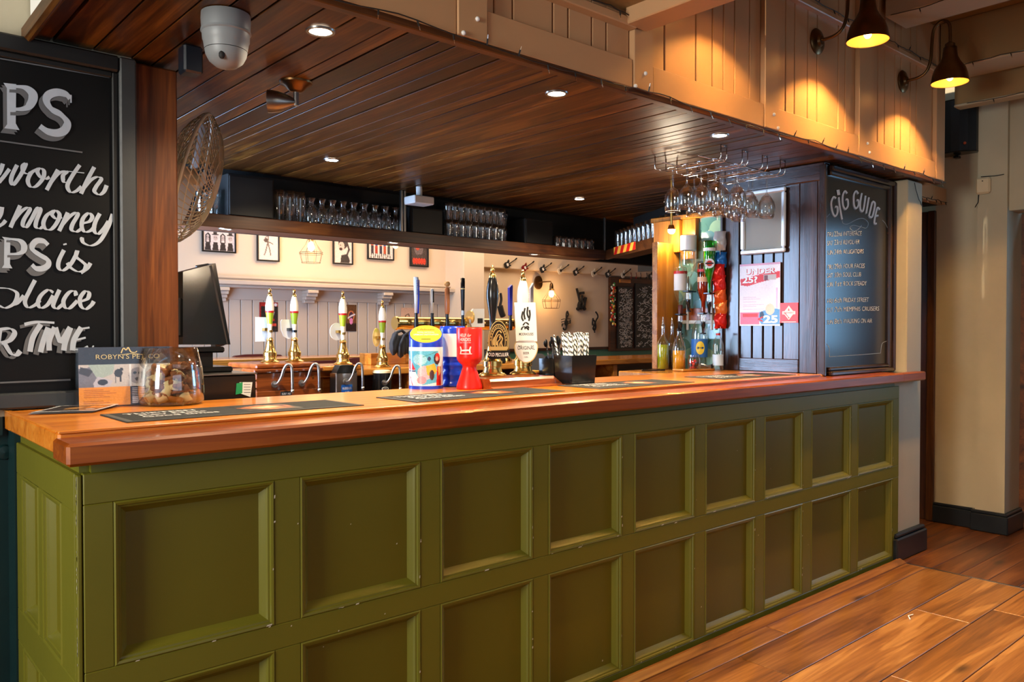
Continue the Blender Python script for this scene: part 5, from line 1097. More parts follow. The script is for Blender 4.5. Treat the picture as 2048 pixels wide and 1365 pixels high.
# cage lamps in the rear room
bulbm = emis('glowing_bulb', (1, .62, .25), 26.); bulbs = emis('small_bulb_glow', (1, .50, .14), 14.)
def cage(parent, x, y, z, s=1.):
    R1, R2 = .085*s, .068*s; b = MB()
    for (r, dz) in ((.024*s, .0), (R1, -.10*s), (R1, -.112*s), (R2, -.175*s)): b.tube([(x+r*math.cos(2*PI*i/20), y+r*math.sin(2*PI*i/20), z+dz) for i in range(20)], .0018, 5, closed=True)
    for i in range(8):
        a = 2*PI*i/8; b.tube([(x+.024*s*math.cos(a), y+.024*s*math.sin(a), z), (x+.04*s*math.cos(a), y+.04*s*math.sin(a), z-.04*s), (x+R1*math.cos(a), y+R1*math.sin(a), z-.10*s), (x+R2*math.cos(a), y+R2*math.sin(a), z-.175*s)], .0016, 5)
    b.build('wire_cage', M['bronze'], parent)
v = P(622, 478, Y=6.2); cl = thing('cage_lamp', 'pendant lamp with wire cage and glowing bulb before rear wall', 'lamp')
MB().cyl((v.x, 6.2, 2.66), (v.x, 6.2, v.z+.05), .004, n=6).build('flex', M['wire'], cl); MB().lathe([(.022, -.01), (.024, .0), (.022, .02), (.016, .05), (.006, .06)], (v.x, 6.2, v.z-.005), 16).build('lamp_holder', M['brass'], cl, True)
MB().ball((v.x, 6.2, v.z-.065), .028, 14, sz=1.5).build('bulb', bulbm, cl, 'all'); cage(cl, v.x, 6.2, v.z-.0, 1.15)
light('POINT', 'cage_lamp_light', (v.x, 6.17, v.z-.07), 9, (1, .55, .2), size=.04)
v = P(791, 491, Y=5.9); bb_ = thing('bare_bulb', 'bare glowing festoon bulb hanging from cable by the shelf', 'lamp'); MB().ball((v.x, 5.9, v.z), .026, 14, sz=1.15).build('bulb', bulbs, bb_, 'all'); MB().cyl((v.x, 5.9, v.z+.06), (v.x, 5.9, 2.665), .0025, n=6).build('flex', M['wire'], bb_); MB().cyl((v.x, 5.9, v.z+.02), (v.x, 5.9, v.z+.07), .012, n=10).build('lamp_holder', M['ink'], bb_)
light('POINT', 'bare_bulb_light', (v.x, 5.86, v.z-.04), 4, WARM, size=.03)
b = MB(); pts = [P(580+i*26, 468+[0, 2, 5, 8, 10, 12, 13, 13, 12][i], Y=5.9) for i in range(9)]; b.tube(pts, .0035, 5); o = b.build('festoon_cable', M['wire'], None); tag(o, 'thin black festoon cable draped from cage lamp to bare bulb', 'cable')
# wall cage lamp on the right rear wall
v = P(1090, 565, Y=6.40); wlx = thing('wall_cage_lamp', 'brass wall lamp with glowing bulb and wire cage on rear wall', 'lamp')
MB().prism([(.055*math.cos(2*PI*i/24), .075*math.sin(2*PI*i/24)) for i in range(24)], lambda u, w, d: Vector((v.x-.02+u, 6.495-d, v.z+w)), 0, .02).build('wall_plate', M['bronze'], wlx)
MB().tube([(v.x-.02, 6.48, v.z), (v.x-.01, 6.42, v.z+.005), (v.x+.05, 6.36, v.z+.01), (v.x+.06, 6.36, v.z-.02)], .007, 8).build('arm', M['bronze'], wlx, True); MB().lathe([(.02, -.05), (.022, -.01), (.018, .02), (.008, .035)], (v.x+.06, 6.36, v.z-.04), 14).build('lamp_holder', M['bronze'], wlx, True)
MB().ball((v.x+.06, 6.36, v.z-.125), .028, 14, sz=1.4).build('bulb', bulbm, wlx, 'all'); cage(wlx, v.x+.06, 6.36, v.z-.075, 1.2)
light('POINT', 'wall_cage_light', (v.x+.06, 6.32, v.z-.13), 7, (1, .5, .16), size=.04)
# guitars on the beam
gm = [mat('guitar_%s' % n, c, .3) for n, c in (('black', (.02, .02, .02)), ('red', srgb(120, 20, 22)), ('cream', srgb(220, 210, 190)))]
gk = [(1015, 529, 0, 'black ornamental guitar, first from the pier'), (1050, 535, 1, 'dark red ornamental guitar on the cream beam'), (1086, 538, 0, 'black ornamental guitar right of the red one'), (1121, 541, 2, 'black and cream ornamental guitar, fourth from pier'), (1152, 544, 0, 'black ornamental guitar above the microphone wall art'), (1188, 546, 2, 'cream ornamental guitar on the beam'), (1216, 548, 0, 'black ornamental guitar just right of the cream one'), (1247, 549, 2, 'small cream edged ornamental guitar above the blackboard'), (1302, 552, 0, 'black ornamental guitar at the oak panel edge')]
for px, py, k_, lb in gk:
    v = P(px, py, Y=6.43); g_o = thing('toy_guitar', lb, 'ornament', v, 0, 'ornamental guitars along the cream beam'); a = .52; s = .62
    def gmap(u, w, d, a=a, s=s): return Vector(((u*math.cos(a)-w*math.sin(a))*s, -d, (u*math.sin(a)+w*math.cos(a))*s))
    body = [(-.085, .0), (-.075, .045), (-.03, .055), (.0, .038), (.03, .055), (.055, .062), (.048, .03), (.03, .012), (.03, -.012), (.045, -.035), (.05, -.058), (.02, -.05), (-.005, -.04), (-.035, -.058), (-.075, -.045)]
    MB().prism(body, gmap, 0, .012).build('guitar_body', gm[k_], g_o); MB().prism([(-.04, .0), (-.03, .03), (.0, .02), (.02, .0), (.0, -.022), (-.03, -.026)], gmap, .012, .015).build('scratch_plate', M['paper'] if k_ != 2 else M['ink'], g_o)
    MB().prism([(0, -.007), (.19, -.005), (.19, .005), (0, .007)], gmap, .012, .02).prism([(.185, -.012), (.225, -.006), (.225, .012), (.185, .010)], gmap, .01, .018).build('neck', M['ink'], g_o)
# little hanging figures between
for px in (1262, 1272, 1281, 1293):
    v = P(px, 552, Y=6.43); o = MB(); o.tube([(0, 0, .04), (.012, 0, 0), (.004, 0, -.02)], .004, 6); o.ball((.002, 0, -.024), .012, 8); o = o.build('miniature_banjo', gm[0] if px % 2 else gm[1], None, True); o.location = v; tag(o, 'tiny ornament hanging on the beam above the blackboard', 'ornament', 'tiny ornaments above the blackboard')
# metal wall art
def art(px, py, Y, strokes_, lb, nmn):
    v = P(px, py, Y=Y); r = MB()
    for pts, w in strokes_:
        c_ = catmull([((x-px)/1610*8.6, (py-y)/1610*8.6) for x, y in pts], 5); r.tube([(a, 0, b) for a, b in c_], w, 6)
    o = r.build(nmn, M['matt_black'], None, True); o.location = v; tag(o, lb, 'wall art'); return o
art(1163, 600, 6.47, [([(1148, 576), (1154, 592), (1158, 606)], .014), ([(1158, 606), (1155, 614), (1162, 618), (1166, 612)], .022), ([(1164, 583), (1165, 588)], .032), ([(1165, 590), (1164, 618)], .012), ([(1173, 594), (1174, 606), (1172, 616)], .012), ([(1179, 595), (1175, 606)], .008), ([(1169, 597), (1172, 606)], .007), ([(1150, 621), (1156, 617), (1163, 615), (1170, 617), (1174, 621)], .02)], 'black metal wall art of guitar, microphone and hand sign', 'music_wall_art')
art(1132, 640, 6.47, [([(1136, 623), (1139, 628), (1134, 636), (1129, 646), (1133, 652), (1137, 646), (1132, 642), (1130, 648)], .009), ([(1139, 628), (1136, 622), (1133, 630), (1134, 650), (1131, 660), (1126, 661), (1124, 657)], .009), ([(1118, 640), (1128, 638), (1146, 638)], .004), ([(1118, 645), (1128, 643), (1144, 643)], .004), ([(1119, 650), (1130, 648), (1142, 648)], .004), ([(1120, 654), (1122, 648)], .007), ([(1144, 648), (1145, 640)], .007)], 'black metal treble clef wall art with notes', 'clef_wall_art')
art(1190, 645, 6.47, [([(1192, 622), (1198, 628), (1199, 634), (1194, 640), (1188, 650), (1184, 658)], .009), ([(1184, 658), (1188, 662), (1192, 656), (1190, 646)], .012), ([(1184, 636), (1182, 646), (1183, 652)], .010), ([(1186, 640), (1190, 646), (1186, 652)], .008), ([(1188, 660), (1189, 668)], .008)], 'black metal saxophone wall art right of the clef', 'saxophone_wall_art')
# music art glimpsed between the near pumps
art(1000, 610, 6.18, [([(1001, 588), (1003, 600), (1000, 612)], .014), ([(1000, 612), (1004, 624), (1008, 632)], .03)], 'dark red guitar shaped wall art glimpsed behind black pump handle', 'guitar_wall_art')
# blackboards
bk = thing('menu_blackboard', 'tall twin panelled blackboard crowded with chalk writing on rear wall', 'blackboard')
x0, xm, x1 = P(1221, 630, Y=6.45).x, P(1266, 630, Y=6.45).x, P(1325, 630, Y=6.45).x; zt2, zb2 = P(1260, 556, Y=6.45).z, P(1260, 702, Y=6.45).z
MB().cbox(x0, x1, 6.45, 6.49, zb2, zt2, .004).build('dark_surround', M['plankX'], bk)
rr = random.Random(9)
for a, b_, zt3 in ((P(1234, 630, Y=6.44).x, P(1264, 630, Y=6.44).x, P(1250, 574, Y=6.44).z), (xm+.02, x1-.05, P(1290, 568, Y=6.44).z)):
    MB().cbox(a, b_, 6.43, 6.45, zb2+.03, zt3, .004).build('slate_panel', M['board'], bk); ck = MB()
    for i in range(260):
        u, v = rr.uniform(a+.02, b_-.05), rr.uniform(zb2+.05, zt3-.03); l = rr.uniform(.02, .07); sl = rr.uniform(-.02, .03)
        stroke(ck, [(u, v), (u+l*.3, v+rr.uniform(-.012, .014)+sl*.3), (u+l*.7, v+rr.uniform(-.012, .014)+sl*.7), (u+l, v+sl)], lambda x_, z_: Vector((x_, 6.4285, z_)), .004, .0035, k=2)
    tx = MB()
    ck.build('chalk_writing', M['chalk'], bk, kind='stuff')
v = P(1250, 563, Y=6.44); MB().cbox(v.x-.10, v.x+.10, 6.43, 6.45, v.z-.02, v.z+.02, .004).build('name_plate', M['farwood'], bk)
# string of coloured beads
gd = MB(); cols_ = [srgb(200, 40, 30), srgb(240, 200, 80), srgb(230, 230, 220), srgb(40, 140, 70), srgb(220, 120, 60)]
mm_ = [mat('bead_%d' % i, c, .3) for i, c in enumerate(cols_)]; rr = random.Random(6)
for i in range(80):
    v = P(1226+rr.uniform(-4.5, 4.5), 568+i*1.05, Y=6.42); gd.ball(v, rr.uniform(.008, .016), 6, m=rr.randrange(5))
o = gd.build('bead_garland', mm_, None, True, kind='stuff'); tag(o, 'hanging garland of small coloured beads beside the blackboard', 'garland')
# unseen fill light added to brighten the rear room walls
light('AREA', 'rear_room_fill', (4.2, 5.7, 2.6), 52, (1, .74, .50), size=3.5, sy=.8)
# ================================================================== NICHE WITH TILES, OPTICS AND BOTTLES
nt = struct('wall_niche')
TX = 4.165; yA, yB = 2.812, 3.30; zA, zB = ZT, 2.05
MB().box(TX, TX+.03, yA, yB, zA, zB).build('grout', mat('pale_grout', (.66, .64, .56), .7), nt)
tcs = [srgb(96, 150, 158), srgb(124, 168, 150), srgb(150, 184, 156), srgb(84, 130, 124), srgb(110, 160, 172), srgb(70, 104, 96)]
tm_ = [mat('scallop_tile_%d' % i, c, .12, var=.08, vs=20, coat=.5) for i, c in enumerate(tcs)]
rr = random.Random(21); r_ = .060; row = 0; z = zB-.02
while z > zA-.06:
    y = yA+(r_ if row % 2 else 0)-.01
    while y < yB+r_:
        pts = [(y+(r_-.0028)*math.cos(t), z+(r_-.0028)*math.sin(t)) for t in [PI*2*i/22 for i in range(22)]]
        pts = [(min(max(a, yA), yB), min(max(b, zA), zB)) for a, b in pts]
        big = max(p[0] for p in pts)-min(p[0] for p in pts) > .012 and max(p[1] for p in pts)-min(p[1] for p in pts) > .012
        if big:
            d = .0004+.0009*row
            MB().prism([(min(max(y+r_*math.cos(t), yA), yB), min(max(z+r_*math.sin(t), zA), zB)) for t in [PI*2*i/22 for i in range(22)]], lambda u, v, w: Vector((TX-w, u, v)), 0, d).build('grout_line', bpy.data.materials['pale_grout'], nt)
            MB().prism(pts, lambda u, v, w: Vector((TX-w, u, v)), 0, d+.0012).build('tile', tm_[rr.randrange(6)], nt)
        y += 2*r_
    z -= r_; row += 1
sp_ = thing('niche_surround', 'golden oak boards framing the left edge of green tiled niche', 'surround')
MB().cbox(3.937, TX, 3.14, 3.165, ZT, 1.90, .003).build('side_panel', M['oakpanel'], sp_)
MB().cbox(3.93, 3.941, 3.132, 3.172, ZT, 1.90, .002).build('edge_lipping', M['farwood'], sp_)
MB().cbox(4.13, TX+.02, 2.995, 3.098, 1.80, 2.05, .003).build('upper_block', M['oakpanel'], sp_)
MB().cbox(4.10, TX, 3.098, 3.30, 1.845, 2.05, .003).build('shelf_end_board', M['oakpanel'], sp_)
MB().cbox(4.12, 4.20, 2.80, 3.34, 2.05, 2.08, .004).build('head_rail', M['oakpanel'], nt)
MB().cbox(4.13, 4.17, 2.80, 2.818, ZT, 2.05, .003).build('niche_edge', M['partition'], nt)
def X4(px, py, X=4.05): return P(px, py, X=X)
orl = thing('optic_rail', 'brown wooden board with steel brackets carrying four bottle optics', 'optic rail')
z0, z1 = P(1390, 641, X=4.14).z, P(1390, 617, X=4.14).z
MB().cbox(4.135, 4.16, 2.83, 3.13, z0, z1, .002).build('rail_board', M['nosing'], orl)
MB().cbox(4.130, 4.16, 2.83, 3.10, z0-.022, z0, .002).build('steel_strip', M['white_plastic'], orl)
for px in (1376, 1424): v = P(px, 600, X=4.13); MB().cbox(4.12, 4.135, v.y-.006, v.y+.006, z0-.06, z1+.20, .002).build('steel_bracket', M['white_plastic'], orl)
amber = glassmat('amber_glass', (.75, .28, .03), .2); greeng = glassmat('green_glass', (.12, .75, .14), .25)
def liquid(name, c, k=.9): return mat(name, c, .12, coat=.5)
def lathe_p(prof, c, n=20): return MB().lathe(prof, c, n, cap=False)
def optic(v, zt, parent):
    MB().lathe([(.005, -.13), (.018, -.128), (.018, -.122), (.008, -.12), (.010, -.085), (.013, -.08), (.013, -.055)], (v.x, v.y, zt), 14).build('optic_valve', M['black_plastic'], parent, True)
    MB().lathe([(.013, -.055), (.018, -.05), (.018, -.012), (.012, -.008)], (v.x, v.y, zt), 14).build('measure_chamber', M['glassd'], parent, True)
    MB().cbox(v.x-.03, v.x+.03, v.y-.022, v.y+.022, zt-.008, zt+.001, .002).box(v.x+.02, 4.13, v.y-.006, v.y+.006, zt-.008, zt).build('optic_bracket', M['black_plastic'], parent)
def inv_bottle(lab, px, ytop, yneck, r, zsh, gm_, label_m, liq, lab_z, grp=None, X=4.06):
    vt, vn = P(px, ytop, X=X), P(px, yneck, X=X); h = vt.z-vn.z; t = thing('optic_bottle', lab, 'bottle', (vt.x, vt.y, vn.z))
    MB().lathe([(.011, 0), (.013, h*.06), (.013, h*.22), (r*.75, h*.36), (r, h*.46), (r, h*.97), (r*.9, h), (0, h)], n=24, cap=False).build('bottle_body', gm_, t, 'all')
    if liq: MB().lathe([(.009, .002), (.010, h*.22), (r*.72, h*.37), (r*.95, h*.47), (r*.95, h*zsh), (0, h*zsh)], n=20).build('spirit', liq, t, 'all')
    MB().lathe([(r*1.012, h*lab_z[0]), (r*1.012, h*lab_z[1])], n=24, cap=False).build('bottle_label', label_m, t, 'all')
    vv = Vector((0, 0, 0)); optic(Vector((0, 0, 0)), .0, t) if False else None
    MB().lathe([(.005, -.13), (.018, -.128), (.018, -.122), (.008, -.12), (.010, -.085), (.013, -.08), (.013, -.055)], (0, 0, 0), 14).build('optic_valve', M['black_plastic'], t, True)
    MB().lathe([(.013, -.055), (.018, -.05), (.018, -.012), (.012, -.008)], (0, 0, 0), 14).build('measure_chamber', M['glassd'], t, True)
    MB().cbox(-.03, .03, -.022, .022, -.008, .001, .002).box(.02, 4.13-X, -.006, .006, -.008, 0).build('optic_bracket', M['black_plastic'], t)
    return t
lw_ = mat('clear_spirit', (.72, .78, .76), .05, coat=.4)
b1 = inv_bottle('large clear spirit bottle upside down at top of tiled niche', 1377, 470, 582, .048, .60, M['bottleglass'], M['paper'], None, (.72, .98))
tx = MB(); 
b2 = inv_bottle('clear spirit bottle with white and red label upside down on lower optic', 1361, 535, 628, .040, .6, M['bottleglass'], M['paper'], None, (.50, .86))
MB().lathe([(.0412, .245), (.0412, .262)], n=20, cap=False).build('red_band', M['redprint'], b2, 'all'); MB().lathe([(.0155, .0), (.0155, .05), (.012, .055)], n=14).build('maroon_collar', M['maroon'], b2, True)
b3 = inv_bottle('amber whisky bottle upside down on lower optic', 1407, 527, 626, .036, .62, amber, mat('cream_red_label', srgb(226, 170, 130), .4), mat('whisky', srgb(190, 96, 20), .1, coat=.5), (.62, .72))
MB().lathe([(.0365, .245), (.0365, .262)], n=20, cap=False).build('red_band', M['redprint'], b3, 'all')
b4 = inv_bottle('bright green vermouth bottle upside down with round white label', 1419, 482, 586, .036, .9, greeng, M['white'], mat('green_spirit', srgb(40, 176, 60), .15, coat=.5), (.80, .86))
v = P(1417, 527, X=4.02); va4 = math.atan2(v.y, v.x); rxx = Vector((math.sin(va4), -math.cos(va4), 0)); nnn = Vector((-math.cos(va4), -math.sin(va4), 0)); zl = v.z-b4.location.z
MB().prism([(.029*math.cos(2*PI*i/24), .029*math.sin(2*PI*i/24)) for i in range(24)], lambda u, w, d: rxx*u+nnn*(.037+d)+Vector((0, 0, zl+w)), 0, .001).build('round_label', M['white'], b4)
MB().prism([(.017*math.cos(2*PI*i/24), .017*math.sin(2*PI*i/24)) for i in range(24)], lambda u, w, d: rxx*u+nnn*(.038+d)+Vector((0, 0, zl+w)), 0, .001).prism([(-.024, -.004), (.024, -.004), (.024, .004), (-.024, .004)], lambda u, w, d: rxx*u+nnn*(.0392+d)+Vector((0, 0, zl+w)), 0, .001, 1).build('label_emblem', [M['redprint'], M['ink']], b4)
# bottles standing on the ledge
def stand(lab, px, py, prof, gm_, nmn='bottle', cat='bottle', X=None, Yv=None):
    v = P(px, py, X=X); t = thing(nmn, lab, cat, (v.x, v.y, ZT)); MB().lathe(prof, n=24, cap=False).build('bottle_body', gm_, t, 'all'); return t
def pr_bottle(r, h, sh, nr=.011): return [(0, .002), (r-.004, .002), (r, .010), (r, h*sh), (r*.8, h*(sh+.08)), (nr+.002, h*(sh+.18)), (nr, h*(sh+.24)), (nr, h)]
def pour(t, z): MB().lathe([(.012, 0), (.013, .012), (.010, .018), (.007, .03), (.004, .065), (.0025, .07)], (0, 0, z), 12).build('pourer', M['chrome'], t, True)
t = stand('glass bottle of yellow-green cordial with steel pourer at ledge end', 1326, 736, pr_bottle(.036, .25, .62), M['bottleglass'], X=3.93); MB().lathe([(0, .004), (.0335, .004), (.0335, .150), (0, .150)], n=20).build('green_cordial', mat('lime_cordial', srgb(176, 178, 24), .1, coat=.6), t, 'all'); pour(t, .25)
t = stand('glass bottle with dark syrup behind the yellow-green one', 1344, 734, pr_bottle(.034, .25, .62), M['bottleglass'], X=4.02); MB().lathe([(0, .004), (.0315, .004), (.0315, .115), (0, .115)], n=20).build('dark_syrup', mat('dark_syrup', (.03, .01, .005), .1, coat=.6), t, 'all'); pour(t, .25)
t = stand('round shouldered carafe half full of orange juice', 1358, 737, [(0, .002), (.034, .002), (.039, .010), (.039, .13), (.032, .165), (.018, .19), (.013, .21), (.013, .235)], M['bottleglass'], 'juice_carafe', X=3.90); MB().lathe([(0, .004), (.0365, .004), (.0365, .118), (0, .118)], n=20).build('orange_juice', mat('orange_juice', srgb(255, 168, 30), .2, coat=.5), t, 'all'); MB().lathe([(.014, 0), (.015, .012), (.008, .02), (.004, .06)], (0, 0, .233), 12).build('pourer', M['black_plastic'], t, True)
t = stand('large lemonade bottle with blue label and yellow oval', 1399, 731, [(0, .002), (.040, .002), (.047, .012), (.048, .21), (.044, .25), (.030, .285), (.016, .30), (.014, .325)], M['bottleglass'], X=4.07); MB().lathe([(.049, .075), (.049, .185)], n=28, cap=False).build('blue_label', mat('blue_wrap_label', srgb(50, 110, 184), .4), t, 'all')
v = t.location; va5 = math.atan2(v.y, v.x); r5 = Vector((math.sin(va5), -math.cos(va5), 0)); n5 = Vector((-math.cos(va5), -math.sin(va5), 0))
def cyl5(u, w, d): a = va5+PI+(-u)/.049*-1; a = va5+PI+u/.049; return Vector(((.0495+d)*math.cos(a), (.0495+d)*math.sin(a), .132+w))
b = MB(); k = [cyl5(.026*math.cos(2*PI*i/24)+.004, .040*math.sin(2*PI*i/24), .0005) for i in range(24)]; b.add(k+[cyl5(.004, 0, .0012)], [(i, (i+1) % 24, 24) for i in range(24)]); b.build('yellow_oval', mat('yellow_oval', srgb(250, 214, 60), .4), t)
tx = MB(); text(tx, 'LEMONADE', .009, lambda u, w: cyl5(u+.004, w, .0016), 0, -.004, 'C', .01, width=.042); tx.build('lettering', M['ink'], t)
MB().lathe([(.0155, 0), (.0155, .014), (0, .014)], (0, 0, .325), 14).build('cap', M['white_plastic'], t, True)
t = stand('lidless glass jar of red berries standing before lemonade bottle', 1388, 738, [(0, .002), (.032, .002), (.038, .010), (.040, .065), (.034, .078), (.034, .092)], M['glassd'], 'berry_jar', 'jar', X=3.955)
rr = random.Random(8); jm = [mat('strawberry_red', srgb(230, 50, 40), .35), mat('dark_berry', (.03, .012, .02), .4)]
for i in range(22):
    a = i*2.4; r = .024*math.sqrt(rr.random()); z = .012+.0022*i; MB().ball((r*math.cos(a), r*math.sin(a), z), rr.uniform(.008, .011), 8).build('berry', jm[0 if rr.random() < .55 else 1], t, 'all')
t = stand('clear mixer bottle with pale blue label against the dark partition', 1436, 731, [(0, .002), (.028, .002), (.032, .010), (.032, .15), (.027, .175), (.014, .20), (.012, .21)], M['bottleglass'], X=4.06); MB().lathe([(.0325, .03), (.0325, .095)], n=24, cap=False).build('pale_label', mat('pale_blue_label', (.62, .76, .86), .4), t, 'all'); MB().lathe([(.0135, 0), (.0135, .012), (0, .012)], (0, 0, .208), 12).build('cap', M['redprint'], t, True)
cb_ = thing('chopping_board', 'small wooden chopping board with dark handled knife on the ledge', 'board', (3.90, 2.92, ZT), -.15)
MB().cbox(-.10, .16, -.11, -.02, 0, .012, .003).build('board', M['farwood'], cb_)
kn = MB().cbox(-.09, .06, 0, .014, 0, .009, .002).build('knife_handle', M['black_plastic'], None); kn.name = 'kitchen_knife'; kn.location = (3.72, 2.97, ZT+.001); kn.rotation_euler = (0, 0, -.4); tag(kn, 'dark handled knife lying left of the chopping board', 'knife')
cl_ = thing('jigger', 'small steel jigger lying by the mixer bottle', 'jigger', (4.03, 2.83, ZT+.022)); b = MB(); b.lathe([(.021, -.04), (.020, -.036), (.008, 0), (.018, .032), (.019, .035)], n=16, cap=False, M=Matrix.Rotation(1.57, 4, 'X') @ Matrix.Rotation(0, 4, 'Y')); b.build('cup', M['steel'], cl_, 'all')
# crisp packets strip
packs = [((1440, 482), (.60, .60, .62), 'silver', 'silver snack packet at the top of strip', 30), ((1441, 520), srgb(30, 110, 200), 'blue', 'blue snack packet hanging under the silver one', 24), ((1437, 545), srgb(214, 30, 30), 'red', 'red snack packet hanging beneath the blue one', 26), ((1439, 568), srgb(220, 40, 34), 'red2', 'red snack packet second of the red ones', 26), ((1440, 592), srgb(232, 90, 30), 'orange', 'orange snack packet in middle of the hanging strip', 26), ((1442, 616), srgb(240, 120, 50), 'orange2', 'light orange snack packet low on the strip', 24), ((1441, 642), srgb(220, 36, 30), 'red3', 'lowest red snack packet just above the mixer bottle', 24)]
for (px, py), c, nmx, lb, h in packs:
    v = P(px, py, Y=2.835-.03); t = thing('snack_packet', lb, 'packet', v, 0, 'snack packets on a hanging strip'); b = MB(); hh = h/1610*5.0*.62; w = .035
    vs = []; 
    for i in range(7):
        for j in range(7):
            u, q = i/6.-.5, j/6.-.5; th = .022*max(0, (1-(2*q)**2))**.6*max(0, (1-(2*u)**4)); vs += [(rng.x, rng.y, rng.z) for rng in [Vector((0, 0, 0))+Vector((math.sin(.63)*2*w*u-math.cos(.63)*th+.006*math.sin(9*q+5*u), -math.cos(.63)*2*w*u-math.sin(.63)*th, 2*hh*q))]]
    b.add(vs, [(i*7+j, i*7+j+1, (i+1)*7+j+1, (i+1)*7+j) for i in range(6) for j in range(6)]); b.build('packet_body', mat('foil_'+nmx, c, .22, .35, bump=.5, bs=50), t, 'all')
    v2 = [Vector(x) for x in vs]; b = MB(); b.add([tuple(x*.55+Vector((-.006, -.006, 0))) for x in v2], b.f+[(i*7+j, i*7+j+1, (i+1)*7+j+1, (i+1)*7+j) for i in range(6) for j in range(1, 3)]); b.build('packet_print', M['paper'], t, 'all')
o = MB().cyl(P(1440, 470, Y=2.80), P(1441, 660, Y=2.80), .0015, n=5).build('display_strip', M['white_plastic'], None); tag(o, 'thin white display strip carrying the snack packets', 'strip')
# ================================================================== ON THE PARTITION
sf = thing('snap_frame', 'empty silver snap frame with grey backing on the dark partition', 'frame')
FX = PX-.002
ya, yb = P(1572, 440, X=FX-.01).y, P(1482, 440, X=FX-.01).y; za = P(1527, 508, X=FX).z; zb3 = P(1527, 380, X=FX).z
MB().box(FX-.008, FX, ya+.02, yb-.02, za+.02, zb3-.02).build('backing', mat('grey_backing', (.30, .30, .26), .5), sf)
sil = mat('silver_frame', (.74, .74, .74), .3, .55)
for (a, b_, c, d, n_) in ((ya, yb, za, za+.028, 'frame_bottom'), (ya, yb, zb3-.028, zb3, 'frame_top'), (ya, ya+.028, za+.028, zb3-.028, 'frame_side'), (yb-.028, yb, za+.028, zb3-.028, 'frame_side')):
    MB().cbox(FX-.022, FX, a, b_, c, d, .007).build(n_, sil, sf)
up = thing('age_poster', 'white and red UNDER 25 poster pinned to the dark partition', 'poster')
ya, yb = P(1561, 590, X=FX).y, P(1480, 590, X=FX).y; za, zb3 = P(1520, 652, X=FX).z, P(1520, 527, X=FX).z; Lw, Lh = yb-ya, zb3-za
cv = Cv(80, 110, (246, 238, 244)); cv.rect(0, 0, 1, .03, (226, 170, 200)).poly([(.02, .24), (.3, .20), (1, .14), (1, .24), (.55, .30), (.2, .36), (.03, .34)], (226, 44, 44)).rect(.60, .19, .9, .27, (206, 196, 190)).rect(.62, .20, .70, .28, (120, 60, 60))
cv.rect(.02, .78, .5, .98, (232, 120, 150)).rect(.08, .80, .46, .86, (220, 60, 60)); cv.poly([(.5, .78), (.8, .72), (1, .74), (1, .98), (.55, .98), (.48, .9)], (96, 160, 214)).ell(.76, .74, .11, .09, (236, 214, 190)).ell(.56, .83, .05, .06, (50, 66, 90))
for i in range(9): cv.rect(.1, .54+.024*i, .42+.1*(i % 3), .546+.024*i, (226, 200, 216))
cv.rect(.9, .4, .94, .72, (240, 190, 224)).noise(4, 2)
decal('poster_sheet', cv, lambda u, v: Vector((FX-.004, yb-Lw*u, za+Lh*v)), up)
MB().box(FX-.003, FX, ya, yb, za, zb3).build('backing_sheet', M['paper'], up)
q = plane((FX-.004, yb, za), (0, -1, 0), (0, 0, 1), .0012); tx = MB(); text(tx, 'UNDER', Lh*.085, q, Lw*.14, Lh*.835, bold=.03, width=Lw*.74); text(tx, '25?', Lh*.095, q, Lw*.07, Lh*.695, bold=.03, width=Lw*.38); text(tx, '25', Lh*.11, q, Lw*.60, Lh*.05, bold=.04, width=Lw*.35)
tx.build('lettering', M['white'], up)
q2_ = plane((FX-.004, yb, za), (0, -1, 0), (0, 0, 1), .0006); tx = MB(); text(tx, 'UNDER', Lh*.085, q2_, Lw*.15, Lh*.828, bold=.05, width=Lw*.76); text(tx, '<', Lh*.11, q2_, Lw*.46, Lh*.05, bold=.03); tx.build('lettering_shadow', mat('poster_red', srgb(220, 60, 66), .5), up)
cs = thing('square_red_sign', 'small square red sign with white diamond emblem on partition', 'sign')
ya, yb = P(1597, 627, X=FX).y, P(1561, 627, X=FX).y; za, zb3 = P(1580, 646, X=FX).z, P(1580, 606, X=FX).z; cyy, czz = (ya+yb)/2, (za+zb3)/2; hw, hh = (yb-ya)/2, (zb3-za)/2
MB().box(FX-.006, FX, ya, yb, za, zb3).build('panel', mat('sign_red', srgb(226, 50, 34), .35), cs)
q = lambda u, v, w=0: Vector((FX-.0065-w, cyy-u, czz+v)); b = MB(); b.prism([(-hw*.62, 0), (0, -hh*.72), (hw*.62, 0), (0, hh*.72)], q, 0, .0006).prism([(-hw*.72, -hh*.16), (hw*.72, -hh*.16), (hw*.72, hh*.16), (-hw*.72, hh*.16)], q, 0, .0008).prism([(-hw*.8, -hh*.94), (hw*.8, -hh*.94), (hw*.8, -hh*.88), (-hw*.8, -hh*.88)], q, 0, .0006).build('diamond_emblem', M['paper'], cs)
b = MB().prism([(-hw*.5, -hh*.02), (0, -hh*.5), (0, -hh*.42), (-hw*.4, 0)], q, .0009, .0012).prism([(-hw*.1, hh*.2), (hw*.1, hh*.2), (0, hh*.5)], q, .0009, .0012).prism([(-hw*.1, -hh*.45), (hw*.1, -hh*.45), (0, -hh*.6)], q, .0009, .0012); text(b, 'BREWERY', hh*.16, lambda u, v: q(u, v, .0014), 0, -hh*.08, 'C', .01, width=hw*1.2); b.build('lettering', bpy.data.materials['sign_red'], cs)
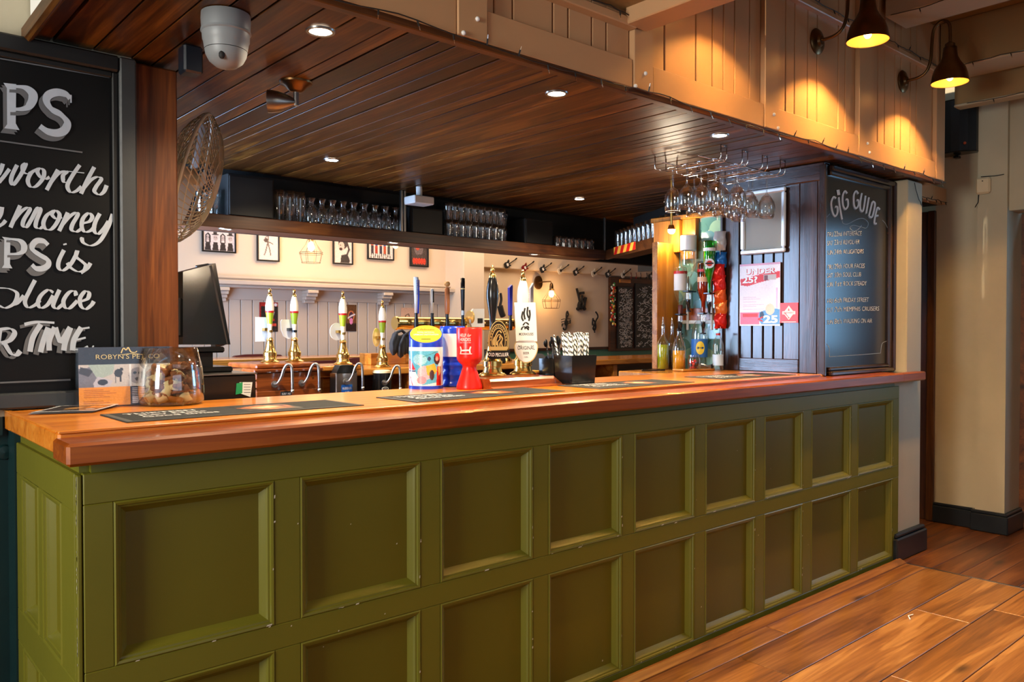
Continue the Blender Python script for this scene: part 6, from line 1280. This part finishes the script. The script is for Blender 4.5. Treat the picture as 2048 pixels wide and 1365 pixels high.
# gig guide board
gg = thing('gig_guide_board', 'tall dark framed chalkboard headed GIG GUIDE between partition and white pillar', 'blackboard')
GX0, GX1, GY = PX-.01, 4.975, 2.15; gz0, gz1 = 1.128, 2.255
MB().box(GX0+.02, GX1, GY+.012, GY+.04, gz0, gz1).build('slate_panel', M['board'], gg)
frm = wood('board_frame_wood', srgb(22, 12, 9), srgb(44, 26, 18), srgb(70, 44, 30), 'Z', 1.2, .22, 0, .05, coat=.4)
MB().cbox(GX0-.012, GX0+.008, GY+.002, GY+.04, 1.110, gz1, .004).build('frame_side', frm, gg)
MB().cbox(GX1-.075, GX1-.03, GY-.004, GY+.04, gz0, gz1, .010).cbox(GX1-.032, GX1, GY-.018, GY+.04, 1.11, gz1, .008).build('frame_side', frm, gg)
MB().cbox(GX0+.035, GX1-.032, GY-.018, GY+.04, 1.110, 1.136, .007).cbox(GX0+.035, GX1-.075, GY-.006, GY+.04, 1.136, 1.158, .007).build('frame_bottom', frm, gg)
MB().cbox(GX0+.035, GX1-.032, GY-.018, GY+.04, gz1-.03, gz1, .007).cbox(GX0+.035, GX1-.075, GY-.006, GY+.04, gz1-.055, gz1-.03, .007).build('frame_top', frm, gg)
def G(pts): return [(1640+x/7.58, 360+y/7.58) for x, y in pts]
def G3(pts): return [(1420+x/3.034, 330+y/3.034) for x, y in pts]
ck, sk, lk = MB(), MB(), MB()
def gst(mb, pts, w, d=.0115, W=0):
    c_ = [0]
    def f_(u, v): c_[0] += 1; return P(u, v, Y=GY+d-(c_[0]//2)*2e-6)
    stroke(mb, pts, f_, W, w, (1, .1), 7)
big = [[(245, 280), (205, 260), (172, 350), (188, 480), (228, 550), (265, 500), (265, 412), (228, 408)], [(285, 262), (300, 400), (335, 600)], [(412, 205), (378, 170), (345, 250), (350, 380), (385, 442), (425, 390), (420, 300), (390, 300)],
       [(582, 210), (548, 170), (515, 230), (515, 370), (545, 432), (585, 380), (582, 310), (555, 310)], [(635, 200), (610, 350), (615, 450), (650, 472), (672, 380), (692, 240)], [(742, 265), (700, 510)], [(795, 330), (742, 548)], [(795, 325), (832, 350), (825, 440), (790, 560), (745, 552)], [(908, 450), (868, 430), (825, 640), (862, 662)], [(850, 545), (888, 540)]]
for p in big:
    gst(sk, [(a-1.6, b+1.8) for a, b in G(p)], 3.2, .0112); gst(ck, G(p), 3.4, .0095)
gst(ck, G([(272, 150), (285, 230)]), 6, .0095)
for p in ([(335, 600), (350, 660), (430, 665), (560, 600), (660, 588), (732, 655), (700, 730), (620, 712), (500, 690), (455, 730), (520, 780), (590, 740), (632, 690)], [(95, 580), (120, 545), (150, 515)], [(945, 610), (990, 660), (1022, 725)]): gst(lk, G(p), 1.0)
gst(lk, G3([(705, 1085), (722, 1110), (725, 1165)]), .9); gst(lk, G3([(725, 1165), (880, 1155), (1035, 1143)]), .9); gst(lk, G3([(1035, 1143), (1045, 1085), (1080, 1068)]), .9)
def gtext(s, x, y, h, w, sl=-.06):
    a = P(x, y, Y=GY+.0105); e = P(x+w, y+w*sl, Y=GY+.0105); d = (e-a); L_ = d.length; d.normalize(); hz_ = h/1610*5.0
    text(ck, s, hz_, lambda u, v: a+d*u+Vector((0, 0, 1))*v, 0, 0, 'L', -.008, .12, width=L_)
rowsT = [('FRI', '22nd', 'INTERFACE', 473), ('SAT', '23rd', 'REVOLVER', 490), ('SUN', '24th', 'ALLIGATORS', 509), ('FRI', '29th', 'FOUR FACES', 538), ('SAT', '30th', 'SOUL CLUB', 555), ('SUN', '1st', 'ROCK STEADY', 573), ('FRI', '6th', 'FRIDAY STREET', 606), ('SAT', '7th', 'MEMPHIS CRUISERS', 624), ('SUN', '8th', 'WALKING ON AIR', 648)]
wid = [37, 33, 41, 43, 36, 47, 51, 72, 58]
for (a, b_, c, y), w in zip(rowsT, wid): gtext(a, 1653.5, y+1.5, 8, 12); gtext(b_, 1668, y+.3, 9, 15); gtext(c, 1686, y-1, 8, w, -.02)
ck.build('chalk_lettering', M['chalk'], gg); sk.build('lettering_shadow', mat('chalk_grey', (.22, .22, .22), .9), gg); lk.build('chalk_flourish', mat('chalk_line', (.36, .42, .46), .9), gg)
# ================================================================== GLASS RACK
gr_ = thing('glass_rack', 'chrome wire hanging rack under the canopy for wine glasses', 'glass rack')
chX = [3.40, 3.585, 3.77, 3.945]; RZ = 2.195
for X in chX:
    b = MB()
    for s_ in (-.024, .024): b.tube([(X+s_, 2.30, ZS+.002), (X+s_, 2.30, RZ+.015), (X+s_, 2.315, RZ), (X+s_, 2.66, RZ), (X+s_*1.9, 2.69, RZ+.012), (X+s_*1.9, 2.69, ZS+.002)], .003, 6)
    b.tube([(X-.024, 2.30, ZS-.004), (X+.024, 2.30, ZS-.004)], .003, 6); b.build('wire_channel', M['chrome'], gr_, 'all')
MB().tube([(3.33, 2.62, RZ+.03), (4.0, 2.62, RZ+.03)], .003, 6).tube([(3.33, 2.40, RZ+.03), (4.0, 2.40, RZ+.03)], .003, 6).build('cross_wire', M['chrome'], gr_, 'all')
wg = MB().lathe([(.034, .004), (.033, .006), (.006, .002), (.004, -.01), (.0035, -.075), (.006, -.085), (.022, -.098), (.037, -.125), (.0415, -.150), (.040, -.175), (.035, -.200), (.0338, -.200), (.0385, -.175), (.040, -.150), (.0355, -.127), (.020, -.100), (0, -.092)], n=24, cap=False).build('wine_glass', M['glassd'], None, 'all')
tag(wg, 'stemmed wine glass hanging upside down in the front channel of rack', 'glass', 'wine glasses hanging in the chrome rack'); first = True
names4 = ['front channel of rack', 'second channel of rack', 'third channel of rack', 'back channel of rack']
for k_, X in enumerate(chX):
    for i in range(4 if k_ < 2 else 3):
        y = 2.345+.088*i+(.05 if k_ > 1 else 0); o = wg if first else wg.copy()
        if not first: COL.objects.link(o)
        first = False; o.location = (X, y, RZ+.004); s_ = 1.12+.05*math.sin(k_*3+i*2); o.scale = (s_, s_, s_); tag(o, 'stemmed wine glass hanging upside down in the '+names4[k_], 'glass', 'wine glasses hanging in the chrome rack')
# ================================================================== LIGHT FITTINGS
dlm = emis('downlight_lens', (1, .83, .62), 60.)
for i, ((x, y), lb, e) in enumerate([((1.18, 2.226), 'round recessed downlight in the plank canopy nearest the camera', 30), ((2.17, 2.217), 'round recessed downlight behind the middle of the fascia', 30), ((3.21, 2.195), 'round recessed downlight above the wine glass rack', 30), ((2.12, 3.88), 'round recessed downlight above the row of carafes', 30), ((4.05, 3.91), 'round recessed downlight above the shelf corner', 30)]):
    d = thing('downlight', lb, 'ceiling light', (x, y, ZS), 0, 'downlights in the canopy')
    MB().lathe([(.032, .0), (.034, -.004), (.043, -.004), (.045, .001)], n=28, cap=False).build('trim_ring', M['nickel'], d, True); MB().lathe([(.0325, -.0015), (0, -.0045)], n=24, cap=False).build('lens', dlm, d)
    light('SPOT', 'downlight_beam', (0, 0, -.03), e*2.6, WHITE, size=.03, spot=math.radians(150), blend=.8, parent=d)
for px, py, lb in ((495, 449, 'small recessed light under the shelf near the fan'), (820, 482, 'small recessed light under the shelf beside bare bulb'), (1077, 509, 'small recessed light under the shelf above the guitars')):
    v = P(px, py, Z=Z0); v.y = min(max(v.y, 4.47), 4.7); d = thing('shelf_light', lb, 'ceiling light', (v.x, v.y, Z0+.004), 0, 'lights under the glass shelf')
    MB().lathe([(.030, .0), (.032, -.005), (.040, -.005), (.042, .001)], n=24, cap=False).build('trim_ring', M['nickel'], d, True); MB().lathe([(.030, -.002), (0, -.004)], n=20, cap=False).build('lens', emis('shelf_lens', (1, .88, .7), 8.), d)
    light('SPOT', 'shelf_beam', (0, 0, -.02), 5, WHITE, size=.02, spot=math.radians(140), blend=.8, parent=d)
v = P(1343, 457, X=4.0); d = thing('niche_spotlight', 'small bright spotlight above the upside down spirit bottles', 'ceiling light', v)
MB().cyl((0, 0, .0), (0, 0, ZS-v.z+.002), .008, n=8).lathe([(.016, .02), (.026, -.008)], n=16).build('housing', M['brass'], d, True); MB().ball((0, 0, -.012), .023, 14).build('lens', dlm, d, 'all')
light('POINT', 'niche_beam', (-.0, -.01, -.05), 7, (1, .86, .62), size=.03, parent=d)
# swan neck wall lamps
ylw = emis('lamp_bulb_glow', (1, .55, .16), 40.); shin = mat('gold_painted_inside', (1, .58, .16), .45)
lamp0 = None
for i, (x, lb) in enumerate([(2.86, 'swan neck wall lamp on fascia, leftmost and cut by picture top'), (3.765, 'swan neck wall lamp in the middle of the three on fascia'), (4.745, 'swan neck wall lamp nearest the right wall')]):
    if i == 0:
        L_ = thing('wall_lamp', lb, 'wall lamp', (x, 2.016, 2.786), 0, 'swan neck lamps on the fascia'); lamp0 = L_
        MB().lathe([(.062, 0), (.064, .006), (.056, .014), (.030, .020), (.022, .030), (0, .032)], n=28, M=Matrix.Rotation(PI/2, 4, 'X')).build('wall_plate', M['bronze'], L_, True)
        ctrl = [(0, -.02), (0, -.02), (.0, -.06), (.006, -.10), (.03, -.135), (.09, -.155), (.17, -.160), (.245, -.168), (.275, -.19), (.285, -.215), (.275, -.24), (.25, -.253), (.20, -.256), (.15, -.256)]
        pts = catmull([(a, b) for a, b in ctrl], 4); MB().tube([(0, b, a) for a, b in pts], .0085, 10).build('swan_neck', M['bronze'], L_, 'all')
        MB().lathe([(.018, .185), (.026, .178), (.026, .150), (.020, .148)], (0, -.256, -.03), 16).build('lamp_holder', M['bronze'], L_, True)
        MB().lathe([(.095, -.066), (.0945, -.058), (.088, -.02), (.078, .012), (.055, .045), (.040, .075), (.036, .10), (.034, .128), (.022, .132)], (0, -.256, 0), 36, cap=False).build('shade', M['bronze'], L_, 'all')
        MB().lathe([(.093, -.065), (.086, -.02), (.076, .010), (.053, .042), (.038, .072), (.0, .09)], (0, -.256, 0), 32, cap=False).build('shade_lining', shin, L_, 'all')
        MB().ball((0, -.256, -.025), .020, 12, sz=1.5).build('bulb', ylw, L_, 'all')
    else: L_ = dup(lamp0, (x, 2.016, 2.786), 0, lb)
    light('SPOT', 'lamp_beam', (0, -.256, -.03), 700, (1, .52, .14), size=.02, spot=math.radians(120), blend=.35, parent=L_)
# ================================================================== CANOPY AND CEILING FITTINGS
pr_ = thing('security_detector', 'pale domed security camera housing under the dark canopy', 'camera', (.915, 2.29, ZS)); pr_.scale = (.98, .98, .84)
MB().lathe([(.069, 0), (.070, -.02), (.068, -.055)], n=32).build('mount_ring', M['detector'], pr_, True)
MB().lathe([(.070, -.055), (.071, -.062), (.067, -.066), (.066, -.090), (.064, -.094), (.060, -.122)], n=32, cap=False).build('collar', M['detector'], pr_, True)
MB().lathe([(.060, -.124), (.057, -.140), (.048, -.160), (.030, -.177), (.012, -.184), (0, -.185)], n=32, cap=False).build('dome', M['detector'], pr_, 'all')
a = math.atan2(2.35, .905)+PI-.25; MB().ball((.050*math.cos(a), .050*math.sin(a), -.155), .009, 10, sz=1.6).build('lens', M['ink'], pr_, 'all')
jb = thing('terminal_box', 'small dark blue junction box beside the pale security camera', 'box', (P(381, 90, Y=2.62).x, 2.62, ZS-.09)); MB().cbox(-.03, .03, -.03, .03, 0, .088, .006).build('box_body', mat('dark_blue_plastic', (.01, .014, .022), .3), jb)
so = thing('canopy_spotlight', 'dark adjustable spotlight on a round rose under the canopy', 'spotlight', P(592, 165, Z=ZS))
MB().lathe([(.060, 0), (.058, -.006), (.040, -.016), (.028, -.030), (.020, -.036), (0, -.037)], n=28).build('ceiling_rose', M['bronze'], so, True); MB().cyl((-.0, 0, -.03), (-.0, 0, -.085), .010, n=12).build('knuckle', M['nickel'], so, True)
dq = Vector((-.85, .52, -.02)).normalized(); Mq = dq.to_track_quat('Z', 'Y').to_matrix().to_4x4()
MB().lathe([(0, 0), (.012, .004), (.026, .03), (.037, .06), (.041, .085), (.041, .10), (.036, .101)], (0, 0, -.072), 24, M=Mq).build('lamp_head', M['nickel'], so, True)
# fan
fc = P(385, 357, Y=3.28); fn_ = thing('wall_fan', 'cream wire caged wall fan tilted behind the timber post', 'fan', fc)
vd = (fc-Vector((0, 0, HC))).normalized(); ax = (vd.cross(Vector((0, 0, 1))).normalized()*.965-Vector((0, 0, 1))*.25-vd*.12).normalized(); MF = ax.to_track_quat('Z', 'Y').to_matrix().to_4x4(); RF = .262
b = MB()
def dome(t, s): r = RF*t; return r, s*(.012+.082*(1-t**3.2))
for s in (-1, 1):
    for k_ in range(76):
        a0 = 2*PI*k_/54; pts = []
        for q in range(7):
            t = 1-q/6*.82; r, z = dome(t, s); a = a0+s*(1-t)*.9; pts.append(MF @ Vector((r*math.cos(a), r*math.sin(a), z)))
        b.tube(pts, .0024, 3)
    for t in (.18, .4, .6, .8, .93): r, z = dome(t, s); b.tube([MF @ Vector((r*math.cos(2*PI*i/40), r*math.sin(2*PI*i/40), z)) for i in range(40)], .0018, 3, closed=True)
b.build('wire_guard', M['cream_plastic'], fn_, None, kind='stuff')
MB().tube([MF @ Vector((RF*math.cos(2*PI*i/48), RF*math.sin(2*PI*i/48), 0)) for i in range(48)], .007, 8, closed=True).build('rim', M['cream_plastic'], fn_, 'all')
MB().lathe([(0, .10), (.045, .098), (.050, .09), (.0, .088)], n=24, M=MF).build('hub_cap', M['cream_plastic'], fn_, True); MB().lathe([(.05, -.16), (.055, -.10), (.04, -.03), (.02, .03)], n=20, M=MF).build('motor', M['cream_plastic'], fn_, True)
for k_ in range(3):
    a0 = 2*PI*k_/3; vs = []
    for q in range(6):
        r = .04+.19*q/5; w = .05+.05*math.sin(PI*q/5)
        for s in (-1, 1): a = a0+s*w/r*.6; vs.append(MF @ Vector((r*math.cos(a), r*math.sin(a), .02*s)))
    MB().add(vs, [(2*q, 2*q+1, 2*q+3, 2*q+2) for q in range(5)]).build('blade', M['white_plastic'], fn_, 'all')
MB().tube([MF @ Vector((0, 0, -.13)), Vector((-.12, -.08, -.10)), Vector((-.30, -.28, -.12))], .016, 8).build('bracket_arm', M['cream_plastic'], fn_, 'all')
# string lights
def string(lab, pts, step, rng_, r=.0022, drop=.02):
    t = thing('string_lights', lab, 'string lights'); c_ = []
    for a, b_ in zip(pts, pts[1:]):
        for q in range(6): p = Vector(a).lerp(Vector(b_), q/6); p.z += rng_.uniform(-.003, .003)-.006*math.sin(PI*q/6); c_.append(p)
    c_.append(Vector(pts[-1])); MB().tube(c_, r, 5).build('cable', M['wire'], t, 'all'); d = 0
    for p, q_ in zip(c_, c_[1:]):
        d += (q_-p).length
        if d > step:
            d = 0; dr = Vector((rng_.uniform(-.4, .4), -.3, rng_.choice([-1, -1, 1]))).normalized()*drop
            b = MB(); b.cyl(p, p+dr, .0028, n=6); b.cyl(p+dr, p+dr*1.6, .002, .0012, 6, m=1); b.build('bulb', [M['wire'], M['chrome']], t)
    return t
rr = random.Random(12)
string('fairy light cable with tiny bulbs along the bottom of fascia', [(.9+i*.40, 1.984, 2.272+(.012 if i % 3 == 1 else -.004)+.03*(i in (2, 3))*0) for i in range(12)], .10, rr)
string('fairy light cable draped along cornice batten above the plank panels', [(1.6+i*.2, 1.968, 2.54) for i in range(4)]+[(2.35, 1.968, 2.53)], .12, rr)
string('fairy light cable along the high batten near the wall lamps', [(3.46+i*.22, 1.978, 2.957) for i in range(9)], .12, rr)
string('fairy light cable along the soffit of the middle ceiling beam', [(5.19, 1.95-.3*i, 2.945) for i in range(8)], .16, rr)
string('fairy light cable along the lowest ceiling beam by the speaker', [(5.535, 1.95-.3*i, 2.795) for i in range(8)], .16, rr)
string('fairy light cable along the pale ceiling beam near lamps', [(4.44, 1.95-.3*i, 3.068) for i in range(7)], .16, rr)
string('fairy light cable on the short passage fascia by the alarm box', [(5.18+.16*i, 2.23, 2.25-.005*(i % 2)) for i in range(6)], .07, rr)
string('fairy light wires dangling against top of the white pillar', [(5.03, 2.06, 2.25), (5.07, 2.062, 2.19), (5.13, 2.064, 2.14), (5.165, 2.066, 2.12)], .4, rr)
# loudspeaker, alarm box
v = P(1928, 300, Y=2.12); ls_ = thing('loudspeaker', 'black curved loudspeaker on a wall bracket above passage fascia', 'speaker', (v.x, 2.15, v.z-.02), 0)
dv = math.atan2(2.15, v.x); 
pf = [(-.115, .12), (-.125, -.02), (-.10, -.075), (-.05, -.10), (0, -.108), (.05, -.10), (.10, -.075), (.125, -.02), (.115, .12)]
cr, sr = math.cos(dv-PI/2), math.sin(dv-PI/2)
MB().prism(pf, lambda u, w, d: Vector((u*cr-w*sr, u*sr+w*cr, d)), 0, .345).build('cabinet', mat('speaker_black', (.012, .016, .02), .42, bump=.2, bs=200), ls_)
MB().prism([(a*1.01, b*1.01) for a, b in pf], lambda u, w, d: Vector((u*cr-w*sr, u*sr+w*cr, d)), .345, .352).prism([(a*1.01, b*1.01) for a, b in pf], lambda u, w, d: Vector((u*cr-w*sr, u*sr+w*cr, d)), -.008, 0).build('end_cap', M['black_plastic'], ls_)
bq_ = Vector((.03*cr+.110*sr, .03*sr-.110*cr, .045)); MB().cyl(bq_, bq_+Vector((-.01, -.006, 0)), .009, n=14).build('orange_badge', mat('orange_badge', srgb(200, 90, 40), .4), ls_)
MB().box(-.02, .26, .0, .03, -.03, -.015).box(.235, .25, -.03, .06, -.06, .06).build('wall_bracket', M['black_plastic'], ls_)
v = P(1967, 372, X=5.955); ab = thing('alarm_box', 'small white alarm box on the right wall beside cables', 'alarm box', v); MB().cbox(-.02, .01, -.045, .045, -.055, .055, .012).build('housing', M['cream_plastic'], ab); MB().cyl((-.020, 0, .03), (-.023, 0, .03), .004, n=8).build('button', M['ink'], ab)
o = MB().tube([P(1961, 60, X=5.99), P(1960, 200, X=5.99)], .003, 5).tube([P(1957, 390, X=5.955), P(1956, 405, X=5.955), P(1950, 415, X=5.955)], .003, 5).tube([P(1962, 354, X=5.958), P(1990, 352, X=5.958), P(2008, 349, X=5.958)], .003, 5).build('wall_cable', M['wire'], None, 'all'); tag(o, 'thin cable clipped to wall around the white alarm box', 'cable')

v = P(1820, 1240, Z=0); o = MB().tube([v+Vector((0, 0, .003)), v+Vector((.03, .02, .006)), v+Vector((.07, .015, .004))], .0025, 5).build('paper_scrap', M['paper'], None); tag(o, 'tiny curled white paper scrap lying on the sunlit floorboards', 'scrap')
for o in bpy.data.objects:                                     # lettering and fine print stay joined as flat print
    n = o.name.split('.')[0]
    if o.parent and (n.startswith('lettering') or n.startswith('chalk') or n in ('gold_relief', 'hair_line', 'animal_emblem')): o['kind'] = 'stuff'
